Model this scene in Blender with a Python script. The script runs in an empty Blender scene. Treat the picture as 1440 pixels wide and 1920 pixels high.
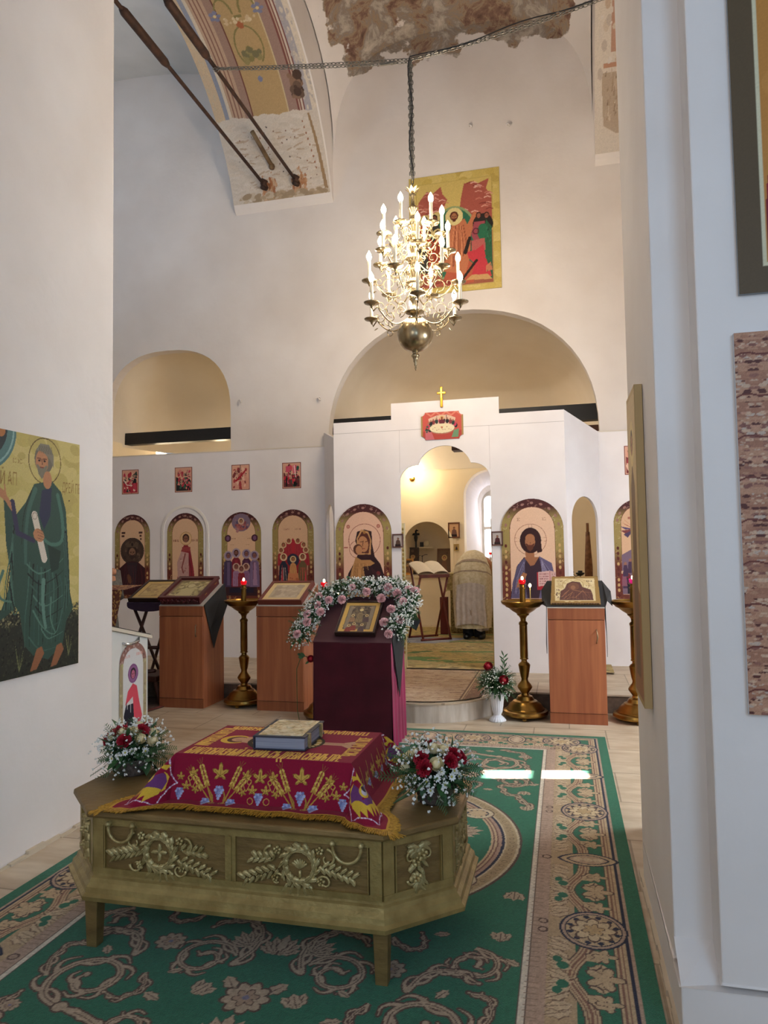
import bpy, bmesh, math, random
import numpy as np
from mathutils import Vector, Matrix
from mathutils.geometry import tessellate_polygon
PI = math.pi
random.seed(7); rng = np.random.default_rng(7)
S = bpy.context.scene
COL = S.collection

# ---------------------------------------------------------------- camera
cam_d = bpy.data.cameras.new('camera'); cam = bpy.data.objects.new('camera', cam_d); COL.objects.link(cam)
cam_d.sensor_fit = 'HORIZONTAL'; cam_d.sensor_width = 36.0; cam_d.lens = 1353.0/1440*36; cam_d.clip_start = .05
cam.matrix_world = Matrix(((0.97015516, 0.02789355, 0.24087533, 0), (0.24195202, -0.04552784, -0.9692195, 0),
                           (-0.01606844, 0.99857357, -0.05091797, 1.6), (0, 0, 0, 1)))
S.camera = cam
# ---------------------------------------------------------------- exposure, world
S.view_settings.view_transform = 'Standard'; S.view_settings.look = 'None'
S.view_settings.gamma = 1.0; S.view_settings.use_curve_mapping = False
S.view_settings.exposure = 1.22
W = bpy.data.worlds.new('daylight'); S.world = W; W.use_nodes = True
W.node_tree.nodes['Background'].inputs[0].default_value = (.66, .80, 1, 1)
W.node_tree.nodes['Background'].inputs[1].default_value = 0.22
# ---------------------------------------------------------------- sun, daylight through openings, altar and niche lights, added fills
def lamp(name, kind, loc, energy, color=(1, 1, 1), size=.1, sy=None, rot=None, aim=None, **k):
    d = bpy.data.lights.new(name, kind); d.energy = energy; d.color = color
    if kind == 'AREA':
        d.shape = 'RECTANGLE'; d.size = size; d.size_y = sy or size
    elif kind == 'POINT': d.shadow_soft_size = size
    o = bpy.data.objects.new(name, d); COL.objects.link(o); o.location = loc
    if aim is not None:
        o.rotation_euler = (Vector(aim)-Vector(loc)).to_track_quat('-Z', 'Y').to_euler()
    for a, b in k.items(): setattr(d, a, b)
    return o
SUN_DIR = Vector((-1, -.178, -.71))
sun = lamp('sun', 'SUN', (6, 7, 8), 40, (1, .97, .92)); sun.rotation_euler = SUN_DIR.to_track_quat('-Z', 'Y').to_euler(); sun.data.angle = .009
lamp('south_window_daylight', 'AREA', (3.05, 5.75, 2.5), 82, (.80, .90, 1), 1.1, 1.5, aim=(-.3, 5.3, 0))
lamp('north_aisle_cool_fill', 'AREA', (-6.6, 5.6, 5.6), 15, (.50, .72, 1), 1.2, 1.6, aim=(-5.5, 8.0, 9))  # cool light added inside the aisle, aimed up to turn the vault bluish
lamp('west_window_daylight', 'AREA', (1.9, -2.0, 2.8), 25, (.42, .68, 1), 1.6, 2.0, aim=(.7, 2.5, 2.0))
lamp('west_door_daylight', 'AREA', (-2.0, -2.4, 3.4), 17, (1.0, .96, .92), 2.0, 2.2, aim=(-1.6, 6.5, 2.2))
lamp('altar_lamp_light', 'POINT', (-2.55, 12.75, 2.98), 7, (1, .80, .52), .08)
lamp('altar_warm_fill', 'AREA', (-1.2, 11.3, 4.3), 12, (1, .90, .76), 1.2, 1.2, aim=(-1.3, 11.3, 0))  # added fill for overall altar warmth, no fixture hangs here
lamp('altar_window_daylight', 'AREA', (-1.3, 14.02, 2.25), 2.2, (.72, .78, 1), .5, 1.2, aim=(-1.5, 10, 1.8))
lamp('vault_niche_light', 'POINT', (-5.0, 9.95, 3.1), 3.0, (1, .8, .5), .1)

# ---------------------------------------------------------------- helpers
def lin(h):
    if isinstance(h, str):
        h = h.lstrip('#'); c = [int(h[i:i+2], 16)/255 for i in (0, 2, 4)]
    else: c = list(h)
    return tuple(x/12.92 if x <= .04045 else ((x+.055)/1.055)**2.4 for x in c)
MATS = {}
def pm(name, base='#888888', rough=.6, metal=0, col2=None, scale=8, detail=4, bump=0, bscale=40, attr=False, emit=0, stretch=(1, 1, 1),
       lo=.35, hi=.65, sheen=0, spec=.5, trans=0):
    if name in MATS: return MATS[name]
    m = bpy.data.materials.new(name); MATS[name] = m; m.use_nodes = True
    nt = m.node_tree; N = nt.nodes; L = nt.links; b = N['Principled BSDF']
    b.inputs['Roughness'].default_value = rough; b.inputs['Metallic'].default_value = metal
    b.inputs['Specular IOR Level'].default_value = spec
    if sheen: b.inputs['Sheen Weight'].default_value = sheen
    if trans: b.inputs['Transmission Weight'].default_value = trans
    c = lin(base)+(1,); b.inputs['Base Color'].default_value = c
    tc = N.new('ShaderNodeTexCoord'); mp = N.new('ShaderNodeMapping'); mp.inputs['Scale'].default_value = stretch
    L.new(tc.outputs['Object'], mp.inputs['Vector'])
    src = None
    if attr:
        a = N.new('ShaderNodeAttribute'); a.attribute_name = 'paint'; src = a.outputs['Color']
        L.new(src, b.inputs['Base Color'])
    elif col2:
        n = N.new('ShaderNodeTexNoise'); n.inputs['Scale'].default_value = scale; n.inputs['Detail'].default_value = detail
        L.new(mp.outputs[0], n.inputs['Vector'])
        r = N.new('ShaderNodeMapRange'); r.inputs['From Min'].default_value = lo; r.inputs['From Max'].default_value = hi
        L.new(n.outputs['Fac'], r.inputs['Value'])
        mx = N.new('ShaderNodeMix'); mx.data_type = 'RGBA'; mx.inputs[6].default_value = c; mx.inputs[7].default_value = lin(col2)+(1,)
        L.new(r.outputs[0], mx.inputs[0]); L.new(mx.outputs[2], b.inputs['Base Color'])
    if emit:
        b.inputs['Emission Color'].default_value = c; b.inputs['Emission Strength'].default_value = emit
    if bump:
        n = N.new('ShaderNodeTexNoise'); n.inputs['Scale'].default_value = bscale; n.inputs['Detail'].default_value = 3
        L.new(mp.outputs[0], n.inputs['Vector'])
        bp = N.new('ShaderNodeBump'); bp.inputs['Strength'].default_value = bump; bp.inputs['Distance'].default_value = .01
        L.new(n.outputs['Fac'], bp.inputs['Height']); L.new(bp.outputs[0], b.inputs['Normal'])
    return m
PAINT = pm('painted_surface', attr=True, rough=.55, spec=.3)
PAINTG = pm('painted_gloss', attr=True, rough=.3, spec=.5)
CARPETM = pm('woven_pile', attr=True, rough=.95, spec=.1, bump=.5, bscale=260, sheen=.15)
CLOTHM = pm('embroidered_velvet', attr=True, rough=.8, spec=.2, bump=.25, bscale=400, sheen=.04)

def tag(o, label=None, cat=None, group=None, kind=None):
    for k, v in (('label', label), ('category', cat), ('group', group), ('kind', kind)):
        if v: o[k] = v
    return o
def thing(name, label, cat, loc=(0, 0, 0), rz=0, group=None):
    o = bpy.data.objects.new(name, None); COL.objects.link(o); o.empty_display_size = .1
    o.location = loc; o.rotation_euler = (0, 0, rz)
    return tag(o, label, cat, group)

class MB:
    def __init__(s): s.v = []; s.f = []; s.sm = []
    def add(s, vs, fs, smooth=False, M=None):
        n = len(s.v)
        s.v += [tuple(M @ Vector(v)) for v in vs] if M is not None else [tuple(v) for v in vs]
        s.f += [tuple(i+n for i in f) for f in fs]; s.sm += [smooth]*len(fs)
        return s
    def box(s, c, d, M=None, rz=0):
        x, y, z = d[0]/2, d[1]/2, d[2]/2
        vs = [(i*x, j*y, k*z) for k in (-1, 1) for j in (-1, 1) for i in (-1, 1)]
        R = Matrix.Translation(c) @ Matrix.Rotation(rz, 4, 'Z')
        if M is not None: R = M @ R
        return s.add(vs, [(0, 2, 3, 1), (4, 5, 7, 6), (0, 1, 5, 4), (2, 6, 7, 3), (0, 4, 6, 2), (1, 3, 7, 5)], M=R)
    def b2(s, x0, x1, y0, y1, z0, z1, M=None):
        return s.box(((x0+x1)/2, (y0+y1)/2, (z0+z1)/2), (x1-x0, y1-y0, z1-z0), M=M)
    def tube(s, pts, r, n=8, M=None, cap=True, closed=False):
        P = [Vector(p) for p in pts]; k = len(P)
        rs = r if isinstance(r, (list, tuple)) else [r]*k
        vs = []; up = None
        for i in range(k):
            if closed: t = P[(i+1) % k]-P[i-1]
            else: t = P[min(i+1, k-1)]-P[max(i-1, 0)]
            if t.length < 1e-9: t = Vector((0, 0, 1))
            t.normalize()
            if up is None: up = Vector((0, 0, 1)) if abs(t.z) < .9 else Vector((1, 0, 0))
            a = t.cross(up)
            if a.length < 1e-6: a = t.orthogonal()
            a.normalize(); b = t.cross(a); up = -b if False else a.cross(t)
            for j in range(n):
                w = 2*PI*j/n; vs.append(P[i]+(a*math.cos(w)+b*math.sin(w))*rs[i])
        fs = []
        for i in range(k if closed else k-1):
            for j in range(n):
                i2 = (i+1) % k
                fs.append((i*n+j, i*n+(j+1) % n, i2*n+(j+1) % n, i2*n+j))
        if cap and not closed: fs += [tuple(range(n-1, -1, -1)), tuple((k-1)*n+j for j in range(n))]
        return s.add(vs, fs, True, M)
    def lathe(s, prof, n=24, M=None, c=(0, 0, 0), flute=0, fn=0):
        vs = []; fs = []
        for r, z in prof:
            for j in range(n):
                w = 2*PI*j/n; q = r*(1+flute*math.cos(fn*w)) if flute else r
                vs.append((c[0]+q*math.cos(w), c[1]+q*math.sin(w), c[2]+z))
        for i in range(len(prof)-1):
            for j in range(n):
                fs.append((i*n+j, i*n+(j+1) % n, (i+1)*n+(j+1) % n, (i+1)*n+j))
        if prof[0][0] > 1e-4: fs.append(tuple(range(n-1, -1, -1)))
        if prof[-1][0] > 1e-4: fs.append(tuple((len(prof)-1)*n+j for j in range(n)))
        return s.add(vs, fs, True, M)
    def prism(s, outer, fn, d, holes=(), M=None, smooth=False):
        """outer 2d loop -> 3d by fn(a,b), extruded by vector d"""
        loops = [list(outer)]+[list(h) for h in holes]
        tri = tessellate_polygon([[Vector((a, b, 0)) for a, b in l] for l in loops])
        flat = [p for l in loops for p in l]; n = len(flat); d = Vector(d)
        P = [Vector(fn(a, b)) for a, b in flat]
        vs = P+[p+d for p in P]
        fs = [tuple(t) for t in tri]+[tuple(n+i for i in reversed(t)) for t in tri]
        o = 0
        for l in loops:
            k = len(l)
            for i in range(k): fs.append((o+i, o+(i+1) % k, n+o+(i+1) % k, n+o+i))
            o += k
        return s.add(vs, fs, smooth, M)
    def grid(s, fn, nu, nv, smooth=True, M=None):
        vs = [fn(i/nu, j/nv) for j in range(nv+1) for i in range(nu+1)]
        fs = [(j*(nu+1)+i, j*(nu+1)+i+1, (j+1)*(nu+1)+i+1, (j+1)*(nu+1)+i) for j in range(nv) for i in range(nu)]
        return s.add(vs, fs, smooth, M)
    def ball(s, c, r, n=8, M=None):
        rr = r if isinstance(r, (tuple, list)) else (r, r, r)
        h = max(3, n//2)
        vs = [(c[0], c[1], c[2]-rr[2])]
        for i in range(1, h):
            t = PI*i/h
            for j in range(n):
                w = 2*PI*j/n
                vs.append((c[0]+rr[0]*math.sin(t)*math.cos(w), c[1]+rr[1]*math.sin(t)*math.sin(w), c[2]-rr[2]*math.cos(t)))
        vs.append((c[0], c[1], c[2]+rr[2])); e = len(vs)-1
        fs = [(0, 1+(j+1) % n, 1+j) for j in range(n)]
        for i in range(h-2):
            for j in range(n):
                a = 1+i*n; fs.append((a+j, a+(j+1) % n, a+n+(j+1) % n, a+n+j))
        a = 1+(h-2)*n; fs += [(a+j, a+(j+1) % n, e) for j in range(n)]
        return s.add(vs, fs, True, M)
    def leaf(s, p, d, up, L, w, bend=0, n=4):
        """leaf blade from p along d, width w, with a midrib fold"""
        d = Vector(d).normalized(); up = Vector(up); sd = d.cross(up)
        if sd.length < 1e-5: sd = d.orthogonal()
        sd.normalize(); up = sd.cross(d); p = Vector(p); vs = []
        for i in range(n+1):
            t = i/n; q = p+d*L*t+up*bend*L*t*t; ww = w*math.sin(PI*min(1, t*.92+.06))**.8
            vs += [q-sd*ww/2+up*ww*.15, q-up*ww*.08, q+sd*ww/2+up*ww*.15]
        fs = []
        for i in range(n):
            for k in (0, 1): fs.append((i*3+k, i*3+k+1, i*3+k+4, i*3+k+3))
        return s.add(vs, fs, True)
    def build(s, name, m, parent=None, loc=None, bevel=0, kind=None, label=None):
        me = bpy.data.meshes.new(name); me.from_pydata(s.v, [], s.f); me.polygons.foreach_set('use_smooth', s.sm); me.update()
        if m: me.materials.append(m)
        o = bpy.data.objects.new(name, me); COL.objects.link(o)
        if parent: o.parent = parent
        if loc: o.location = loc
        if bevel:
            b = o.modifiers.new('bevel', 'BEVEL'); b.width = bevel; b.segments = 2; b.limit_method = 'ANGLE'; b.angle_limit = .6
        if kind: o['kind'] = kind
        if label: o['label'] = label
        return o
def frame(o, x, z):
    """matrix with origin o, local x along x, local z along z"""
    x = Vector(x).normalized(); z = Vector(z).normalized(); y = z.cross(x).normalized(); x = y.cross(z)
    M = Matrix(((x.x, y.x, z.x, o[0]), (x.y, y.y, z.y, o[1]), (x.z, y.z, z.z, o[2]), (0, 0, 0, 1))); return M
XZ = lambda y: (lambda a, b: (a, y, b))
def arch(x0, x1, y0, y1, n=20, rise=None, sup=2.0):
    """arched outline: flat bottom y0, straight sides, rounded top reaching y1"""
    r = (x1-x0)/2; ry = rise if rise else r; c = (x0+x1)/2
    P = [(x0, y0), (x1, y0)]
    for i in range(n+1):
        w = PI*i/n; cc, ss = math.cos(w), math.sin(w)
        P.append((c+r*math.copysign(abs(cc)**(2/sup), cc), y1-ry+ry*abs(ss)**(2/sup)))
    return P

# ---------------------------------------------------------------- painter: colours laid on the points of a fine grid
_TX = {}
def text_tris(s):
    if s in _TX: return _TX[s]
    cu = bpy.data.curves.new('t', 'FONT'); cu.body = s; cu.size = 1; cu.resolution_u = 4
    o = bpy.data.objects.new('t', cu); COL.objects.link(o)
    dg = bpy.context.evaluated_depsgraph_get(); dg.update(); me = o.evaluated_get(dg).to_mesh()
    me.calc_loop_triangles(); v = [tuple(x.co[:2]) for x in me.vertices]
    T = [[v[i] for i in t.vertices] for t in me.loop_triangles]
    o.evaluated_get(dg).to_mesh_clear(); bpy.data.objects.remove(o); bpy.data.curves.remove(cu)
    _TX[s] = T; return T
class Cv:
    def __init__(s, w, h, res, bg):
        s.w, s.h = w, h; s.nx = int(w/res)+1; s.ny = int(h/res)+1
        s.X = np.linspace(0, w, s.nx); s.Y = np.linspace(0, h, s.ny); s.a = np.empty((s.ny, s.nx, 3), np.float32); s.a[:] = lin(bg)
        s.mask = None
    def sub(s, x0, x1, y0, y1):
        i0, i1 = np.searchsorted(s.X, (x0, x1)); j0, j1 = np.searchsorted(s.Y, (y0, y1))
        return slice(j0, j1+1), slice(i0, i1+1), s.X[None, i0:i1+1], s.Y[j0:j1+1, None]
    def inside(s, P, x, y):
        m = np.zeros(np.broadcast(x, y).shape, bool); n = len(P)
        for i in range(n):
            (xa, ya), (xb, yb) = P[i], P[(i+1) % n]
            if ya == yb: continue
            m ^= ((ya > y) != (yb > y)) & (x < (xb-xa)*(y-ya)/(yb-ya)+xa)
        return m
    def put(s, js, is_, m, c):
        if m.size: s.a[js, is_][m] = lin(c)
    def poly(s, P, c):
        xs = [p[0] for p in P]; ys = [p[1] for p in P]; j, i, x, y = s.sub(min(xs), max(xs), min(ys), max(ys))
        s.put(j, i, s.inside(P, x, y), c); return s
    def rect(s, x0, y0, x1, y1, c):
        j, i, x, y = s.sub(x0, x1, y0, y1); s.put(j, i, (x >= x0) & (x <= x1) & (y >= y0) & (y <= y1), c); return s
    def ell(s, cx, cy, rx, ry, c, rot=0):
        R = max(rx, ry); j, i, x, y = s.sub(cx-R, cx+R, cy-R, cy+R); ca, sa = math.cos(rot), math.sin(rot)
        u = (x-cx)*ca+(y-cy)*sa; v = -(x-cx)*sa+(y-cy)*ca
        s.put(j, i, (u/rx)**2+(v/ry)**2 <= 1, c); return s
    def ring(s, cx, cy, r, w, c, ry=None):
        ry = ry or r; R = max(r, ry)+w; j, i, x, y = s.sub(cx-R, cx+R, cy-R, cy+R)
        q = np.sqrt(((x-cx)/r)**2+((y-cy)/ry)**2); s.put(j, i, np.abs(q-1)*min(r, ry) <= w/2, c); return s
    def line(s, P, w, c, w2=None):
        w2 = w if w2 is None else w2; n = len(P)-1
        for k in range(n):
            (xa, ya), (xb, yb) = P[k], P[k+1]; wa = w+(w2-w)*k/n; wb = w+(w2-w)*(k+1)/n; m = max(wa, wb)
            j, i, x, y = s.sub(min(xa, xb)-m, max(xa, xb)+m, min(ya, yb)-m, max(ya, yb)+m)
            dx, dy = xb-xa, yb-ya; L = dx*dx+dy*dy+1e-12; t = np.clip(((x-xa)*dx+(y-ya)*dy)/L, 0, 1)
            s.put(j, i, np.hypot(x-xa-t*dx, y-ya-t*dy) <= (wa+(wb-wa)*t)/2, c)
        return s
    def text(s, t, x, y, h, c, sx=1, shear=0, center=False, rot=0, bold=0):
        T = text_tris(t); W_ = max([p[0] for tr in T for p in tr], default=0)*h*sx; ca, sa = math.cos(rot), math.sin(rot)
        ox = -W_/2 if center else 0
        for d in ((0,) if not bold else (-bold, 0, bold)):
            for tr in T:
                P = []
                for px, py in tr:
                    u = ox+px*h*sx+shear*py*h+d; v = py*h; P.append((x+u*ca-v*sa, y+u*sa+v*ca))
                s.poly(P, c)
        return s
    def jitter(s, amt=.06, cell=1):
        n = rng.normal(0, amt, (s.ny//cell+1, s.nx//cell+1)).repeat(cell, 0).repeat(cell, 1)[:s.ny, :s.nx, None]
        s.a *= np.clip(1+n, .4, 1.6); return s
    def blot(s, n, r, cols, box=None, asp=1):
        x0, y0, x1, y1 = box or (0, 0, s.w, s.h)
        for _ in range(n):
            q = r*random.uniform(.4, 1.3); s.ell(random.uniform(x0, x1), random.uniform(y0, y1), q*asp, q, random.choice(cols), random.uniform(-.4, .4) if asp != 1 else random.uniform(0, 3))
        return s
def vgrid(name, cv, pos, m, parent=None, mask=None, thick=0):
    """mesh of the painter's grid; pos(X,Y)->x,y,z arrays"""
    Xg, Yg = np.meshgrid(cv.X, cv.Y); x, y, z = pos(Xg, Yg)
    co = np.stack([x, y, z], -1).reshape(-1, 3).astype(np.float32)
    idx = np.arange(cv.nx*cv.ny).reshape(cv.ny, cv.nx)
    q = np.stack([idx[:-1, :-1], idx[:-1, 1:], idx[1:, 1:], idx[1:, :-1]], -1).reshape(-1, 4)
    if mask is not None:
        mx = (Xg[:-1, :-1]+Xg[1:, 1:])/2; my = (Yg[:-1, :-1]+Yg[1:, 1:])/2; q = q[cv.inside(mask, mx, my).reshape(-1)]
    me = bpy.data.meshes.new(name); me.vertices.add(len(co)); me.vertices.foreach_set('co', co.ravel())
    nf = len(q); me.loops.add(nf*4); me.loops.foreach_set('vertex_index', q.ravel().astype(np.int32)); me.polygons.add(nf)
    me.polygons.foreach_set('loop_start', np.arange(0, nf*4, 4, dtype=np.int32))
    me.polygons.foreach_set('use_smooth', np.ones(nf, bool))
    at = me.color_attributes.new('paint', 'FLOAT_COLOR', 'POINT')
    rgba = np.ones((len(co), 4), np.float32); rgba[:, :3] = cv.a.reshape(-1, 3); at.data.foreach_set('color', rgba.ravel())
    me.update(calc_edges=True); me.materials.append(m)
    o = bpy.data.objects.new(name, me); COL.objects.link(o)
    if parent: o.parent = parent
    return o
def flat(cv, y=0, ox=None, oz=0):
    """upright picture facing -Y, centred on x"""
    ox = -cv.w/2 if ox is None else ox
    return lambda X, Y: (X+ox, np.full_like(X, y), Y+oz)
def painting(name, label, cat, cv, M, thick=.02, board='#6b4a34', out=None, group=None, m=PAINT, frame_w=0, frame_c='#4a2a1c', extra=0):
    """a panel: painting + board (+ frame). M places local x right, z up, facing -y"""
    t = thing(name, label, cat, group=group); t.matrix_world = M
    vgrid('painting', cv, flat(cv), m, t, mask=out)
    o = out or [(0, 0), (cv.w, 0), (cv.w, cv.h), (0, cv.h)]
    MB().prism([(a-cv.w/2, b) for a, b in o], XZ(.0008), (0, thick, 0)).build('board', pm('board_'+board[1:], board, .6), t)
    if frame_w:
        w, h, f = cv.w/2, cv.h, frame_w
        MB().prism([(-w-f, -f), (w+f, -f), (w+f, h+f), (-w-f, h+f)], XZ(-.010), (0, thick+.014, 0),
                   holes=[[(-w, 0), (w, 0), (w, h), (-w, h)]]).build('frame', pm('frame_'+frame_c[1:], frame_c, .35, bump=.1), t, bevel=.003)
    return t
def at(x, y, z, rz=0, tilt=0):
    return Matrix.Translation((x, y, z)) @ Matrix.Rotation(rz, 4, 'Z') @ Matrix.Rotation(tilt, 4, 'X')
# ================================================================ THE SETTING
def plaster(name, base='#ebe4df', col2='#ddd4cd', dmg=None, rough=.85, stain=None, dz=None):
    if name in MATS: return MATS[name]
    m = pm(name, base, rough=rough, col2=col2, scale=1.1, detail=6, lo=.3, hi=.7, bump=.35, bscale=9, spec=.2)
    if dmg is not None:
        nt = m.node_tree; N = nt.nodes; L = nt.links; b = N['Principled BSDF']; old = b.inputs['Base Color'].links[0].from_socket
        geo = N.new('ShaderNodeNewGeometry'); sp = N.new('ShaderNodeSeparateXYZ'); L.new(geo.outputs['Position'], sp.inputs[0])
        n1 = N.new('ShaderNodeTexNoise'); n1.inputs['Scale'].default_value = 1.5; n1.inputs['Detail'].default_value = 5; n1.inputs['Roughness'].default_value = .55
        L.new(geo.outputs['Position'], n1.inputs['Vector'])
        s = N.new('ShaderNodeMath'); s.operation = 'MULTIPLY_ADD'; s.inputs[1].default_value = 1.7; L.new(n1.outputs['Fac'], s.inputs[0]); L.new(sp.outputs['Z'], s.inputs[2])
        r = N.new('ShaderNodeMapRange'); r.inputs['From Min'].default_value = dmg+.85; r.inputs['From Max'].default_value = dmg+.88; L.new(s.outputs[0], r.inputs['Value'])
        n2 = N.new('ShaderNodeTexNoise'); n2.inputs['Scale'].default_value = 3.4; n2.inputs['Detail'].default_value = 9; n2.inputs['Roughness'].default_value = .7; n2.inputs['Distortion'].default_value = .45
        L.new(geo.outputs['Position'], n2.inputs['Vector'])
        cr = N.new('ShaderNodeValToRGB'); e = cr.color_ramp.elements
        e[0].position = .30; e[0].color = lin('#57423a')+(1,); e[1].position = .72; e[1].color = lin('#cfc3b4')+(1,)
        for p_, c_ in ((.42, '#86695a'), (.47, '#a08a72'), (.52, '#8f8379'), (.58, '#b0a496')):
            k = cr.color_ramp.elements.new(p_); k.color = lin(c_)+(1,)
        L.new(n2.outputs['Fac'], cr.inputs[0])
        rx = N.new('ShaderNodeMapRange'); rx.inputs['From Min'].default_value = -3.3; rx.inputs['From Max'].default_value = -3.2; L.new(sp.outputs['X'], rx.inputs['Value'])
        mu = N.new('ShaderNodeMath'); mu.operation = 'MULTIPLY'; L.new(r.outputs[0], mu.inputs[0]); L.new(rx.outputs[0], mu.inputs[1]); r = mu
        mx = N.new('ShaderNodeMix'); mx.data_type = 'RGBA'; L.new(r.outputs[0], mx.inputs[0]); L.new(old, mx.inputs[6]); L.new(cr.outputs[0], mx.inputs[7])
        L.new(mx.outputs[2], b.inputs['Base Color'])
    return m
PL = plaster('wall_plaster'); PLV = plaster('vault_plaster', dmg=8.15); PLS = plaster('arcade_plaster', dmg=6.9)
PLW = plaster('altar_plaster', '#eedfc3', '#e4d2b2')
BLUEPL = plaster('aisle_plaster', '#e2ddd7', '#c9c6c0')

def stone(name, base, col2, bw=.6, bh=.6, mortar='#9a8f80'):
    m = pm(name, base, rough=.45, col2=col2, scale=3.2, detail=8, stretch=(1, 3, 1), lo=.3, hi=.7, spec=.4)
    nt = m.node_tree; N = nt.nodes; L = nt.links; b = N['Principled BSDF']; old = b.inputs['Base Color'].links[0].from_socket
    tc = N.new('ShaderNodeTexCoord'); br = N.new('ShaderNodeTexBrick'); br.offset = 0.5; br.inputs['Scale'].default_value = 1
    br.inputs['Brick Width'].default_value = bw; br.inputs['Row Height'].default_value = bh; br.inputs['Mortar Size'].default_value = .006
    br.inputs['Mortar Smooth'].default_value = .2
    for k, q in ((1, 1.0), (2, .86)): br.inputs[k].default_value = (q, q, q, 1)
    br.inputs[3].default_value = (.55, .53, .5, 1)
    L.new(tc.outputs['Object'], br.inputs['Vector'])
    mx = N.new('ShaderNodeMix'); mx.data_type = 'RGBA'; mx.blend_type = 'MULTIPLY'; mx.inputs[0].default_value = 1
    L.new(old, mx.inputs[6]); L.new(br.outputs[0], mx.inputs[7]); L.new(mx.outputs[2], b.inputs['Base Color'])
    return m
TRAV = stone('travertine_tiles', '#d3c3ab', '#b39c80')
STEP = pm('step_stone', '#cdc4b8', rough=.5, col2='#b3a797', scale=5, detail=8, stretch=(3, 3, .6))
DARKSTEP = pm('step_dark_stone', '#6d5a4a', rough=.5, col2='#57473b', scale=18, detail=6)

# floor
MB().b2(-8, 3.4, -3, 9.6, -.2, 0).build('floor', TRAV, kind='structure')
f = MB().prism([(-8, 7.26), (3.3, 7.26), (3.3, 14.6), (-8, 14.6)], lambda a, b: (a, b, 0), (0, 0, .165)).build('trim_1', DARKSTEP, kind='structure')
MB().prism([(-8, 7.25), (3.3, 7.25), (3.3, 14.6), (-8, 14.6)], lambda a, b: (a, b, .165), (0, 0, .015)).build('trim_2', TRAV, kind='structure')
amb = [(-1.37+.70*math.cos(w), 7.26-.70*math.sin(w)) for w in [PI*i/40 for i in range(41)]]
MB().prism(amb, lambda a, b: (a, b, 0), (0, 0, .165)).build('trim_3', STEP, kind='structure')
MB().prism([(-1.37+(x+1.37)*1.012, 7.26+(y-7.26)*1.012) for x, y in amb], lambda a, b: (a, b, .165), (0, 0, .016)).build('trim_4', TRAV, kind='structure')

# east wall with its two arched openings
hc = arch(-2.99, .455, .18, 4.63, 30, rise=1.62, sup=2.25)
hl = arch(-6.35, -4.40, 2.0, 4.45, 24, rise=.95, sup=2.5)
MB().prism([(-8, 0), (3.3, 0), (3.3, 9.7), (-8, 9.7)], XZ(9.05), (0, .16, 0), holes=[hc, hl]).build('wall_east', PLV, kind='structure')
# little plaster hooks left in the east wall
hk = MB()
for x, z in ((-1.03, 7.02), (-.55, 6.96), (-4.24, 3.67), (-3.11, 3.62)):
    hk.tube([(x, 9.05, z), (x, 9.0, z-.01), (x+.02, 8.985, z-.03), (x+.03, 8.99, z-.055)], .012, 6)
hk.build('trim_5', PL, kind='structure')
# superelliptic shells: apse vault, left niche vault
def shell(name, c, r, m, pe=4, ve=2.3, nu=48, nv=20):
    def fn(u, v):
        a = PI*u; t = PI/2*v; ca, sa = math.cos(a), math.sin(a); k = (abs(ca)**pe+abs(sa)**pe)**(-1/pe)
        h = math.cos(t)**(2/ve); return (c[0]+r[0]*ca*k*h, c[1]+r[1]*sa*k*h, c[2]+r[2]*math.sin(t)**(2/ve))
    return MB().grid(fn, nu, nv).build(name, m, kind='structure')
shell('ceiling_apse', (-1.27, 9.20, 3.05), (1.86, 4.0, 1.78), plaster('apse_plaster', '#e8ddcc', '#ddd0bc'))
shell('ceiling_niche', (-5.38, 9.20, 3.2), (1.05, 1.5, 1.38), MATS['apse_plaster'], pe=2.6)
MB().b2(-6.6, -4.2, 11.7, 11.8, 0, 3.25).b2(-6.55, -6.42, 9.2, 11.8, 0, 3.25).b2(-4.35, -4.25, 9.2, 11.8, 0, 3.25).build('wall_niche', PLW, kind='structure')
# altar room: back wall with an arched cupboard niche and a tall window recess
nich = arch(-2.90, -2.03, 1.10, 2.09, 20); wrec = arch(-1.77, -.80, .75, 3.02, 20)
MB().prism([(-3.4, 0), (.85, 0), (.85, 3.1), (-3.4, 3.1)], XZ(13.2), (0, .35, 0), holes=[nich, wrec]).build('wall_back', PLW, kind='structure')
MB().b2(-3.5, -3.37, 9.5, 13.3, 0, 3.1).build('wall_north_altar', PLW, kind='structure')
MB().b2(.83, .95, 9.5, 13.3, 0, 3.1).build('wall_south_altar', PLW, kind='structure')
nb = MB()
for k, (off, dep) in enumerate(((.11, .02), (.06, .04))):
    o = arch(-2.90-off, -2.03+off, 1.10, 2.09+off, 24); nb.prism(o, XZ(13.2-dep), (0, dep, 0), holes=[arch(-2.90, -2.03, 1.101, 2.09, 24)])
nb.b2(-3.0, -1.93, 13.17, 13.2, 1.06, 1.10)
nb.build('trim_6', PLW, kind='structure')
# niche interior: rounded back
def nfn(u, v):
    a = PI*u; x = -2.465-.44*math.cos(a); d = .42*math.sin(a)**.6
    z = 1.10+(.56+.43*math.sin(a)**.8*1)*v
    return (x, 13.5+d, 1.10+.56*v) if v < 1 else (x, 13.5+d, 1.66)
MB().grid(lambda u, v: (-2.465-.435*math.cos(PI*u)*math.cos(PI/2*max(0, v*2-1)), 13.5+.4*math.sin(PI*u)*math.cos(PI/2*max(0, v*2-1)),
                        1.10+.56*min(1, v*2)+.43*math.sin(PI/2*max(0, v*2-1))), 24, 24).b2(-2.95, -2.0, 13.5, 14.0, 1.0, 1.10).build('wall_niche_back', PLW, kind='structure')
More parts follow.
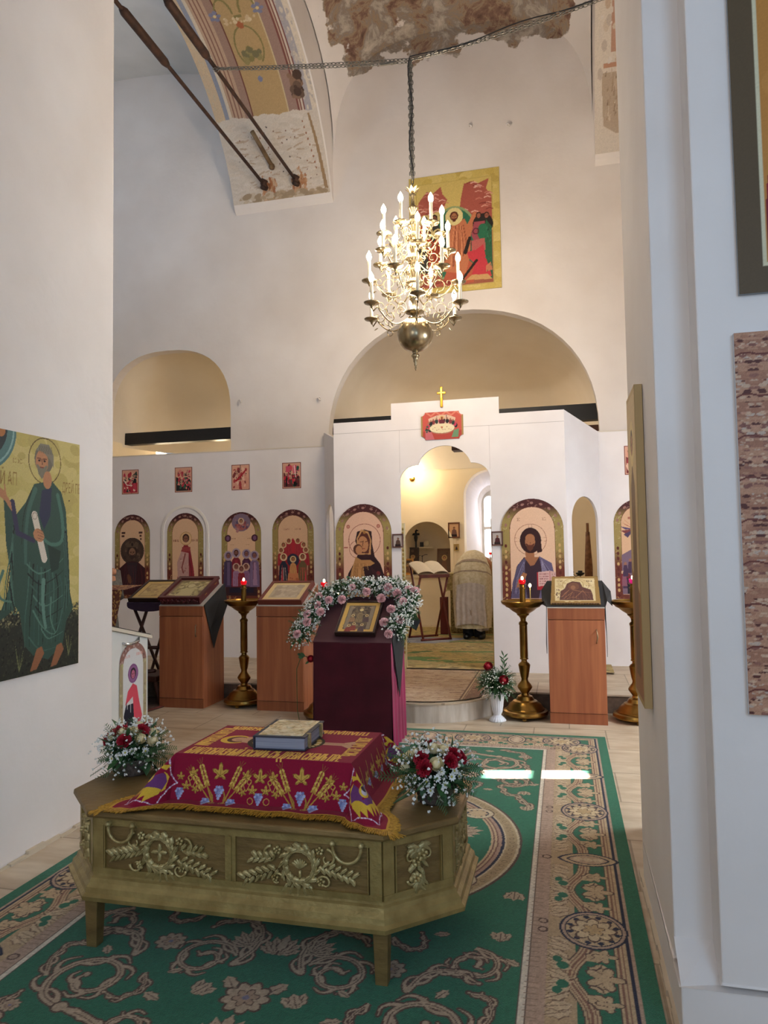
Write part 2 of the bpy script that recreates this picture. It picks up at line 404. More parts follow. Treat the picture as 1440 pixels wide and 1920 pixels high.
# window recess splay
o1 = arch(-1.77, -.80, .75, 3.02, 20); o2 = arch(-1.55, -1.02, 1.35, 2.72, 20)
sv = [(a, 13.5, b) for a, b in o1]+[(a, 14.15, b) for a, b in o2]; n_ = len(o1)
MB().add(sv, [(i, (i+1) % n_, n_+(i+1) % n_, n_+i) for i in range(n_)], False).build('trim_7', PL, kind='structure')
MB().prism([(-2.3, .3), (-.3, .3), (-.3, 3.4), (-2.3, 3.4)], XZ(14.15), (0, .1, 0), holes=[o2]).build('wall_window', PL, kind='structure')
w = thing('window_1', None, None, (-1.285, 14.2, 1.35)); w['kind'] = 'structure'
fr = MB().prism(arch(-.27, .27, 0, 1.38), XZ(-.02), (0, .04, 0), holes=[arch(-.22, -.015, .05, .60, 6, rise=.02), arch(.015, .22, .05, .60, 6, rise=.02), arch(-.22, -.015, .65, 1.25, 10), arch(.015, .22, .65, 1.25, 10)])
fr.build('window_frame', pm('white_paint', '#e9e6e0', .4), w)
MB().b2(-.26, .26, -.003, .003, .03, 1.34).build('pane', pm('bright_sky_glass', '#f2f6ff', .1, emit=1.6), w)

# painted arch between nave and north aisle
YC, YA, ZB, ZH = 6.5, 2.4, 6.1, 1.92
def sof(t, e=2.1):
    c, s_ = math.cos(t), math.sin(t); return max(0, 1-t/.5)*.13+YC+YA*math.copysign(abs(c)**(2/e), c), ZB+ZH*abs(s_)**(2/e)
T0 = .13
arc = [sof(T0+(PI-T0)*i/48) for i in range(49)]
for nm, x0, x1, mm in (('wall_north_arcade', -4.3, -2.88, PLV), ('wall_south_arcade', .50, 1.9, PLV)):
    MB().prism([(9.06, 6.25), (9.0, 6.32)]+arc+[(3.9, 6.1), (3.9, 9.7), (9.06, 9.7)], lambda a, b: (x0, a, b), (x1-x0, 0, 0)).build(nm, mm, kind='structure')
AL = 3.2
cv = Cv(1.40, AL, .008, '#cdbfae')
def band(a, b, c, y0=0, y1=AL): cv.rect(a*1.4, y0, b*1.4, y1, c)
band(0, .10, '#c9b294'); band(.10, .14, '#8f93a0'); band(.14, .17, '#d2c3ad'); band(.17, .30, '#b99c83')
for a in (.19, .225, .26): band(a, a+.012, '#8a6253')
band(.30, .37, '#9c7f70'); band(.37, .385, '#6f3f35'); band(.385, .72, '#b3966a'); band(.72, .73, '#c6b48f'); band(.73, .82, '#9c7f73')
for a in (.82, .845, .875): band(a, a+.014, '#7c4a42')
band(.835, .845, '#b9a08c'); band(.89, .95, '#a9a3a6'); band(.95, 1, '#d6c9b6')
mx_, my_ = .76, 1.71
ol = '#857a4c'; bl = '#7d7f96'
cv.line([(mx_+.17*math.cos(t), my_+.10+.24*math.sin(t)) for t in [i*.2-.9 for i in range(26)]], .02, ol)
cv.blot(26, .035, [ol, '#948658', '#787050'], (mx_-.11, my_-.08, mx_+.11, my_+.08))
cv.blot(8, .03, ['#a8623f', '#9d5a3a'], (mx_-.06, my_+.33, mx_+.06, my_+.37)); cv.rect(mx_-.05, my_+.44, mx_+.05, my_+.47, ol)
for sgn in (-1, 1):
    cv.line([(mx_+sgn*(.05+.10*(1-math.cos(t))), my_+.50+.18*math.sin(t)) for t in [i*.2 for i in range(15)]], .028, ol, .02)
    for k in range(5): cv.ell(mx_+sgn*.27+.045*math.cos(k*1.26), my_+.50+.045*math.sin(k*1.26), .03, .022, bl)
    cv.ell(mx_+sgn*.27, my_+.50, .018, .018, '#d6c08a')
cv.blot(16, .02, ['#c9b08c', '#d3c19d'], (mx_-.2, my_+.38, mx_+.2, my_+.45)); cv.ell(mx_, my_-.28, .03, .035, bl)
cv.blot(90, .025, ['#cdb593', '#c4b49a'], (0, 1.0, .13, AL), .5); cv.blot(90, .03, ['#b5aca6', '#cfc4b4', '#c4b8aa'], (1.25, 1.0, 1.4, AL), .5)
cv.blot(30, .05, ['#4e3a30', '#6b5546', '#8a6c58'], (1.13, 1.16, 1.25, 1.42))
# whitewashed lower stretch with grime, nail holes and rust under the tie rods
P = [(0, 0), (1.4, 0)]+[(1.4-1.4*i/30, 1.00-.012*math.sin(i*.7)+.008*math.sin(i*2.1)+.04*(i/30)) for i in range(31)]
cv.poly(P, '#cfc4b6')
cv.blot(420, .02, ['#cbc0b2', '#d3c9bd', '#c9bdae', '#cfc2b2', '#d0c5b8'], (0.04, .03, 1.36, .95), 3.5); cv.blot(60, .010, ['#b5a08a', '#bda793'], (.2, .05, 1.3, .9), 5)
cv.blot(46, .008, ['#7e5b48', '#8a5f48', '#4e4038'], (.18, .1, 1.32, .9)); cv.line([(1.36, .0), (1.33, .3), (1.30, .7), (1.27, .95)], .05, '#9b7f5e', .03)
for k in range(9): cv.ell(1.17+.01*k, .88-.07*k, .010, .016, '#9c6a50')
for x in (.50, .94):
    cv.blot(60, .035, ['#a8714e', '#b5835f', '#bf9877', '#c7a98c', '#a06a48'], (x-.06, .0, x+.15, .26), .5); cv.blot(20, .02, ['#c2a184', '#b88a66'], (x-.05, .1, x+.12, .36), .5)
    cv.line([(x+.05, .2), (x+.06, .0)], .012, '#8a5a3c')
cv.blot(60, .03, ['#b09a7e', '#a08b70', '#c4b49e'], (.1, 0, 1.35, .09), 2)
cv.jitter(.05)
TT = np.linspace(T0, PI, 400); pts = np.array([sof(t) for t in TT]); ds = np.concatenate([[0], np.cumsum(np.hypot(*np.diff(pts, axis=0).T))])
def spos(X, Y): return (-4.3+X, np.interp(Y, ds, pts[:, 0])-.004, np.interp(Y, ds, pts[:, 1])-.004)
a = vgrid('trim_8', cv, spos, PAINT); a['kind'] = 'structure'
# traces of old painting on the south arch
cv = Cv(1.40, 2.6, .008, '#d5cabd'); RB = [(.10, .30), (.25, .20), (.5, .24), (.8, .18), (1.2, .26), (1.36, .2), (1.38, .85), (.08, .85)]
cv.poly(RB, '#b3a08c')
for _ in range(260):
    x, y = random.uniform(.12, 1.34), random.uniform(.28, .82); cv.line([(x, y), (x+.01, y+random.uniform(.03, .12))], .014, random.choice(['#a8937c', '#bcaa97', '#9a8570', '#c9bba9', '#8c7763']), .006)
for _ in range(160):
    x, y = random.uniform(.05, 1.38), random.uniform(.78, 2.6); cv.ell(x, y, .03, .06, random.choice(['#cbbcaa', '#d3c8bc', '#c2aa94', '#bfb2a6', '#cdbfb0']))
for x0_, x1_, c in ((.18, .26, '#b58c78'), (.34, .50, '#c9b398'), (.50, .56, '#a7a5ac'), (.66, .90, '#cdb493'), (1.0, 1.08, '#a9705c'), (1.14, 1.2, '#b98f78')): cv.rect(x0_, 1.05, x1_, 2.6, c)
cv.rect(.1, .90, 1.3, .95, '#b98a70'); cv.blot(90, .03, ['#d3c8bc', '#cbbcaa', '#d8cfc6'], (.05, .95, 1.38, 2.5), .6); cv.jitter(.05)
a = vgrid('trim_9', cv, lambda X, Y: (.50+X, np.interp(Y, ds, pts[:, 0])-.004, np.interp(Y, ds, pts[:, 1])-.004), PAINT); a['kind'] = 'structure'

# nave vault and aisle vault
def nav(u, v):
    x = -1.19+1.74*(2*u-1); y = 9.06-5.2*v; a = abs(2*u-1); f = (1-min(1, a)**3.2)**(1/3.2) if a < 1 else 0
    g = math.sin(min(1, v*1.6)*PI/2); return (x, y, 6.45+1.85*f+.55*g)
vx = [-1.19+1.72*math.copysign(abs(math.sin(i*PI/48))**.8, math.sin(i*PI/48)) for i in range(-24, 25)]
def pend(i, j):
    a = math.sin(i*PI/64); b_ = 1-math.cos(j*PI/2/28) if False else math.cos(j*PI/2/28)
    f = max(0, 1-abs(a)**3.2)**(1/3.2); g = max(0, 1-abs(b_)**3.2)**(1/3.2)
    return (-1.19+1.675*a, 6.5+2.56*b_, 6.45+1.92*((f**4+g**4)**.25))
vs_ = [pend(i, j) for j in range(29) for i in range(-32, 33)]+[(x, 3.9, z) for x, y, z in [pend(i, 28) for i in range(-32, 33)]]
MB().add(vs_, [(j*65+i, j*65+i+1, (j+1)*65+i+1, (j+1)*65+i) for j in range(29) for i in range(64)], True).build('ceiling', PLV, kind='structure')
MB().grid(lambda u, v: (-6.15+1.9*(2*u-1), 9.06-5.5*v, 8.03+.5*math.sqrt(max(0, 1-(2*u-1)**2))), 32, 12).build('ceiling_aisle', BLUEPL, kind='structure')
MB().b2(-8.1, 3.4, -3, 9.6, 9.7, 9.8).build('ceiling_roof', PL, kind='structure')
# near left wall, north and south outer walls
MB().b2(-3.6, -2.82, -3, 4.10, 0, 9.7).build('wall_left', PL, bevel=.02, kind='structure')
MB().b2(-8.1, -8.0, -3, 9.6, 0, 9.7).b2(-8, -3.6, 3.6, 3.7, 0, 9.7).build('wall_north', BLUEPL, kind='structure')
slits = [[(5.74, 2.21), (5.93, 2.21), (5.93, 2.45), (5.74, 2.45)], [(5.74, 2.48), (5.93, 2.48), (5.93, 2.74), (5.74, 2.74)]]
MB().prism([(-3.2, 0), (14.6, 0), (14.6, 9.75), (-3.2, 9.75)], lambda a, b: (3.2, a, b), (.06, 0, 0), holes=slits).build('wall_south', PL, kind='structure')
# near right pillar: side face, corner rebate with its sloping sill, broad west face
pp = [(.325, 2.68), (.325, 3.72), (.5, 4.45), (3.2, 4.45), (3.2, 2.55), (.448, 2.55), (.448, 2.68)]
pr_ = MB().prism(pp, lambda a, b: (a, b, .2), (0, 0, 9.5))
pr_.prism([(.325, 2.55), (.325, 3.72), (.5, 4.45), (3.2, 4.45), (3.2, 2.55)], lambda a, b: (a, b, 0), (0, 0, .18))
pr_.add([(.325, 2.55, .18), (.448, 2.55, .15), (.325, 2.68, .27), (.448, 2.68, .27)], [(0, 1, 3, 2)])
pr_.build('wall_right', PL, bevel=.006, kind='structure')
lb = MB()
for i in range(40):
    y = -1+5.1*i/40; lb.b2(-2.83, -2.80+.006*math.sin(i*2.3), y, y+.13, 0, .018+.012*math.sin(i*1.7))
for i in range(12): lb.b2(.31+.004*math.sin(i*2.), .33, 2.6+i*.1, 2.7+i*.1, 0, .02)
lb.build('baseboard_left', plaster('crumbling_skirting', '#d8cbb5', '#b7a68e'), kind='structure')

# tie rods, peg and beams
IRON = pm('old_iron', '#3b2c26', rough=.7, metal=.4, col2='#54392c', scale=12, bump=.3)
for x, z, lab, s0 in ((-3.80, 6.545, 'dark iron tie rod nearer the aisle, left one of the pair under the painted arch', 6.0),
                      (-3.345, 6.54, 'dark iron tie rod on the nave side of the painted arch, chains looped round it', 6.0)):
    t = thing('tie_rod', lab, 'iron rod', (x, 8.86, z))
    MB().tube([(0, 0, 0), (0, -4.7, .06)], .021, 8).build('rod', IRON, t)
    MB().tube([(0, -2.45, .031), (0, -2.5, .031), (0, -3.2, .04), (0, -3.24, .04)], [.03, .043, .043, .03], 10).build('turnbuckle', IRON, t)
    MB().tube([(0, .05, -.03), (0, -.02, 0), (.03, -.04, .04)], .045, 8).tube([(.02, .03, -.05), (-.01, -.05, -.06)], .03, 8).build('anchor', IRON, t)
tag(MB().tube([(-3.66, 8.80, 6.75), (-3.74, 8.35, 6.98)], .032, 6).ball((-3.66, 8.8, 6.74), .045).build('wooden_peg', pm('old_wood', '#8a7252', .8, col2='#5d452f')),
    'stub of old wooden peg sticking out of the whitewashed arch foot', 'peg')
BLK = pm('black_beam', '#101012', .5)
for x0, x1, z0, z1, lab in ((-6.6, -4.2, 3.235, 3.41, 'black beam across the left wall niche'), (-3.2, .6, 3.22, 3.43, 'black beam across the big arch behind the white screen')):
    tag(MB().b2(x0, x1, 9.6, 9.75, z0, z1).build('cross_beam', BLK), lab, 'beam')
tag(MB().b2(-3.3, .8, 10.9, 11.05, 3.22, 3.36).b2(-1.62, -1.35, 10.85, 11.1, 3.08, 3.24).build('wooden_beam', pm('brown_beam', '#4a2a20', .6)),
    'dark brown wooden beam seen through the top of the royal doorway', 'beam')

# ================================================================ ICONOSTASIS
SCR = pm('screen_white', '#efeaea', .6, col2='#e8e2e2', scale=2, spec=.3); GOLDP = pm('gold_edge', '#a58a4a', .4, metal=.5)
ic = thing('iconostasis', 'white panelled altar screen with stepped top and scalloped doorway', 'altar screen', (0, 8.34, .18))
Z = lambda z: z-.18
door = [(-1.87, 0), (-.805, 0), (-.805, Z(2.44))]
def arcp(cx, cz, rx, rz, a0, a1, n=10): return [(cx+rx*math.cos(a0+(a1-a0)*i/n), cz+rz*math.sin(a0+(a1-a0)*i/n)) for i in range(n+1)]
door += arcp(-1.02, Z(2.40), .215, .185, .15, PI/2, 8)+arcp(-1.336, Z(2.50), .325, .30, .28, PI-.28, 18)+arcp(-1.655, Z(2.40), .215, .185, PI/2, PI-.15, 8)+[(-1.87, Z(2.44))]
cp = [(-2.692, 0), (-1.87, 0)]+door[:0]
outer = [(-2.692, 0), (-1.87, 0)]+list(reversed(door[2:]))+[(-.805, 0), (.039, 0), (.039, Z(3.14)), (-.688, Z(3.14)), (-.688, Z(3.335)), (-1.967, Z(3.335)), (-1.967, Z(3.14)), (-2.692, Z(3.14))]
MB().prism(outer, XZ(0), (0, .03, 0)).build('front_panel', SCR, ic)
sm_ = MB().b2(-2.69, .037, -.0015, 0, Z(3.005), Z(3.009))
for x in (-1.87, -.805): sm_.b2(x-.001, x+.001, -.0012, 0, Z(2.5), Z(3.005))
sm_.build('seam', pm('seam_grey', '#a9a2a2', .7), ic)
def yz_panel(x0, y0, x1, y1, name):
    L_ = math.hypot(x1-x0, y1-y0); d = Vector((x1-x0, y1-y0, 0)).normalized(); nrm = Vector((-d.y, d.x, 0))*.03
    hole = arch(.10, L_-.08, 0, Z(2.17), 16)
    o = [(0, 0), (.10, 0)]+list(reversed(hole[2:]))+[(L_-.08, 0), (L_, 0), (L_, Z(2.96)), (0, Z(3.14))]
    MB().prism(o, lambda a, b: (x0+d.x*a, y0-8.34+d.y*a, b), nrm).build(name, SCR, ic)
yz_panel(-3.03, 8.98, -2.692, 8.345, 'side_panel'); yz_panel(.039, 8.345, .44, 8.98, 'side_panel')
wl = [(-7.9, 0), (-3.02, 0), (-3.02, Z(2.955)), (-7.9, Z(2.955))]; dh = arch(-5.38, -4.72, 0.02, Z(2.215), 20)
MB().prism(wl, XZ(.63), (0, .03, 0)).build('wing_panel', SCR, ic)
MB().prism([(.43, 0), (3.15, 0), (3.15, Z(2.955)), (.43, Z(2.955))], XZ(.63), (0, .03, 0)).build('wing_panel', SCR, ic)
MB().b2(-7.9, -3.02, .625, .66, Z(2.955), Z(2.97)).build('cornice_strip', pm('cornice_cream', '#ddd3c5', .6), ic); MB().b2(.43, 3.15, .625, .66, Z(2.955), Z(2.97)).build('cornice_strip', MATS['cornice_cream'], ic)
rim = arch(-5.41, -4.69, 0, Z(2.245), 24); MB().prism(rim, XZ(.618), (0, .012, 0), holes=[arch(-5.375, -4.725, .01, Z(2.21), 24)]).build('door_rim', pm('rim_white', '#efe8e0', .5), ic)
MB().lathe([(.0, 0), (.035, 0), (.04, .02), (.03, .035), (0, .04)], 14, M=Matrix.Translation((-5.34, .63, Z(1.17))) @ Matrix.Rotation(PI/2, 4, 'X')).build('door_knob', pm('dark_brass', '#4a3d2c', .4, metal=.7), ic)
# royal door leaf edges standing open inside
MB().b2(-.815, -.795, .03, .50, 0, Z(1.93)).build('door_leaf', GOLDP, ic)
lf = MB().b2(-1.865, -1.84, .03, .10, 0, Z(1.90)); lf.build('door_leaf', pm('cream_gold', '#cdbd8d', .45), ic)
lo = MB()
for i in range(30): lo.ball((-1.852, .02, .2+i*.05), (.014, .012, .02), 6)
lo.build('door_carving', GOLDP, ic)
GOLD = pm('polished_gold', '#d8a640', .25, metal=1)
cr = thing('altar_cross', 'small gold cross standing on top of the white screen', 'cross', (-1.352, 8.35, 3.25))
MB().b2(-.016, .016, -.03, -.012, 0, .245).b2(-.052, .052, -.03, -.012, .155, .185).build('cross_body', GOLD, cr, bevel=.005)
MB().b2(-.006, .006, -.034, -.03, .11, .225).b2(-.035, .035, -.034, -.03, .166, .174).build('cross_inlay', pm('gold_light', '#f1d27c', .3, metal=.8), cr)
# ================================================================ ICONS (painted surfaces)
SK = '#b07a55'; SKD = '#6d4330'
def head(cv, x, y, s, hair='#3b2218', skin=SK, halo=None, hr=1.9, beard=None, ringc=None, tilt=0):
    if halo: cv.ell(x, y, s*hr, s*hr, halo)
    if ringc: cv.ring(x, y, s*hr, s*.14, ringc)
    cv.ell(x, y+s*.12, s*.98, s*1.12, hair); cv.ell(x+tilt*s*.2, y-s*.08, s*.66, s*.88, skin)
    if beard: cv.poly([(x-s*.6+tilt*s*.2, y-s*.3), (x+s*.6+tilt*s*.2, y-s*.3), (x+s*.35+tilt*s*.2, y-s*1.05), (x+tilt*s*.2, y-s*1.35), (x-s*.35+tilt*s*.2, y-s*1.05)], beard); cv.ell(x+tilt*s*.2, y-s*.22, s*.42, s*.3, skin)
    q = x+tilt*s*.2
    for k in (-1, 1):
        cv.line([(q+k*s*.14, y+s*.12), (q+k*s*.46, y+s*.14)], s*.10, SKD); cv.ell(q+k*s*.28, y-s*.02, s*.13, s*.07, '#2b1a14')
    cv.line([(q, y+s*.1), (q+s*.03, y-s*.28)], s*.09, SKD); cv.line([(q-s*.16, y-s*.5), (q+s*.16, y-s*.5)], s*.09, '#7a3b30')
def robe(cv, x, ytop, ybot, wt, wb, c, fold=None, n=5, hem=None):
    P = [(x-wt*.35, ytop), (x+wt*.35, ytop), (x+wt, ytop-(ytop-ybot)*.12), (x+(wt+wb)/2*1.05, (ytop+ybot)/2), (x+wb, ybot), (x-wb, ybot), (x-(wt+wb)/2*1.05, (ytop+ybot)/2), (x-wt, ytop-(ytop-ybot)*.12)]
    cv.poly(P, c)
    if fold:
        for i in range(n):
            a = (i+.5)/n*2-1; cv.line([(x+a*wt*.6, ytop-(ytop-ybot)*.2), (x+a*wb*.7, (ytop+ybot)/2), (x+a*wb*.9, ybot+.02*(ytop-ybot))], wb*.09, fold, wb*.05)
    if hem: cv.rect(x-wb, ybot, x+wb, ybot+(ytop-ybot)*.05, hem)
def border(cv, w, h, b):
    """ornamental band: maroon scrolls at the crown, olive gold at the shoulders, red-brown below"""
    n = cv.Y[:, None]/h+0*cv.X[None]
    def mixc(a, c, t): return np.array(lin(a))*(1-t)[..., None]+np.array(lin(c))*t[..., None]
    t1 = np.clip((n-.80)/.12, 0, 1); t2 = np.clip((.52-n)/.18, 0, 1)
    cv.a[:] = mixc('#a08c54', '#4c2324', t1); m = t2 > 0; cv.a[m] = mixc('#a08c54', '#6d3529', t2)[m]
    for _ in range(int(260*w*h/.7)):
        x, y = random.uniform(0, w), random.uniform(0, h)
        c = random.choice(['#b59d63', '#8c7743', '#c6b58a']) if .5*h < y < .85*h else random.choice(['#8a5a3c', '#4f231d', '#c7a36c', '#7a3a2c'] if y < .5*h else ['#8c5f56', '#a58176', '#3b1a1c'])
        r = random.uniform(.007, .016); a = random.uniform(0, 6)
        cv.line([(x+r*math.cos(a+k*.6)*(1+.1*k), y+r*math.sin(a+k*.6)) for k in range(6)], .007, c, .003)
    for y in np.arange(.04, h*.56, .062):
        for x in (b*.5, w-b*.5): cv.ell(x, y, .014, .02, '#c9a56e' if random.random() < .6 else '#5b241d')
    for i in range(9):
        a = PI*(i+.5)/9; R_ = w/2-b*.5; cv.ell(w/2+R_*math.cos(a), h-w/2+R_*math.sin(a), .020, .014, '#9b7268', a+PI/2)
def arch_icon(lab, w, h, x, z, draw, y=8.966, bg='#ddb592', par=None):
    cv = Cv(w, h, .0045, bg); b = w*.135; border(cv, w, h, b)
    o = arch(0, w, 0, h, 28); cv.poly(arch(b, w-b, b*.6, h-b*.95, 28), '#6b3a2c'); cv.poly(arch(b+.006, w-b-.006, b*.6+.006, h-b*.95-.006, 28), bg)
    draw(cv, w, h, b); cv.jitter(.04)
    return painting('arched_icon', lab, 'icon', cv, at(x, y, z), thick=min(.012, .02), board='#5a2f26', out=o, group='arched icons on the altar screen')
def lbl(cv, x, y, w_, h_, c='#8a5340', n=1):
    for k in range(n):
        yy = y-k*h_*1.7; u = x
        while u < x+w_:
            q = random.uniform(.3, .8)*h_; cv.rect(u, yy, u+q*.45, yy+h_, c); 
            if random.random() < .6: cv.rect(u, yy+h_*random.choice((0, .4, .8)), u+q, yy+h_*random.choice((.2, .6, 1)), c)
            u += q+h_*.15
def d_king(cv, w, h, b):
    cx = w*.5; cy = h*.565
    for x, n in ((b+.03, 2), (w-b-.10, 3)):
        for k in range(n): cv.rect(x+.012*k*(x > w/2), h*.77-.045*k, x+(.06 if k == 0 else .045), h*.77+.03-.045*k, '#4a2a26')
    cv.ell(cx, cy, .185, .185, '#1f1614'); cv.ell(cx, cy, .178, .178, '#4b3830'); cv.blot(40, .02, ['#5a453a', '#3f2e28', '#6a5244'], (cx-.12, cy-.12, cx+.12, cy+.13)); cv.ring(cx, cy, .155, .005, '#2c1f1b')
    P = [(b*.9, b*.7), (w-b*.9, b*.7), (w-b, .42), (w*.68, .50), (w*.5, .52), (w*.32, .50), (b, .42)]
    cv.poly(P, '#3d1a20'); cv.poly([(w*.35, .5), (w*.65, .5), (w*.6, .2), (w*.45, .15)], '#33262e')
    for k in range(9): cv.line([(w*.2+.04*k, .12), (w*.28+.035*k, .3), (w*.3+.03*k, .46)], .007, random.choice(['#6b2f34', '#4d2d38', '#1f1216', '#59303a']), .004)
    cv.ell(w*.42, .27, .03, .07, SKD, .3); head(cv, cx, cy-.02, .078, '#35251f', '#8a6650', beard='#3c2b26')
    cv.poly([(cx-.09, cy+.05), (cx+.09, cy+.05), (cx+.105, cy+.12), (cx+.04, cy+.10), (cx, cy+.135), (cx-.04, cy+.10), (cx-.105, cy+.12)], '#5d4a3c'); cv.ell(cx, cy+.09, .018, .024, '#2a1c1a')
def d_deacon(cv, w, h, b):
    cx = w*.52; lbl(cv, b+.02, h*.665, .08, .03); lbl(cv, w-b-.10, h*.665, .08, .03)
    robe(cv, cx, h*.63, b*.7, .07, .155, '#8e2b34', '#6b1c28', 4)
    cv.poly([(cx-.11, b*.8), (cx+.05, b*.8), (cx+.04, h*.53), (cx-.07, h*.55), (cx-.135, h*.42)], '#c0958c'); cv.blot(24, .01, ['#a1706a', '#d1aaa0'], (cx-.09, .1, cx+.03, .6))
    cv.line([(cx-.01, h*.52), (cx-.06, h*.36), (cx-.04, h*.3)], .02, '#8e4a44'); cv.rect(cx-.06, h*.55, cx+.07, h*.60, '#a04040')
    head(cv, cx, h*.70, .052, '#3a2018', '#8c5c48', '#dcb487', 1.7, ringc='#b58a55')
def d_family(cv, w, h, b):
    cv.ell(w/2, h*.88, .135, .12, '#7f6a7c'); cv.ell(w/2, h*.84, .07, .06, '#a8605a'); cv.blot(24, .016, ['#8e4a52', '#5b4b66', '#b07a78'], (w*.33, h*.78, w*.67, h*.93)); head(cv, w/2, h*.895, .024, halo='#c9a58c')
    cv.rect(b, h*.99, w-b, h, '#4c2324')
    for x in (b+.015, w-b-.015): cv.ell(x, h*.70, .047, .047, '#4b2031'); cv.ell(x, h*.70, .024, .03, '#7a5272')
    for x in (b+.07, w-b-.12): lbl(cv, x, h*.69, .06, .016, '#a06c50'); lbl(cv, x-.02, h*.62, .05, .012, '#b07c60')
    cv.rect(b*.8, b*.6, w-b*.8, h*.16, '#3a2126'); cv.rect(b*1.4, .09, w-b*1.4, .15, '#222033')
    for x, y, r1, r2, f, hr_ in ((w*.17, h*.50, '#4a3a55', '#6a5674', '#3a2c44', 0), (w*.37, h*.53, '#7c2030', '#912c38', '#4a1420', 1), (w*.63, h*.52, '#4c2440', '#5f3350', '#8a7694', 0), (w*.83, h*.50, '#7a6484', '#5a1e30', '#947aa0', 0)):
        robe(cv, x, y-.05, h*.14, .062, .072, r1, f, 3); cv.rect(x-.02, h*.16, x+.02, y-.09, r2)
        head(cv, x, y, .036, '#56405a' if not hr_ else '#4a2418', '#8c5a50', '#a08ca0', 1.75, beard='#4a2418' if hr_ else None, ringc='#c4a890')
    cv.poly([(w*.79, h*.16), (w*.90, h*.16), (w*.86, h*.42), (w*.81, h*.42)], '#a37f9b'); cv.poly([(w*.24, h*.16), (w*.30, h*.16), (w*.30, h*.40)], '#923341')
    for x, y, c in ((w*.37, h*.37, '#a07a98'), (w*.62, h*.37, '#8c6488'), (w*.50, h*.345, '#922c34')):
        robe(cv, x, y-.04, h*.15, .045, .05, c, '#7a3a5a', 3); head(cv, x, y, .031, '#5a2e28', '#8c5248', '#c6a08c', 1.7)
def d_angels(cv, w, h, b):
    lbl(cv, w*.28, h*.77, .09, .022, '#b3806a'); lbl(cv, w*.55, h*.77, .09, .020, '#b3806a')
    cv.poly([(w*.2, h*.4), (w*.3, h*.58), (w*.24, h*.64), (w*.42, h*.62), (w*.5, h*.68), (w*.58, h*.62), (w*.76, h*.64), (w*.7, h*.58), (w*.8, h*.4)], '#b52c38')
    cv.poly([(w*.12, b*.7), (w*.88, b*.7), (w*.82, h*.5), (w*.18, h*.5)], '#9a2830'); cv.blot(60, .02, ['#c23a44', '#8a1f2c', '#c9655a', '#d04a4a'], (w*.2, .1, w*.8, h*.6), .5)
    for x, y in ((.40, .645), (.62, .645), (.27, .60), (.76, .60), (.21, .54), (.81, .54)):
        robe(cv, w*x, h*y-.03, h*y-.20, .04, .05, '#a6303a', '#7c1e2c', 2); head(cv, w*x, h*y, .026, '#6b3220', '#a8664a', '#d8b88e', 1.6)
    cv.ell(w*.5, h*.43, .085, .085, '#2d2f45')
    for x, c, f in ((.27, '#2c2f3e', '#c9a8a0'), (.73, '#6d5a3c', '#c9584a')):
        robe(cv, w*x, h*.42, b*.7, .055, .075, c, f, 3); cv.poly([(w*x-.05, b), (w*x+.0, b), (w*x-.02, h*.38)] if x < .5 else [(w*x, b), (w*x+.055, b), (w*x+.05, h*.36)], '#c9414a')
        head(cv, w*x, h*.465, .030, '#5a2c1c', '#a8664a', '#e0c49a', 1.7)
    robe(cv, w*.5, h*.40, h*.28, .035, .055, '#cf9660', '#a86a40', 3); head(cv, w*.5, h*.44, .026, '#5a3420', '#b5764c', '#dcc08e', 1.7)
    cv.poly([(w*.33, b*.9), (w*.38, h*.28), (w*.62, h*.28), (w*.68, b*.9), (w*.58, b*.9), (w*.5, h*.16), (w*.42, b*.9)], '#d0865a'); cv.blot(16, .015, ['#b86a48', '#e0a070'], (w*.36, .1, w*.64, .3))
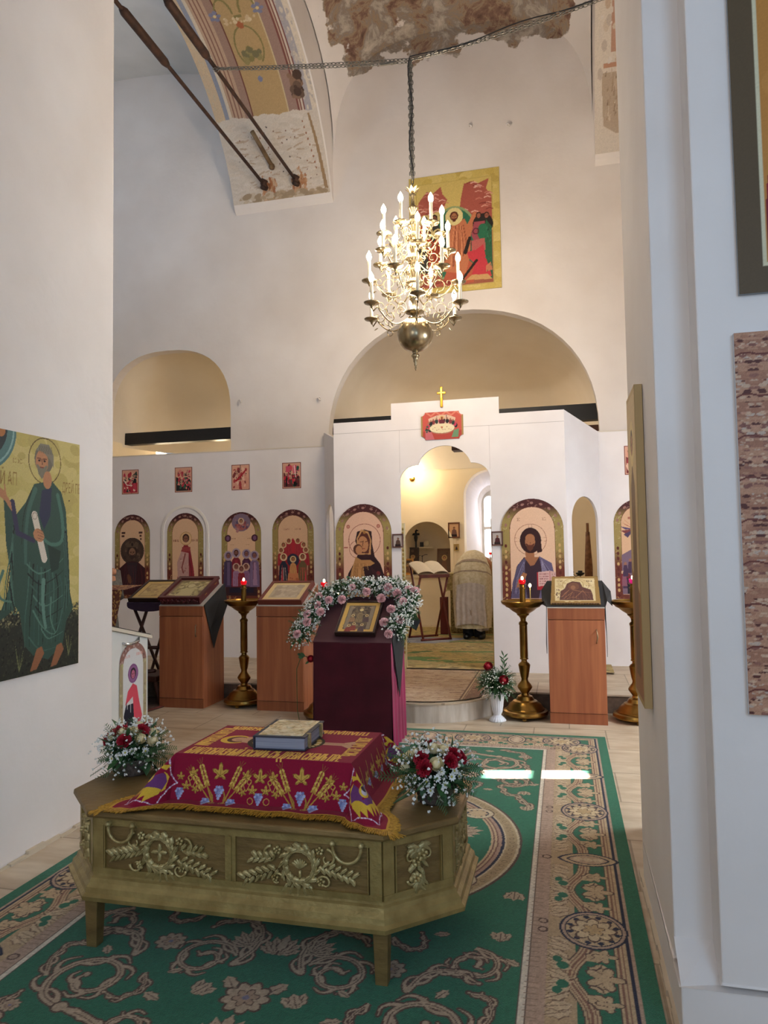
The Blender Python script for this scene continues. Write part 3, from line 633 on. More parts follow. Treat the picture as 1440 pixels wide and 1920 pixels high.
def d_virgin(cv, w, h, b):
    for x in (b+.065, w-b-.065): cv.ell(x, h*.775, .022, .022, '#a5584a'); cv.ell(x, h*.775, .013, .013, '#c98c78')
    cx, cy = w*.52, h*.635; cv.ring(cx, cy, .195, .006, '#8a3a30'); cv.ring(w*.40, h*.545, .105, .005, '#8a3a30'); cv.rect(b+.01, h*.558, b+.06, h*.57, '#a5584a')
    P = [(b*.9, b*.7), (w-b*.9, b*.7), (w-b*.95, .32), (w*.80, .47), (w*.70, .56), (w*.66, .70), (cx+.09, .86), (cx, .885), (cx-.09, .86), (cx-.115, .75), (w*.42, .62), (w*.34, .50), (w*.22, .36)]
    cv.poly(P, '#2e171c'); cv.poly([(cx-.085, cy-.17), (cx-.098, cy+.02), (cx-.04, cy+.13), (cx+.05, cy+.10), (cx+.085, cy), (cx+.075, cy-.17)], '#c4925f')
    cv.poly([(cx-.07, cy-.15), (cx-.08, cy+.02), (cx-.03, cy+.105), (cx+.04, cy+.08), (cx+.07, cy), (cx+.05, cy-.16)], '#5a2d22')
    cv.ell(cx-.015, cy-.045, .062, .095, '#bd845a', .15); cv.line([(cx-.05, cy-.02), (cx-.02, cy-.015)], .01, SKD); cv.line([(cx+.01, cy-.02), (cx+.04, cy-.01)], .01, SKD)
    cv.line([(cx-.015, cy-.01), (cx-.025, cy-.07)], .009, SKD); cv.line([(cx-.03, cy-.10), (cx+.005, cy-.098)], .008, '#8a3b30')
    cv.ell(cx, .85, .018, .018, '#a5743e'); cv.ell(w*.76, .36, .026, .026, '#7a2f30'); cv.ell(cx+.02, cy-.19, .05, .022, '#35191c')
    cv.ell(w*.40, h*.545, .058, .062, '#5a3322'); cv.ell(w*.42, h*.537, .042, .052, '#bd845a')
    cv.poly([(b+.02, b*.7), (b+.10, .40), (w*.36, .56), (w*.46, .52), (w*.62, .52), (w*.70, .48), (w*.62, .45), (w*.48, .44), (w*.60, b*.7)], '#b3814f')
    for k in range(14): cv.line([(w*.2+.02*k, .14), (w*.28+.018*k, .30), (w*.33+.012*k, .48)], .006, random.choice(['#8a5a34', '#d0a06a', '#6d432a']), .003)
    cv.poly([(w*.5, .44), (w*.78, .3), (w*.8, .12), (w*.58, .12)], '#2e171c'); cv.poly([(w*.44, .2), (w*.62, .14), (w*.66, .18), (w*.50, .28)], '#bd845a')
    for k in range(5): cv.line([(w*.62+.02*k, .45-.02*k), (w*.70+.015*k, .3), (w*.72+.01*k, .14)], .005, '#4b262b')
def d_christ(cv, w, h, b):
    cx, cy = w*.47, h*.595; cv.text('ІС', b+.085, h*.79, .05, '#a5705a', sx=.6); cv.text('ХС', w-b-.14, h*.79, .05, '#a5705a', sx=.6)
    cv.ring(cx, cy+.02, .175, .005, '#9a5a48')
    for a in (0, PI/2, PI):
        for e in (-.14, .14): cv.line([(cx+.125*math.cos(a+e), cy+.02+.125*math.sin(a+e)), (cx+.172*math.cos(a+e*.8), cy+.02+.172*math.sin(a+e*.8))], .004, '#b07c66')
    cv.poly([(b*.9, b*.7), (w-b*.9, b*.7), (w-b-.01, .27), (w*.80, .45), (w*.62, .53), (w*.36, .53), (w*.24, .43), (b+.02, .22)], '#3a2633')
    cv.poly([(b+.0, b*.7), (b+.02, .24), (w*.26, .45), (w*.40, .54), (w*.34, .36), (w*.40, b*.7)], '#5d5470'); cv.poly([(w-b-.005, b*.7), (w-b-.01, .28), (w*.80, .46), (w*.60, .54), (w*.66, .30), (w*.58, b*.7)], '#665c7c')
    for k in range(10): cv.line([(b+.03+.015*k, .12), (w*.22+.012*k, .30), (w*.36, .50)], .006, random.choice(['#8a82a0', '#433a52', '#4f4662']), .003)
    for k in range(9): cv.line([(w-b-.03-.012*k, .12), (w*.80-.014*k, .34), (w*.64, .50)], .006, random.choice(['#9a92ae', '#433a52']), .003)
    cv.poly([(w*.36, .53), (w*.60, .53), (w*.52, .44), (w*.46, .43)], '#a56e4c'); cv.ell(cx-.01, cy-.14, .05, .1, '#a56e4c')
    cv.ell(cx, cy+.01, .118, .145, '#35191a'); cv.poly([(cx+.06, cy-.02), (cx+.117, cy-.02), (cx+.125, cy-.12), (cx+.07, cy-.13)], '#35191a'); head(cv, cx-.005, cy+.0, .085, '#35191a', '#a8714e', beard='#5f3322')
    cv.ell(cx-.005, cy+.035, .052, .048, '#a8714e')
    cv.rect(w*.56, .16, w-b-.01, .36, '#b02c36'); cv.poly([(w*.58, .20), (w*.76, .215), (w*.76, .375), (w*.58, .36)], '#d8b0aa'); cv.poly([(w*.77, .215), (w-b-.005, .20), (w-b-.005, .36), (w*.77, .375)], '#d0a8a2')
    for k in range(5): lbl(cv, w*.60, .225+.027*k, .10, .011, '#8a4a52'); lbl(cv, w*.785, .22+.027*k, .045, .011, '#8a4a52')
    cv.poly([(w*.22, .18), (w*.34, .22), (w*.40, .34), (w*.34, .36), (w*.26, .28)], '#a8714e')
def d_wings(cv, w, h, b):
    cv.rect(w*.28, h*.80, w*.38, h*.82, '#b06c5a')
    for a, c in ((.5, '#a84438'), (.1, '#5a4a72'), (-.3, '#7d3d40'), (.8, '#c06a4c'), (-.7, '#4c3c5c')):
        cv.poly([(w*.40, h*.70), (w*.40-.16*math.cos(a), h*.70+.13*math.sin(a)+.02), (w*.40-.10*math.cos(a), h*.70+.13*math.sin(a)-.02)], c); cv.poly([(w*.45, h*.70), (w*.45+.2*math.cos(a), h*.70+.13*math.sin(a)+.02), (w*.45+.12*math.cos(a), h*.70+.13*math.sin(a)-.02)], c)
    cv.ell(w*.55, h*.74, .07, .09, '#6f6d92'); cv.poly([(b, b*.7), (w-b, b*.7), (w-b, h*.47), (w*.6, h*.53), (w*.35, h*.50), (b, h*.44)], '#7a6478')
    for k in range(26): x = random.uniform(b, w-b); y = random.uniform(h*.16, h*.46); robe(cv, x, y, y-.14, .02, .03, random.choice(['#5a2440', '#3a2434', '#8c5a6c', '#7c2a34', '#4a3450'])); cv.ell(x, y+.01, .017, .019, random.choice(['#9a6a58', '#c9a88c']))
    cv.rect(b*1.7, b*.8, w-b, h*.16, '#1f1c26')
zi, hi_ = .965, 1.17
arch_icon('arched icon of a crowned bearded figure with a dark halo, leftmost on the screen', .55, hi_, -5.87, zi, d_king)
arch_icon('arched icon of a full-length figure in red and pale robes, set in the side door', .55, hi_, -5.05, zi, d_deacon)
arch_icon('arched icon of a robed group of seven below a small blessing figure', .575, hi_, -4.215, zi-.01, d_family)
arch_icon('arched icon of red-robed figures crowded round a golden throne', .58, hi_+.005, -3.475, zi, d_angels)
arch_icon('arched icon partly hidden by the right pillar, winged figure above a dark crowd', .575, hi_+.005, .865, zi, d_wings)
arch_icon('large arched icon of a mother in dark veil holding a child, left of the doorway', .69, 1.19, -2.33, .95, d_virgin, y=8.326, bg='#e3b79c')
arch_icon('large arched icon of a bearded man holding an open red book, right of the doorway', .69, 1.19, -.347, .95, d_christ, y=8.326, bg='#e6c0a2')
# feast icons in the upper row
def feast(seed):
    r = random.Random(seed); w, h = .265, .345; cv = Cv(w, h, .004, '#8a4a40'); cv.rect(.010, .010, w-.010, h-.010, '#e0b49c'); cv.rect(.02, .02, w-.02, h-.02, '#dba58c')
    pal = [['#c23a50', '#2a3b34', '#e4b8a0', '#b03040', '#1f1f22', '#f0d0bc'], ['#c84a5c', '#35604c', '#b83a48', '#2a2426', '#d88a80'], ['#a83c40', '#c8706a', '#d89a84', '#7a3234', '#e6bca4'], ['#c22c40', '#d04a5a', '#1f1e20', '#6a2c30', '#2f5a48', '#c45a6c']][seed % 4]
    cv.poly([(.02, .02), (w-.02, .02), (w-.02, h*.45), (w*.7, h*.6), (w*.4, h*.5), (.02, h*.62)], pal[3] if seed != 2 else '#d89a84')
    for _ in range(46):
        x, y = r.uniform(.035, w-.035), r.uniform(.035, h*.85); q = r.uniform(.007, .024); c = r.choice(pal)
        if r.random() < .5: cv.ell(x, y, q, q*r.uniform(.8, 2.2), c, r.uniform(-.5, .5))
        else: cv.poly([(x-q, y-q), (x+q*1.2, y-q*1.4), (x+q*.5, y+q*1.5), (x-q*.4, y+q)], c)
    for _ in range(7): head(cv, r.uniform(.05, w-.05), r.uniform(h*.35, h*.78), .010, '#4a2018', '#a8604c', '#f0d0b0', 1.5)
    if seed == 0: cv.line([(.03, .2), (.08, .13), (.16, .12)], .014, '#efdfd4', .010)
    if seed == 3: cv.rect(.05, .22, .11, .30, '#c8506a'); cv.rect(.15, .2, .2, .31, '#d8607a'); cv.line([(.17, .3), (.19, .15)], .014, '#f0d8d0', .01); cv.rect(.05, .03, .07, .15, '#141414'); cv.rect(.16, .03, .2, .09, '#161616')
    if seed == 2: cv.line([(.07, .13), (.13, .18), (.20, .26)], .03, '#a8202e', .02); cv.line([(.13, .34), (.13, .28)], .006, '#3a2a2a')
    cv.jitter(.05); return cv
for k, (x, z, lab) in enumerate(((-5.905, 2.425, 'small red and green feast icon, leftmost in the row near the top of the screen'), (-5.075, 2.425, 'small pink feast icon with green patch, second in the upper row, above the side door'),
                                 (-4.22, 2.425, 'small pale brick-red feast icon with diagonal reclining figure, third in the upper row'), (-3.485, 2.42, 'small crimson feast icon with buildings, fourth in the upper row'),
                                 (.855, 2.43, 'small pinkish feast icon half hidden behind the right pillar edge'))):
    painting('feast_icon', lab, 'icon', feast(k if k < 4 else 6), at(x, 8.968, z), thick=.008, board='#7a4438', group='small feast icons in the upper row')
# supper icon above the doorway
w, h = .50, .325; cv = Cv(w, h, .0035, '#b5463c')
cv.poly([(0, .1), (w, .1), (w, h), (0, h)], '#c8564a'); cv.rect(0, 0, .02, h, '#a58a54'); cv.rect(w-.02, 0, w, h, '#a58a54')
for k in range(4): cv.line([(.06+.12*k, h), (.12+.12*k, h-.045), (.18+.12*k, h)], .018, '#d8806a', .02)
cv.poly([(.10, .14), (.09, .25), (.19, .285), (.31, .29), (.41, .25), (.40, .14)], '#dcb9a0'); cv.line([(.19, .28), (.19, .2)], .005, '#3a2a28'); cv.line([(.305, .285), (.305, .2)], .005, '#3a2a28')
for k in range(12):
    a = PI*(k+.5)/12; x = w/2+.165*math.cos(a); y = .155+.07*math.sin(a); cv.ell(x, y-.005, .02, .028, ['#22222a', '#c23a5a', '#2a3a34', '#8a3a3c', '#1f1f24'][k % 5]); cv.ell(x, y+.024, .010, .012, '#a8705a')
cv.ell(w/2, .255, .026, .026, '#dcb47c'); cv.ell(w/2, .25, .014, .018, '#8a4a34'); cv.ell(w/2, .205, .035, .03, '#6b2430')
cv.ell(.25, .122, .15, .062, '#a8705c'); cv.ell(.25, .13, .145, .056, '#e8dab4')
for k in range(10): cv.ell(.14+.024*k, .125+.02*math.sin(k*2), .006, .004, '#a86a50')
cv.poly([(.238, .15), (.262, .15), (.25, .12)], '#c0603c'); cv.poly([(.05, .0), (.16, .0), (.12, .10), (.05, .12)], '#c86a72'); cv.poly([(.36, .02), (.44, .02), (.45, .12), (.39, .10)], '#6f9470'); cv.blot(12, .01, ['#2a2a2a', '#3f5a48'], (.05, .09, .12, .17))
cv.jitter(.03); n_ = .05
o = [(n_, 0), (w-n_, 0)]+arcp(w, 0, n_, n_*.9, PI, PI/2, 5)+arcp(w, h, n_, n_*.9, -PI/2, -PI, 5)+arcp(0, h, n_, n_*.9, 0, -PI/2, 5)+arcp(0, 0, n_, n_*.9, PI/2, 0, 5)
painting('supper_icon', 'red icon with notched corners showing people round an oval table, above the doorway', 'icon', cv, at(-1.352, 8.328, 2.872), thick=.01, board='#8a5a3c', out=o)
def mini(lab, x, z, fig, y=8.32, w=.105, h=.135, fc='#5a2e22', bg='#b9aca6', fw=.012):
    cv = Cv(w, h, .003, bg); cv.poly([(w*.2, 0), (w*.85, 0), (w*.75, h*.5), (w*.5, h*.62), (w*.3, h*.5)], fig); head(cv, w*.52, h*.66, w*.12, '#2c1a16', '#a06c50'); cv.rect(w*.2, 0, w*.8, h*.18, '#2a1a1a')
    return painting('small_framed_icon', lab, 'icon', cv, at(x, y, z), thick=.01, frame_w=fw, frame_c=fc)
mini('tiny framed icon of a veiled head, left side of the doorway', -1.905, 1.625, '#5a4238'); mini('tiny framed icon of a seated figure, right side of the doorway', -.74, 1.63, '#4a2024')
mini('wood-framed icon of a triangular robed figure on the altar wall beside the window recess', -1.955, 1.80, '#6b4a40', 13.17, .17, .24, '#6a3c22', '#c69a72', .022)
mini('smallest gilt icon on the altar wall, below the wood-framed one', -1.915, 1.56, '#3c2c24', 13.17, .06, .09, '#b09048', '#a88a60', .014)
# resurrection icon, high on the east wall
w, h = 1.17, 1.56; cv = Cv(w, h, .007, '#c9b264'); cv.blot(220, .05, ['#c4ab5a', '#d2bd74', '#bca356', '#cdb76c'], None, 1.5)
cv.rect(.09, .07, w-.09, h-.10, '#b9a25a'); cv.rect(.10, .08, w-.10, h-.11, '#cdb56a')
def rocks(P, box):
    cv.poly(P, '#a8584a')
    for _ in range(34):
        x, y = random.uniform(box[0], box[2]), random.uniform(box[1], box[3])
        if cv.inside(P, np.array([[x]]), np.array([[y]]))[0, 0]: cv.line([(x-.04, y), (x, y+.012), (x+.04, y-.005)], .016, random.choice(['#d89a8a', '#8a3f38', '#c47a6a', '#e0b0a0']), .01)
rocks([(.12, 1.02), (.12, 1.22), (.24, 1.36), (.30, 1.31), (.42, 1.40), (.44, 1.30), (.50, 1.22), (.46, 1.12), (.30, 1.05)], (.1, 1.0, .5, 1.4))
rocks([(.66, 1.08), (.68, 1.22), (.72, 1.40), (.84, 1.42), (.9, 1.38), (1.04, 1.43), (1.0, 1.30), (1.07, 1.2), (1.07, .85), (.8, .95)], (.65, .85, 1.07, 1.43))
cv.poly([(.10, .08), (1.07, .08), (1.07, .75), (.8, .95), (.3, 1.05), (.10, 1.0)], '#9c5a44'); cv.ell(.58, .62, .33, .50, '#8fa070'); cv.ell(.58, .62, .30, .47, '#2f6a50'); cv.ell(.58, .62, .22, .38, '#273a33')
cv.poly([(.40, .10), (.82, .10), (.86, .30), (.74, .42), (.52, .38)], '#b5583f'); cv.poly([(.44, .28), (.72, .22), (.78, .45), (.80, .75), (.72, .94), (.56, .90), (.48, .62)], '#bf7450')
for k in range(22): cv.line([(.52+.011*k, .30+.01*k), (.54+.010*k, .6), (.58+.006*k, .86)], .009, random.choice(['#a05a3c', '#d8946c', '#8c4a34', '#c98058']), .004)
cv.poly([(.72, .80), (.84, 1.02), (.88, .98), (.80, .74)], '#bf7450'); head(cv, .585, .985, .055, '#5a2a1c', '#a8704c', '#dcca8c', 2.1, beard='#5a2a1c')
for x, y in ((.20, .98), (.33, .99), (.24, .80), (.37, .78), (.16, .68)): robe(cv, x, y-.06, y-.4, .06, .08, random.choice(['#5a6a3c', '#a8482e', '#3c3a34']), '#2c2a24', 3); head(cv, x, y, .042, '#2e1c14', '#7a4c34', '#d0bc80', 1.7)
cv.ell(.95, .84, .13, .14, '#2a2420'); 
for x, y in ((.90, .96), (1.0, .95), (.88, .84)): head(cv, x, y, .036, '#3a2018', '#a0604c')
cv.poly([(.99, .90), (1.06, .80), (1.06, .12), (1.0, .12), (.96, .5)], '#2f5f42'); cv.poly([(.84, .88), (.98, .88), (.97, .66), (.84, .62), (.80, .72)], '#9c4a54'); cv.ell(.95, .74, .07, .11, '#2c6b4c'); cv.ring(.86, .76, .035, .014, '#5a2030')
cv.poly([(.80, .64), (.97, .66), (.98, .5), (.80, .5)], '#b5605a'); cv.poly([(.74, .50), (.86, .52), (.95, .58), (.98, .40), (1.05, .16), (.78, .16), (.84, .34), (.76, .42)], '#c23a44')
cv.line([(.78, .68), (.72, .50)], .04, '#241c1a', .05); cv.line([(.86, .38), (.68, .16)], .035, '#2a1e18', .03); cv.poly([(.72, .14), (1.06, .12), (1.0, .19), (.8, .20)], '#c69a64')
cv.poly([(.98, .22), (1.06, .24), (1.04, .34), (.98, .30)], '#c47a5a'); cv.blot(30, .02, ['#8c3a34', '#b5604c', '#6b2a2c'], (.14, .09, .6, .14), 2); cv.blot(30, .014, ['#1f4a38', '#3f7c5c'], (.97, .2, 1.05, .8), .4); cv.jitter(.06)
painting('resurrection_icon', 'large unframed gold-ground icon with red and green figures, high behind the chandelier', 'icon', cv, at(-1.255, 9.035, 4.865), thick=.012, board='#a08c50')
# ---------------------------------------------------------------- icons on the near walls
w, h = 1.04, 1.297; cv = Cv(w, h, .0035, '#b9a864'); cv.blot(300, .05, ['#b5a45e', '#bfae6c', '#b09e5c', '#c2b070'], None, 1.5)
cv.poly([(0, 0), (w, 0), (w, .315), (0, .36)], '#26281f'); cv.blot(900, .006, ['#8c8560', '#5d5a42', '#3a3a2a', '#15160f'], (0, .27, w, .36)); cv.blot(900, .006, ['#3a3a2a', '#15160f', '#2f3026'], (0, 0, w, .3))
cv.ell(.30, 1.30, .225, .225, '#4f7370'); cv.ring(.30, 1.30, .205, .012, '#7fa09a'); cv.ell(.30, 1.30, .16, .16, '#2a3436'); cv.blot(20, .03, ['#a56a3c', '#6f3f28', '#1a1c1c'], (.2, 1.15, .42, 1.297))
cx = .745; cv.ring(cx, 1.165, .128, .006, '#5f4a24')
cv.poly([(.66, 1.03), (.60, .93), (.53, .86), (.49, .93), (.44, .93), (.46, .70), (.50, .52), (.46, .42), (.40, .30), (.47, .33), (.53, .37), (.56, .34), (.58, .24), (.60, .16), (.66, .10), (.78, .06), (.90, .13), (.93, .26), (.99, .33), (.96, .42), (.95, .6), (.92, .90), (.88, 1.0), (.80, 1.06)], '#2f4a3f')
def fold(P, w_, c, w2=.002):
    V = [Vector((p[0], p[1], 0)) for p in P]; O = []
    for i in range(len(V)-1):
        a_ = V[max(0, i-1)]; d2 = V[min(len(V)-1, i+2)]
        for k in range(6):
            t = k/6; q = .5*((2*V[i])+(V[i+1]-a_)*t+(2*a_-5*V[i]+4*V[i+1]-d2)*t*t+(3*V[i]-a_-3*V[i+1]+d2)*t**3); O.append((q.x, q.y))
    cv.line(O+[P[-1]], w_, c, w2)
for k in range(9):
    u = k/8; fold([(.63+.03*k, .60-.01*k), (.62+.034*k, .45), (.60+.036*k, .30), (.60+.034*k, .15)], .012, ['#3f5f52', '#162019', '#34524a'][k % 3], .004)
    fold([(.52-.005*k, .85-.05*k), (.50+.002*k, .70-.045*k), (.46+.01*k, .50-.02*k), (.45+.012*k, .36)], .011, ['#47685b', '#182420', '#3a574b'][k % 3], .004)
for k in range(8): fold([(.86+.008*k, .98-.03*k), (.90+.004*k, .75), (.92+.004*k, .50), (.90+.010*k, .30+.01*k)], .010, ['#456559', '#15201b', '#33504a'][k % 3], .003)
for k in range(7): fold([(.60+.02*k, .60-.06*k), (.70+.012*k, .54-.06*k), (.82, .57-.065*k), (.90, .62-.07*k)], .010, ['#4f7264', '#17221d', '#3a574b'][k % 3], .003)
fold([(.74, .50), (.735, .40), (.745, .30), (.76, .24)], .03, '#5a7d70', .02); fold([(.70, .50), (.70, .36), (.72, .22)], .010, '#111a16'); fold([(.80, .40), (.80, .28), (.84, .20)], .016, '#4f7264', .006)
fold([(.66, .34), (.74, .24), (.84, .20), (.90, .34)], .012, '#4f7264'); fold([(.63, .20), (.72, .12), (.84, .12)], .010, '#3f5f52'); fold([(.44, .56), (.41, .48), (.43, .42), (.50, .40)], .02, '#4f7264', .01)
cv.poly([(.72, 1.0), (.80, 1.02), (.79, .86), (.74, .78), (.70, .86)], '#2a2d45'); fold([(.67, 1.0), (.62, .88), (.60, .74), (.60, .60)], .03, '#3f5f53', .02); fold([(.64, .99), (.585, .86), (.57, .70)], .008, '#162019'); cv.line([(.50, .92), (.54, .76), (.66, .72)], .035, '#35304a', .025)
fold([(.85, .98), (.89, .84), (.885, .72), (.80, .70), (.73, .735)], .028, '#456a5d', .018); cv.poly([(.77, .70), (.88, .66), (.86, .56), (.80, .54)], '#1f332b')
cv.poly([(.49, .92), (.44, .98), (.40, 1.0), (.36, 1.015), (.41, .975), (.39, .96), (.45, .925), (.50, .87)], SK); cv.line([(.45, .96), (.445, 1.01)], .014, SK, .008)
cv.line([(.665, .86), (.745, .62)], .045, '#cdbfae'); cv.ring(.667, .855, .018, .004, '#8a7a6c'); cv.ell(.70, .75, .045, .034, SK, -.5)
for k in range(4): cv.line([(.69, .735+.017*k), (.735, .725+.015*k)], .003, SKD)
head(cv, cx-.01, 1.165, .075, '#6b6456', SK, beard='#77705f', tilt=-1); cv.poly([(cx-.07, 1.22), (cx-.04, 1.26), (cx+.03, 1.262), (cx+.07, 1.20), (cx+.07, 1.13), (cx+.04, 1.18), (cx-.02, 1.215)], '#7c7565')
for k in range(8): cv.line([(cx-.05+.014*k, 1.25), (cx-.04+.014*k, 1.21)], .003, '#4a4438')
cv.ell(cx+.02, 1.06, .035, .05, SK)
for x in (.70, .86): cv.poly([(x-.06, .015), (x-.01, .02), (x+.05, .10), (x+.03, .14), (x-.01, .13)], '#8c5a3c')
for x, y in ((.56, .03), (.95, .06)):
    for k in range(7): cv.line([(x, y), (x+.03*math.sin(k*1.9), y+.05+.014*k)], .004, '#6d7048', .002)
cv.text('СТЫЙ АП', .30, 1.01, .10, '#8a6a34', sx=.50); cv.text('ІС ХС', .50, 1.13, .035, '#8a6a34', sx=.7); cv.text('ДРЕЙ ПЕ', .885, 1.0, .085, '#8a6a34', sx=.44)
cv.ell(.95, .955, .005, .005, '#3a2c1c'); cv.jitter(.05)
painting('saint_icon', 'unframed icon of a barefoot elder in green robe holding a scroll, on left wall', 'icon', cv, at(-2.805, 3.738-w/2, .955, rz=PI/2), thick=.012, board='#8a7a48')
w, h = .95, 1.6; cv = Cv(w, h, .004, '#5a4a34'); cv.rect(.075, .085, w-.07, h-.07, '#cfc8a8'); cv.rect(.088, .098, w-.085, h-.085, '#b9803c')
cv.blot(300, .04, ['#b57c38', '#bf8642', '#b07835'], (.14, .15, w-.14, h-.14)); cv.poly([(.095, .10), (.30, .10), (.30, .75), (.16, .62), (.11, .45), (.095, .35)], '#8c1f33'); cv.poly([(.09, .30), (.16, .5), (.22, .1), (.09, .1)], '#7a1a2c')
cv.rect(.135, .79, .19, .95, '#8c2f33'); cv.rect(.145, .80, .18, .94, '#b9803c'); cv.rect(.155, .82, .165, .92, '#8c2f33'); cv.jitter(.03)
painting('large_icon', 'tall orange icon in a broad dark brown border, upper one on the near right wall', 'icon', cv, at(.578+w/2, 2.532, 2.411), thick=.015, board='#8f949a')
w, h = .95, 1.227; cv = Cv(w, h, .003, '#a07058')
for q in range(int(w/.11)+1):
    pass
rs = random.Random(5); tile = .0625*2; items = []
for _ in range(520): items.append((rs.uniform(0, .0625), rs.uniform(0, h), rs.uniform(.002, .0075), rs.choice(['#84564a', '#c9a68a', '#c2a288', '#8f6152', '#b98a70', '#5a3028', '#bba594', '#a8785f', '#b08468'])))
for y in np.arange(0, h, .10): cv.rect(0, y, w, y+.05, '#b5886c')
for k in range(int(w/tile)+2):
    c0 = .055+(k-1)*tile
    for x, y, r, c in items:
        for s in (-1, 1): cv.ell(c0+s*x, y, r*1.8, r*.8, c)
for y in np.arange(.07, h, .135): cv.line([(x, y+.006*math.sin(x*60)+.008*math.sin(x*23)) for x in np.arange(0, w, .015)], .006, '#6b382e')
cv.jitter(.08); t = painting('patterned_board', 'brown board printed like mottled mirrored cloth, lower one on the near right wall', 'wall panel', cv, at(.555+w/2, 2.528, 1.056), thick=.02, board='#cfd0d4')
w, h = .36, 1.30; cv = Cv(w, h, .006, '#b59660'); cv.rect(.02, .02, w-.02, h-.02, '#c9ad7c'); cv.poly([(.02, .02), (w-.02, .02), (w-.02, .45), (.02, .55)], '#9c6a44'); cv.poly([(.1, .1), (.26, .1), (.26, .9), (.18, 1.0), (.1, .9)], '#7a5a40'); head(cv, .18, 1.08, .05, halo='#d8be80'); cv.jitter(.05)
painting('pillar_icon', 'narrow gold and brown icon seen edge-on on the side of the right pillar', 'icon', cv, at(.292, 3.24, .95, rz=-PI/2), thick=.03, board='#c2a878')

# ================================================================ CARPET
CW, CL, CX, CY0 = 2.86, 5.33, -2.575, 1.0
G, BG, PK, BR, NV, WH = '#2b6b50', '#bca380', '#b09580', '#5b4338', '#1d2138', '#d6cbb8'
cv = Cv(CW, CL, .0045, G); b = .49; e0 = .065
cv.rect(e0, e0, CW-e0, CL-e0, PK); cv.rect(.080, .080, CW-.080, CL-.080, NV); cv.rect(.094, .094, CW-.094, CL-.094, BG)
for a, c in ((.104, '#86604e'), (.112, BG), (.120, '#86604e'), (.128, BG), (.136, BR), (.141, G)): cv.rect(a, a, CW-a, CL-a, c)
cv.rect(.285, .285, CW-.285, CL-.285, '#b39a78'); cv.rect(.395, .395, CW-.395, CL-.395, PK); cv.rect(.455, .455, CW-.455, CL-.455, BR); cv.rect(.462, .462, CW-.462, CL-.462, WH); cv.rect(.484, .484, CW-.484, CL-.484, BR); cv.rect(.489, .489, CW-.489, CL-.489, G)
def petals(c, x, y, r, n, col, out=None, a0=0, asp=1.0, sx=1, sy=1):
    if out: petals(c, x, y, r*1.12, n, out, None, a0, asp*1.08, sx, sy)
    for k in range(n):
        a = a0+2*PI*k/n; c.ell(x+sx*r*.6*math.cos(a), y+sy*r*.6*math.sin(a), r*.42, r*.26*asp, col, a)
    c.ell(x, y, r*.3*sx, r*.3*sy, col)
def leafp(c, x, y, a, L, w, col, out=None):
    for k, cc in ((1.25, out), (1, col)):
        if not cc: continue
        P = []
        for i in range(9):
            t = i/8; P.append((t, w*k*math.sin(PI*t)**.8*(1+.25*math.sin(i*2.4))))
        Q = [(t*L, u) for t, u in P]+[(t*L, -u) for t, u in reversed(P)]
        c.poly([(x+u*math.cos(a)-v*math.sin(a), y+u*math.sin(a)+v*math.cos(a)) for u, v in Q], cc)
    if out: c.line([(x, y), (x+L*.8*math.cos(a), y+L*.8*math.sin(a))], .005, out, .003)
def edge_motif(kind, s, along):
    """ornament on one border; s = distance along, along(e, s)->u,v ; e from the outer edge"""
    def E(e, ds, re, rs, c):
        u, v = along(e, s+ds); u2, v2 = along(e+re, s+ds+rs); cv.ell(u, v, abs(u2-u), abs(v2-v), c)
    if kind == 'oval':
        for k, c in ((1, NV), (.93, PK), (.84, NV), (.80, BG), (.66, NV), (.60, '#b59a80')): E(.212, 0, .137*k, .152*k, c)
        for k in range(12):
            a = 2*PI*k/12; u, v = along(.212+.07*math.cos(a), s+.078*math.sin(a)); cv.ell(u, v, .024, .022, BG)
            u, v = along(.212+.096*math.cos(a+.26), s+.106*math.sin(a+.26)); cv.ell(u, v, .012, .012, NV)
        petals(cv, *along(.212, s), .085, 8, '#c9b48f', BR); petals(cv, *along(.212, s), .045, 6, '#b89c72', BR, .3)
        for d in (-.035, .035):
            u, v = along(.415, s+d); cv.ring(u, v, .018, .008, BR)
    elif kind == 'dia':
        def D(k): return [along(.212+.135*k*math.cos(t), s+.07*k*math.copysign(abs(math.sin(t))**1.5, math.sin(t))) for t in [i*PI/16 for i in range(32)]]
        for k, c in ((1.12, NV), (1.0, BG), (.78, NV), (.70, '#b59a80')): cv.poly(D(k), c)
        for q in (-.05, 0, .05): u, v = along(.212+q, s); cv.ell(u, v, .024, .022, '#c9b496')
        u, v = along(.415, s); cv.ring(u, v, .02, .008, BR)
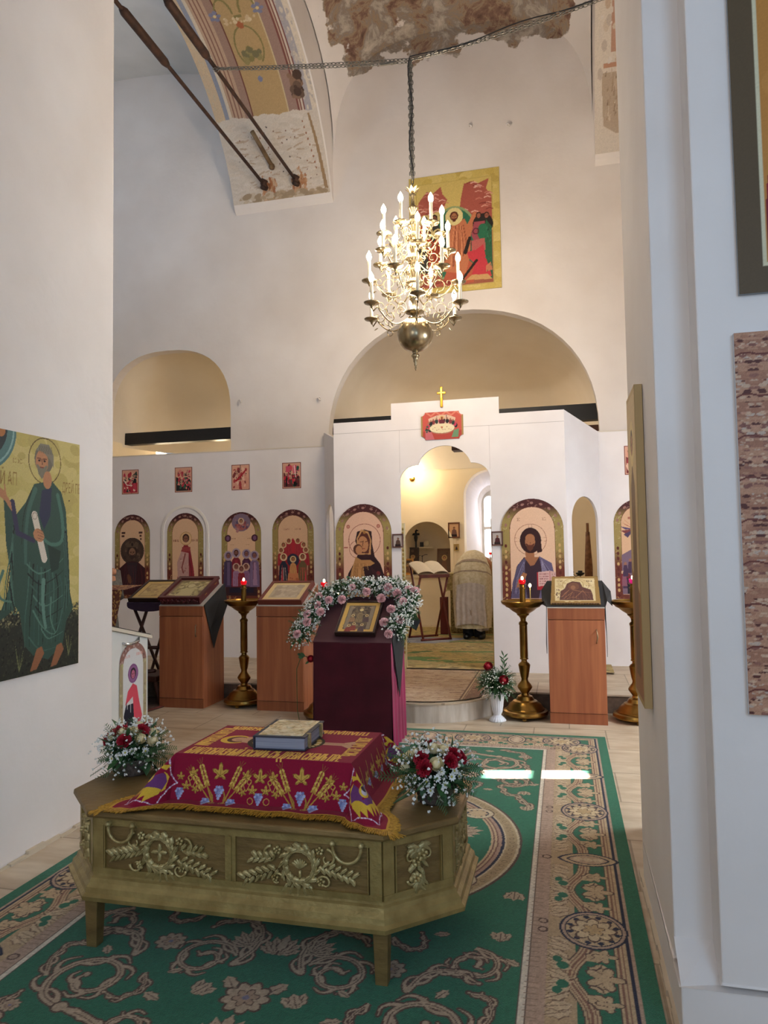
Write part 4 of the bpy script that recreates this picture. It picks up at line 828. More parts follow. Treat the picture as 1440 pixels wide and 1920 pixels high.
def scallops(s0, s1, along):
    """double-line arches between two medallions with leaf sprays"""
    sm = (s0+s1)/2
    for a, b_ in ((s0+.07, sm), (s1-.07, sm)):
        P = [along(.16+.17*math.sin(PI*.5*i/12)+.02*math.sin(PI*i/12), a+(b_-a)*(1-math.cos(PI*.5*i/12))) for i in range(13)]
        Pc = []
        for i in range(15):
            t = i/14; Pc.append(along(.235+.075*math.sin(t*PI*.5)**3+.0*t, a+(b_-a)*t))
        for w_, c in ((.060, BR), (.050, BG), (.034, '#86604e'), (.024, BG), (.010, '#86604e')): cv.line(Pc, w_, c)
        sg = 1 if b_ > a else -1
        for k, (e, d, an, L_) in enumerate(((.16, .10, .5, .10), (.19, .20, 1.2, .09), (.15, .26, .2, .08))):
            u0, v0 = along(e, a+sg*d*.9); u1, v1 = along(e+.05*math.cos(an), a+sg*(d*.9+.08*math.sin(an))); leafp(cv, u0, v0, math.atan2(v1-v0, u1-u0), L_*1.15, .034, BG, BR)
        for k in range(6):
            t = (k+.5)/6; u0, v0 = along(.395, a+(b_-a)*t); u1, v1 = along(.33-.03*math.sin(k*2), a+(b_-a)*(t+.1)); leafp(cv, u0, v0, math.atan2(v1-v0, u1-u0), .10, .026, '#c4ad8c', '#7d6450')
    for d in (-.10, .10): u, v = along(.355, sm+d); cv.ell(u, v, .018, .022, G)
    petals(cv, *along(.185, sm), .070, 5, BG, BR)
    for d in (-.15, .15): u, v = along(.175, sm+d); petals(cv, u, v, .045, 4, BG, BR)
    for d in (-.06, .06): u, v = along(.335, sm+d); cv.ell(u, v, .022, .026, G)
sides = [(lambda e, s: (CW-e, s-CY0)), (lambda e, s: (e, s-CY0))]
for al in sides:
    for k in range(-1, 4): scallops(3.18+1.375*k/1-.0, 3.18+1.375*k+.6875, al) if 3.18+1.375*k > 1.2 and 3.18+1.375*k < 5.7 else None; 
    for k in range(-1, 4):
        s = 3.18+1.375*k-.6875
        if 1.2 < s < 5.6: scallops(s, s+.6875, al)
    for k in range(-2, 4):
        if 1.1 < 3.18+1.375*k < 6.2: edge_motif('oval', 3.18+1.375*k, al)
        if 1.1 < 3.8675+1.375*k < 6.2: edge_motif('dia', 3.8675+1.375*k, al)
al = lambda e, s: (s, CL-e); s_ = [CW/2+k*.36 for k in range(-3, 4)]
for i in range(6): scallops(s_[i], s_[i+1], al)
for i, s in enumerate(s_): edge_motif('oval' if i % 2 == 0 else 'dia', s, al)
for s in np.arange(.40, CL-.4, .034):
    for u in (.42, CW-.452): cv.rect(u-.02, s, u+.03, s+.004, '#8c7460')
for s in np.arange(.47, CW-.45, .034): cv.rect(s, CL-.455, s+.004, CL-.40, '#8c7460')
BE, OU = '#b39c82', '#5a4236'
def cr(P, n=8):
    P = [Vector((p[0], p[1], 0)) for p in P]; P = [P[0]*2-P[1]]+P+[P[-1]*2-P[-2]]; O = []
    for i in range(1, len(P)-2):
        for k in range(n):
            t = k/n; a_, b_, c_, d_ = P[i-1:i+3]; q = .5*((2*b_)+(c_-a_)*t+(2*a_-5*b_+4*c_-d_)*t*t+(3*b_-a_-3*c_+d_)*t**3); O.append((q.x, q.y))
    O.append((P[-2].x, P[-2].y)); return O
def scroll(P, w0, w1, lobes=5, side_=1, plain=False):
    w0 *= .60; w1 *= .75; lobes = int(lobes*1.6)
    """leafy scroll: a lobed blade swept along a smooth spine"""
    S_ = cr(P); n = len(S_)
    for grow, c in ((.0075, OU), (0, BE)):
        A_, B_ = [], []
        for i, (x, y) in enumerate(S_):
            x2, y2 = S_[min(i+1, n-1)]; x1_, y1_ = S_[max(i-1, 0)]; dx, dy = x2-x1_, y2-y1_; L_ = math.hypot(dx, dy)+1e-9; nx_, ny_ = -dy/L_, dx/L_; t = i/(n-1)
            w_ = (w0+(w1-w0)*t)*min(1, (1-t)*6+.25); o_ = w_*.55+grow; i_ = w_*.45+grow
            A_.append((x+nx_*o_*side_, y+ny_*o_*side_)); B_.append((x-nx_*i_*side_, y-ny_*i_*side_))
        cv.poly(A_+B_[::-1], c); cv.ell(*S_[-1], w1*.75+grow, w1*.75+grow, c)
        for k in range(lobes+2):
            t = (k+.3)/(lobes+2)*.92; i = int(t*(n-1)); (x, y), (x2, y2) = S_[i], S_[min(i+1, n-1)]; a = math.atan2(y2-y, x2-x); L_ = w0*(3.6-2.0*t); sgn = side_*(1 if k % 3 else -.85); aa = a+sgn*.85
            cv.line(cr([(x, y), (x+L_*.5*math.cos(aa), y+L_*.5*math.sin(aa)), (x+L_*.95*math.cos(aa-sgn*.35), y+L_*.95*math.sin(aa-sgn*.35)), (x+L_*1.25*math.cos(aa-sgn*.8), y+L_*1.25*math.sin(aa-sgn*.8))], 4), w0*.75+2*grow, c, .004+2*grow)
    cv.line(S_[2:int(n*.85)], .0045, OU, .003)
def spiral(x, y, r, a0, turn, turns=1.35, k=.78, n=12): return [(x+r*(1-k*i/n)*math.cos(a0+turn*turns*2*PI*i/n), y+r*(1-k*i/n)*math.sin(a0+turn*turns*2*PI*i/n)) for i in range(n+1)]
def palm(x, y, a, s):
    for k in (-3, 3, -2, 2, -1, 1, 0): leafp(cv, x, y, a+k*.36, s*(1-.11*abs(k)), s*.12, BE, OU)
def rose(x, y, r): petals(cv, x, y, r, 9, BE, OU); petals(cv, x, y, r*.55, 6, '#a88c74', OU, .3); cv.ell(x, y, r*.16, r*.16, '#7a7486')
def tulip(x, y, a, s):
    for d in (-.5, .5, 0): leafp(cv, x, y, a+d, s, s*.22, BE, OU)
c0 = CW/2
def tile(yb, f):
    """one metre of the green field, mirrored left and right; f flips it end to end"""
    for s in (-1, 1):
        X_ = lambda u: c0+s*u; Y_ = lambda v: yb+f*v; q = s*f
        M2 = lambda P: [(X_(u), Y_(v)) for u, v in P]
        sp = lambda u, v, r, a0, tn, **k: M2([(a_, b_) for a_, b_ in spiral(u, v, r, a0, tn, **k)])
        scroll(sp(.62, .40, .17, -PI*.5, 1), .050, .022, 6, -q); scroll(sp(.27, .62, .13, PI*.9, -1), .040, .018, 5, q)
        scroll(sp(.76, .80, .11, PI*.5, -1), .034, .016, 5, q); scroll(sp(.33, .18, .10, PI, 1), .034, .015, 4, -q)
        scroll(M2([(.10, .05), (.22, .10), (.36, .14), (.50, .20), (.62, .23)]), .030, .045, 4, q); scroll(M2([(.55, .58), (.60, .70), (.70, .74), (.80, .68)]), .040, .014, 4, -q)
        scroll(M2([(.14, .60), (.10, .74), (.14, .88), (.26, .92), (.34, .84)]), .042, .014, 5, -q); scroll(M2([(.80, .38), (.86, .50), (.84, .60), (.77, .62)]), .028, .012, 3, q)
        scroll(M2([(.42, .92), (.50, .84), (.56, .90), (.53, .98)]), .022, .012, 3, q); scroll(M2([(.62, .05), (.74, .08), (.84, .18), (.82, .28)]), .030, .012, 4, q)
        scroll(M2([(.44, .48), (.40, .40), (.44, .32), (.52, .34)]), .022, .011, 3, -q)
        rose(X_(.46), Y_(.70), .060); tulip(X_(.85), Y_(.98), (PI/2)*f, .08); tulip(X_(.20), Y_(.40), PI*.5*f+.5*s*f, .09); rose(X_(.80), Y_(.20), .035)
        for u, v, a, l in ((.06, .45, .9, .10), (.50, .08, .3, .08), (.30, .34, .4, .08), (.66, .56, 1.0, .07), (.88, .86, -.6, .07), (.58, .98, .2, .07), (.36, .50, 2.6, .06)): leafp(cv, X_(u), Y_(v), (a if s > 0 else PI-a)*f, l, l*.24, BE, OU)
    palm(c0, yb+f*.16, PI/2*f, .17); palm(c0, yb+f*.16, -PI/2*f, .12); palm(c0-.13, yb+f*.74, PI*.72*f, .12); palm(c0+.13, yb+f*.74, PI*.28*f, .12); palm(c0, yb+f*.70, PI/2*f, .15); rose(c0, yb+f*.42, .085); rose(c0, yb+f*.16, .045)
tile(2.03-CY0, 1); tile(5.83-CY0, -1); tile(2.03-CY0, -1)
for s in (-1, 1):
    scroll([(c0+s*u, v-CY0) for u, v in ((.90, 4.55), (.84, 4.70), (.74, 4.80), (.70, 4.92), (.80, 4.95))], .034, .014, 5, s); tulip(c0+s*.88, 3.45-CY0, -PI/2, .09); tulip(c0+s*.88, 4.50-CY0, PI/2, .08)
# round medallion
my = 3.96-CY0
for k, c in ((1, OU), (.985, '#c4b394'), (.97, '#a8926f'), (.905, '#c4b394'), (.895, NV), (.878, '#a98a76'), (.858, '#7a5548'), (.848, BG), (.835, '#7a5548'), (.825, BG), (.812, G)): cv.ell(c0, my, .885*k, .93*k, c)
for k in range(110):
    a = 2*PI*k/110; cv.ring(c0+.83*math.cos(a), my+.872*math.sin(a), .012, .004, '#7d6a4c')
for k in range(12):
    a = 2*PI*k/12+.26; x, y = c0+.52*math.cos(a), my+.55*math.sin(a); palm(x, y, a, .17); leafp(cv, x, y, a+PI*.7, .14, .035, BE, OU); leafp(cv, x, y, a-PI*.7, .14, .035, BE, OU)
for sx in (-1, 1):
    for sy in (-1, 1):
        x, y = c0+sx*.60, my+sy*.44; cv.ell(x, y, .10, .085, OU); cv.ell(x, y, .092, .078, '#c4b394'); cv.ell(x, y, .066, .055, NV); petals(cv, x, y, .06, 9, BG)
cv.jitter(.10); cv.jitter(.05, 3)
def fl_(X, Y): return (X+CX, Y+CY0, .012+.0*X)
t = thing('carpet', 'green oriental-style carpet with beige scrolls and medallion border, under the gilded tomb', 'carpet')
vgrid('pile', cv, fl_, CARPETM, t)
MB().b2(CX, CX+CW, CY0, CY0+CL, .001, .0115).build('backing', pm('carpet_backing', '#2a5a45', .95), t)
# solea runner and altar carpet
cv = Cv(1.30, 1.75, .008, '#b89c7c'); 
for _ in range(760):
    x, y = random.uniform(0, 1.3), random.uniform(0, 1.75); L_ = random.uniform(.03, .12); cv.line([(x, y), (x+L_, y+.012*math.sin(x*9))], .014, random.choice(['#c9b08f', '#a3835f', '#8c6a4c', '#d3bd9f', '#b5977a', '#7a573c'] if random.random() < .8 else ['#6d4030']), .006)
for x, c in ((1.11, '#6b4a34'), (1.125, '#c2a67f'), (1.14, '#6b4a34')): cv.rect(x, 0, x+.015, 1.75, c)
cv.rect(1.16, 0, 1.3, 1.75, '#8c6a50'); cv.blot(70, .02, ['#b5966f', '#6b4a3a', '#a3825f'], (1.17, 0, 1.29, 1.75)); cv.rect(1.285, 0, 1.3, 1.75, '#5a4034'); cv.jitter(.07)
mk = [(0, 0), (1.3, 0), (1.3, 1.75), (0, 1.75)]
elp = [(-1.37+.672*math.cos(w_), 7.26-.672*math.sin(w_)) for w_ in [PI*i/30 for i in range(31)]]
mk = [(x+2.1, y-6.58) for x, y in elp]; mk = [(min(1.30, max(0, x)), y) for x, y in mk]; mk = mk[:1]+mk[1:]+[(0, .7), (0, 1.75), (1.3, 1.75), (1.3, .7)]
t = thing('runner_rug', 'brown and beige rug on the rounded step in front of the doorway', 'rug')
vgrid('pile', cv, lambda X, Y: (X-2.1, Y+6.58, .193+0*X), CARPETM, t, mask=mk)
cv = Cv(3.6, 4.4, .012, '#a99155')
for _ in range(2600):
    x, y = random.uniform(0, 3.6), random.uniform(0, 4.4); L_ = random.uniform(.04, .13); cv.line([(x, y), (x+L_*.5, y+random.uniform(-.05, .05)), (x+L_, y+random.uniform(-.05, .05))], .024, random.choice(['#c2aa6c', '#8a7440', '#cdb982', '#6d5c34', '#9c8750', '#57462c', '#5f7a40']), .008)
for cx_, cy_, r in ((1.9, 1.0, .8), (1.9, 2.9, .9)):
    for q in range(40):
        a = 2*PI*q/40; cv.ell(cx_+r*1.3*math.cos(a)+random.uniform(-.06, .06), cy_+r*.55*math.sin(a)+random.uniform(-.04, .04), random.uniform(.06, .14), .055, random.choice(['#567a3a', '#64803f', '#4c6a36']))
cv.ell(1.2, .8, .35, .09, '#557a3a'); cv.ell(2.1, .55, .5, .05, '#64803f'); cv.rect(0, .05, 3.6, .24, '#b59c5c'); cv.blot(90, .03, ['#8c7640', '#c9b47c', '#7d6c40'], (0, .07, 3.6, .22), 1.6); cv.rect(0, 0, 3.6, .03, '#5a4630'); cv.rect(0, .245, 3.6, .26, '#4f6434')
cv.poly([(0, 2.9), (1.7, 2.9), (1.2, 2.2), (0, 2.3)], '#8f93a5') ; cv.blot(60, .05, ['#7f8498', '#a3a3ac', '#8c8a90'], (0, 2.35, 1.3, 2.85), 2); cv.jitter(.08)
t = thing('altar_carpet', 'green and ochre carpet on the altar floor beyond the doorway', 'carpet')
vgrid('pile', cv, lambda X, Y: (X-3.1, Y+8.38, .195+0*X), CARPETM, t)
# ================================================================ GILDED TOMB
GM = pm('tarnished_gilt', '#ab965e', rough=.40, metal=.45, col2='#937d4a', scale=14, detail=6, bump=.25, bscale=60)
GMB = pm('gilt_boards', '#8c7244', rough=.5, metal=.35, col2='#775f38', scale=7, detail=7, bump=.3, bscale=25, stretch=(1, 1, 3))
GHI = pm('worn_gilt_relief', '#cdbb84', rough=.36, metal=.4, col2='#a08c58', scale=30, bump=.2, bscale=120)
OCT = [(-1.905, 2.607), (-.672, 2.607), (-.432, 2.83), (-.432, 3.26), (-.672, 3.48), (-1.905, 3.48), (-2.135, 3.26), (-2.135, 2.83)]
OC = Vector((-1.2835, 3.0435, 0))
def off(d):
    n = len(OCT); R_ = []
    for i in range(n):
        p0, p1, p2 = Vector(OCT[i-1]), Vector(OCT[i]), Vector(OCT[(i+1) % n]); a = (p1-p0).normalized(); c = (p2-p1).normalized()
        n1 = Vector((a.y, -a.x)); n2 = Vector((c.y, -c.x)); m = (n1+n2).normalized(); q = p1+m*(d/max(.3, m.dot(n1))); R_.append((q.x-OC.x, q.y-OC.y))
    return R_
tomb = thing('gilded_tomb', 'low eight-sided gilded table with carved garlands and drop handles, in the foreground', 'table', OC)
def ringm(prof):
    mb = MB(); n = 8; vs = []; fs = []
    for d, z in prof: vs += [(x, y, z) for x, y in off(d)]
    for k in range(len(prof)-1):
        for i in range(n): fs.append((k*n+i, k*n+(i+1) % n, (k+1)*n+(i+1) % n, (k+1)*n+i))
    mb.add(vs, fs); mb.f.append(tuple(range(7, -1, -1))); mb.sm.append(False); e = (len(prof)-1)*n; mb.f.append(tuple(e+i for i in range(n))); mb.sm.append(False); return mb
ringm([(-.02, .528), (.004, .532), (.008, .541), (.006, .556), (0, .560)]).build('top', GMB, tomb, bevel=.002)
ringm([(-.028, .30), (-.028, .53)]).build('body', GMB, tomb)
ringm([(.0, .205), (.024, .212), (.026, .228), (.012, .238), (.008, .258), (-.006, .272), (-.010, .288), (-.020, .294), (-.022, .306), (-.03, .308)]).build('base_moulding', GM, tomb)
for x, y in ((-.69, 2.645), (-1.90, 2.645), (-.69, 3.44), (-1.90, 3.44)):
    MB().add([(x-OC.x+sx*s_, y-OC.y+sy*s_, z) for z, s_ in ((0, .023), (.21, .029)) for sx, sy in ((-1, -1), (1, -1), (1, 1), (-1, 1))],
             [(3, 2, 1, 0), (4, 5, 6, 7)]+[(i, (i+1) % 4, 4+(i+1) % 4, 4+i) for i in range(4)]).build('leg', GMB, tomb, bevel=.003)
O1 = off(-.028)
def side(i):
    p, q = Vector(O1[i]+(0,)), Vector(O1[(i+1) % 8]+(0,)); return p, (q-p).normalized(), (q-p).length
st = MB()
for i in range(8):
    p, d, L_ = side(i); M_ = frame((p.x, p.y, 0), d, (0, 0, 1))
    # local: x along, y outward is -y
    st.b2(0, L_, -.012, .002, .306, .328, M=M_); st.b2(0, L_, -.010, .002, .498, .53, M=M_)
    st.b2(0, .045, -.0095, .002, .3275, .4985, M=M_); st.b2(L_-.045, L_, -.0095, .002, .3275, .4985, M=M_)
    if L_ > 1: st.b2(L_/2-.022, L_/2+.022, -.0095, .002, .3275, .4985, M=M_); st.b2(L_/2-.006, L_/2+.006, -.015, -.008, .3285, .4975, M=M_)
    for a in (.05, L_-.054): st.b2(a, a+.004, -.013, .0, .33, .498, M=M_)
st.build('frame_moulding', GM, tomb)
def rl(mb, M_, x, z, a, L_, w_, h=.014):
    """raised carved leaf on a panel plane"""
    d = Vector((math.cos(a), 0, math.sin(a))); n = Vector((0, -1, 0)); s_ = d.cross(n); P = Vector((x, -.002, z)); vs = []; K = 5
    for i in range(K+1):
        t = i/K; q = P+d*L_*t; ww = w_*math.sin(PI*(t*.9+.05))**.7*(1+.18*(-1)**i)
        vs += [q-s_*ww/2, q-s_*ww*.22+n*h*.9, q+n*h*.55, q+s_*ww*.22+n*h*.9, q+s_*ww/2]
    fs = [(i*5+k, i*5+k+1, i*5+k+6, i*5+k+5) for i in range(K) for k in range(4)]; mb.add(vs, fs, True, M_)
def flw(mb, M_, x, z, r, h=.014):
    for k in range(5):
        a = k*1.257+.3; mb.ball((x+r*.6*math.cos(a), -h*.5, z+r*.6*math.sin(a)), (r*.42, h*.7, r*.42), 7, M_)
    mb.ball((x, -h, z), (r*.28, h*.7, r*.28), 6, M_)
def curl(mb, M_, x, z, r, a0, turn, w_=.006):
    P = [(x+r*(1-.7*i/14)*math.cos(a0+turn*i*.38), -.010, z+r*(1-.7*i/14)*math.sin(a0+turn*i*.38)) for i in range(15)]; mb.tube(P, [w_*(1-.5*i/14) for i in range(15)], 6, M_)
def garland(cx, cz, M_, flip, kind):
    mb = MB(); R_ = .062; f = -1 if flip else 1
    for k in range(26):
        a = 2*PI*k/26; rl(mb, M_, cx+R_*math.cos(a), cz+R_*math.sin(a), a+PI/2-.45*(-1)**k, .036, .019, .022)
    mb.tube([(cx+R_*math.cos(2*PI*k/30), -.006, cz+R_*math.sin(2*PI*k/30)) for k in range(30)], .010, 6, M_, closed=True)
    mb.build('wreath', GHI, tomb); mb = MB()
    for dx, dz, r in ((-.08, .06, .018), (.09, .05, .018), (-.085, -.055, .018), (.10, -.055, .016)): flw(mb, M_, cx+f*dx, cz+dz, r)
    curl(mb, M_, cx-f*.11, cz+.035, .035, PI*.5, f); curl(mb, M_, cx+f*.115, cz+.03, .035, PI*.5, -f); curl(mb, M_, cx-f*.10, cz-.055, .03, PI, f); curl(mb, M_, cx+f*.09, cz-.06, .03, 0, -f)
    for k in range(12): rl(mb, M_, cx-f*(.080+.0115*k), cz+.004-.003*k, (PI if f > 0 else 0)+f*(.1+.75*(-1)**k), .036, .016, .018)
    for k in range(12): rl(mb, M_, cx+f*(.085+.0125*k), cz-.020-.0042*k, (0 if f > 0 else PI)-f*(.25+.75*(-1)**k), .036, .016, .018)
    for k in range(8): rl(mb, M_, cx+f*(.10+.012*k), cz+.020-.001*k, (0 if f > 0 else PI)+f*(.2+.7*(-1)**k), .032, .017, .020)
    for k in range(6): mb.ball((cx+f*(.14+.016*k), -.008, cz-.045-.006*k), (.007, .008, .006), 6, M_)
    for k in range(5): rl(mb, M_, cx-f*.03+f*.018*k, cz-.065, -PI/2+f*(k-2)*.35, .045, .014)
    mb.build('garland', GHI, tomb); mb = MB()
    if kind == 'cross':
        for a in (0, PI/2, PI, -PI/2): rl(mb, M_, cx, cz, a, .034, .016, .012)
    else:
        for k in range(-3, 4): rl(mb, M_, cx, cz-.012, PI/2+k*.33, .036, .010, .010)
        mb.tube([(cx, -.004, cz-.02), (cx, -.004, cz-.045)], .006, 6, M_)
    mb.build('emblem', GHI, tomb)
p, d, L_ = side(0); M0 = frame((p.x, p.y, 0), d, (0, 0, 1)); garland(L_*.245, .408, M0, False, 'cross'); garland(L_*.735, .41, M0, True, 'shell')
def spray(cx, M_, s=1.0):
    mb = MB()
    for k in range(9): rl(mb, M_, cx, .475, -PI/2+(k-4)*.42, .05*s, .020, .020)
    for z, r in ((.445, .026), (.425, .022), (.365, .022)): flw(mb, M_, cx+(.014 if r > .025 else -.012), z, r*s, .022)
    for k in range(10): rl(mb, M_, cx+.012*math.sin(k*2), .44-.011*k, -PI/2+.9*math.sin(k*2.3), .045*s, .018, .018)
    curl(mb, M_, cx-.035, .44, .028*s, 0, 1); curl(mb, M_, cx+.035, .44, .028*s, PI, -1); curl(mb, M_, cx-.03, .36, .022*s, PI, 1)
    for k in range(5): rl(mb, M_, cx+.004*k, .35, -PI/2+(k-2)*.4, .035, .014)
    mb.build('leaf_spray', GHI, tomb)
for i in (1, 3, 7, 5): p, d, L_ = side(i); spray(L_/2, frame((p.x, p.y, 0), d, (0, 0, 1)))
for i in (2, 6):
    p, d, L_ = side(i); M_ = frame((p.x, p.y, 0), d, (0, 0, 1)); mb = MB()
    for z in np.arange(.34, .49, .025):
        for x in np.arange(.08, L_-.06, .035): rl(mb, M_, x, z, random.uniform(0, 6), .04, .018, .016)
    for x in np.arange(.1, L_-.05, .08): flw(mb, M_, x, .41, .02)
    mb.build('leaf_spray', GHI, tomb)
p, d, L_ = side(0)
for x in (.075, L_-.185):
    mb = MB(); P = [(x, -.022, .505)]+[(x+.055-.055*math.cos(PI*i/14), -.022, .497-.058*math.sin(PI*i/14)) for i in range(15)]+[(x+.11, -.022, .505)]
    mb.tube(P, [.006]*17, 8, M0)
    for q in (0, .11): mb.ball((x+q, -.020, .507), (.012, .016, .012), 8, M0); mb.lathe([(.015, 0), (.015, .004), (.008, .01), (.008, .02)], 10, M0 @ Matrix.Translation((x+q, -.002, .507)) @ Matrix.Rotation(PI/2, 4, 'X'))
    mb.build('drop_handle', GHI, tomb)
# low deck on the tomb that carries the shroud
BX0, BX1, BY0, BY1, ZT, ZB0 = -1.62, -.845, 2.795, 3.28, .742, .561
MB().b2(BX0+.01-OC.x, BX1-.01-OC.x, BY0+.01-OC.y, BY1-.01-OC.y, .56, ZT-.006).build('raised_deck', GMB, tomb)

# ================================================================ SHROUD CLOTH
EX = .245; TW, TH = BX1-BX0, BY1-BY0; FW, FH = TW+2*EX, TH+2*EX
def clothpos(X, Y, lift=0.0):
    cx = np.clip(X, EX, EX+TW); cy = np.clip(Y, EX, EX+TH); dx, dy = X-cx, Y-cy; d = np.hypot(dx, dy)+1e-9
    k = np.abs(2*dx*dy)/d**2; al_ = np.radians(13+36*k); H_ = ZT-ZB0-.004
    rr = .015; fall = np.minimum(d*np.cos(al_)/1.0, H_); used = fall/np.cos(al_); rest = np.maximum(d-used, 0)
    th = np.arctan2(dy, dx); rip = .008*np.sin(th*9+X*14)*np.clip(d/.1, 0, 1)*np.clip(k+.25, 0, 1)+.004*np.sin(X*31+Y*17)*np.clip(d/.15, 0, 1)
    hz = used*np.sin(al_)+rest*.96+rip
    soft = np.exp(-((fall-H_)/.012)**2)*.0
    edge = np.clip(1-d/rr, 0, 1)
    z = ZT-fall+.003-np.where(d > 1e-6, 0, 0)+rest*.0+.003*np.abs(np.sin(th*7+X*20))*np.clip(rest/.03, 0, 1)+lift+.006
    return (BX0-EX+cx+np.where(d > 1e-6, dx/d*hz, 0), BY0-EX+cy+np.where(d > 1e-6, dy/d*hz, 0), z)
VEL, VD, GO, GOD, LIL, BLU = '#8a1233', '#6a0d28', '#d0aa4c', '#8c6a28', '#b79ab8', '#8d97c4'
cv = Cv(FW, FH, .0019, VEL)
x0, x1, y0, y1 = EX, EX+TW, EX, EX+TH
cv.rect(x0+.045, y0+.115, x1-.085, y1-.08, '#8f1436')
def leafg(x, y, r, a):
    P = []
    for k in range(5):
        b_ = a+(k-2)*PI*.36; R2 = r*(1.05 if k == 2 else .92 if k in (1, 3) else .72)
        P += [(x+R2*.45*math.cos(b_-.42), y+R2*.45*math.sin(b_-.42)), (x+R2*.80*math.cos(b_-.24), y+R2*.80*math.sin(b_-.24)), (x+R2*math.cos(b_), y+R2*math.sin(b_)), (x+R2*.80*math.cos(b_+.24), y+R2*.80*math.sin(b_+.24)), (x+R2*.45*math.cos(b_+.42), y+R2*.45*math.sin(b_+.42))]
    P.append((x-r*.30*math.cos(a), y-r*.30*math.sin(a)))
    cv.poly([(x+(px-x)*1.14, y+(py-y)*1.14) for px, py in P], GOD); cv.poly(P, '#cda54e')
    for k in range(5): cv.line([(x-r*.2*math.cos(a), y-r*.2*math.sin(a)), (x+r*.7*math.cos(a+(k-2)*PI*.36), y+r*.7*math.sin(a+(k-2)*PI*.36))], .0022, '#7d5c22')
def wheat(x, y, a, L_):
    cv.line([(x, y), (x+L_*.55*math.cos(a), y+L_*.55*math.sin(a))], .006, '#b58e3c', .004)
    for k in range(8):
        t = .42+.075*k; px, py = x+L_*t*math.cos(a), y+L_*t*math.sin(a)
        for s in (-1, 1): cv.ell(px+s*.0065*math.sin(a), py-s*.0065*math.cos(a), .0085, .0040, '#dcb95e' if k % 2 else '#b8913f', a+s*.45)
    for s in (-.3, 0, .3): cv.line([(x+L_*.95*math.cos(a), y+L_*.95*math.sin(a)), (x+L_*1.16*math.cos(a+s*.25), y+L_*1.16*math.sin(a+s*.25))], .0016, '#8c6a28')
def blade(x, y, a, L_):
    cv.line([(x, y), (x+L_*.5*math.cos(a), y+L_*.5*math.sin(a)), (x+L_*math.cos(a+.25), y+L_*math.sin(a+.25))], .010, '#a8863c', .002)
def grape(x, y, s=1):
    for r_ in range(5):
        n_ = (3, 4, 3, 2, 1)[r_]
        for c_ in range(n_): cv.ell(x+(c_-(n_-1)/2)*.0105*s, y-r_*.0105*s, .0058*s, .0058*s, ['#8d97c4', '#a9b1d4', '#7680b0'][(r_+c_) % 3])
BW = x1-x0; VB = '#c9a44e'
for s in range(2):
    c = x0+BW*(.275+.46*s)
    for f in (-1, 1):
        wheat(c+f*.028, .070, PI/2-f*.42, .150); wheat(c+f*.036, .068, PI/2-f*.72, .145); blade(c+f*.022, .050, PI/2-f*.12, .075); blade(c+f*.03, .050, PI/2-f*1.25, .05)
        grape(c+f*.055, .072, 1.0); leafg(c+f*.118, .170, .024, PI/2-f*.3); leafg(c+f*.150, .115, .023, PI/2); leafg(c+f*.108, .105, .021, PI/2+f*.5)
        cv.line([(c+f*(.085+.055*t), .135+.020*math.sin(t*7)) for t in np.linspace(0, 1, 14)], .003, VB); cv.ring(c+f*.020, .048, .010, .003, VB); cv.ring(c+f*.134, .150, .009, .003, VB)
    leafg(c, .172, .040, PI/2); grape(c, .120, 1.0)
for q in (0.045, .505, .965): leafg(x0+BW*q, .165 if q == .505 else .15, .034 if q == .505 else .02, PI/2); grape(x0+BW*q, .105, .9)
for q in (.46, .55): cv.ring(x0+BW*q, .078, .012, .003, VB)
def vyaz(t, x, y, w_, h_, rot=0):
    T = text_tris(t); W_ = max(p[0] for tr in T for p in tr); sx = w_/(W_*h_/.73); cv.text(t, x, y, h_/.73, GOD, sx=sx, rot=rot, shear=.0, bold=.0030); cv.text(t, x, y, h_/.73, '#e8b654', sx=sx, rot=rot, bold=.0019)
vyaz('БЛАГООБРАЗНЫЙ ІОСИФЪ СЪ ДРЕВА СНЕМЪ ПРЕ', x0+.03, y0+.008, BW-.09, .097)
vyaz('ЧИСТОЕ ТѢЛО ТВОЕ', x1-.012, y0+.09, .29, .062, PI/2); vyaz('ПЛАЩАНИЦЕЮ ЧИСТОЮ ОБВИВЪ', x1-.05, y1-.01, BW-.10, .060, PI); vyaz('И БЛАГОУХАНЬМИ', x0+.012, y1-.05, .30, .07, -PI/2)
# lying figure and wreath under the book
cv.ell(x0+.155, y0+.25, .066, .066, '#dcb040'); cv.ell(x0+.165, y0+.25, .046, .048, '#5a3424'); cv.ell(x0+.175, y0+.252, .036, .034, '#c99a78'); cv.line([(x0+.165, y0+.24), (x0+.19, y0+.24)], .005, '#6b4030')
cv.poly([(x0+.20, y0+.30), (x0+.32, y0+.31), (x0+.40, y0+.285), (x0+.56, y0+.275), (x0+.70, y0+.275), (x0+.70, y0+.235), (x0+.56, y0+.235), (x0+.40, y0+.215), (x0+.30, y0+.19), (x0+.20, y0+.21)], '#c79a7a'); cv.line([(x0+.45, y0+.255), (x0+.69, y0+.255)], .004, '#8c5a3c')
cv.poly([(x0+.66, y0+.28), (x0+.70, y0+.31), (x0+.715, y0+.27), (x0+.69, y0+.25)], '#c79a7a'); cv.poly([(x0+.66, y0+.235), (x0+.70, y0+.20), (x0+.715, y0+.235), (x0+.69, y0+.26)], '#c79a7a')
for a in [2*PI*k/44 for k in range(44)]:
    x, y = x0+.40+.145*math.cos(a), y0+.25+.115*math.sin(a); cv.ell(x, y, .030, .030, '#3a2c18')
for a in [2*PI*k/44 for k in range(44)]:
    x, y = x0+.40+.145*math.cos(a), y0+.25+.115*math.sin(a); cv.ell(x+.005, y, .013, .009, ['#c9a85a', '#e0cc94', '#a58440'][int(a*9) % 3], a)
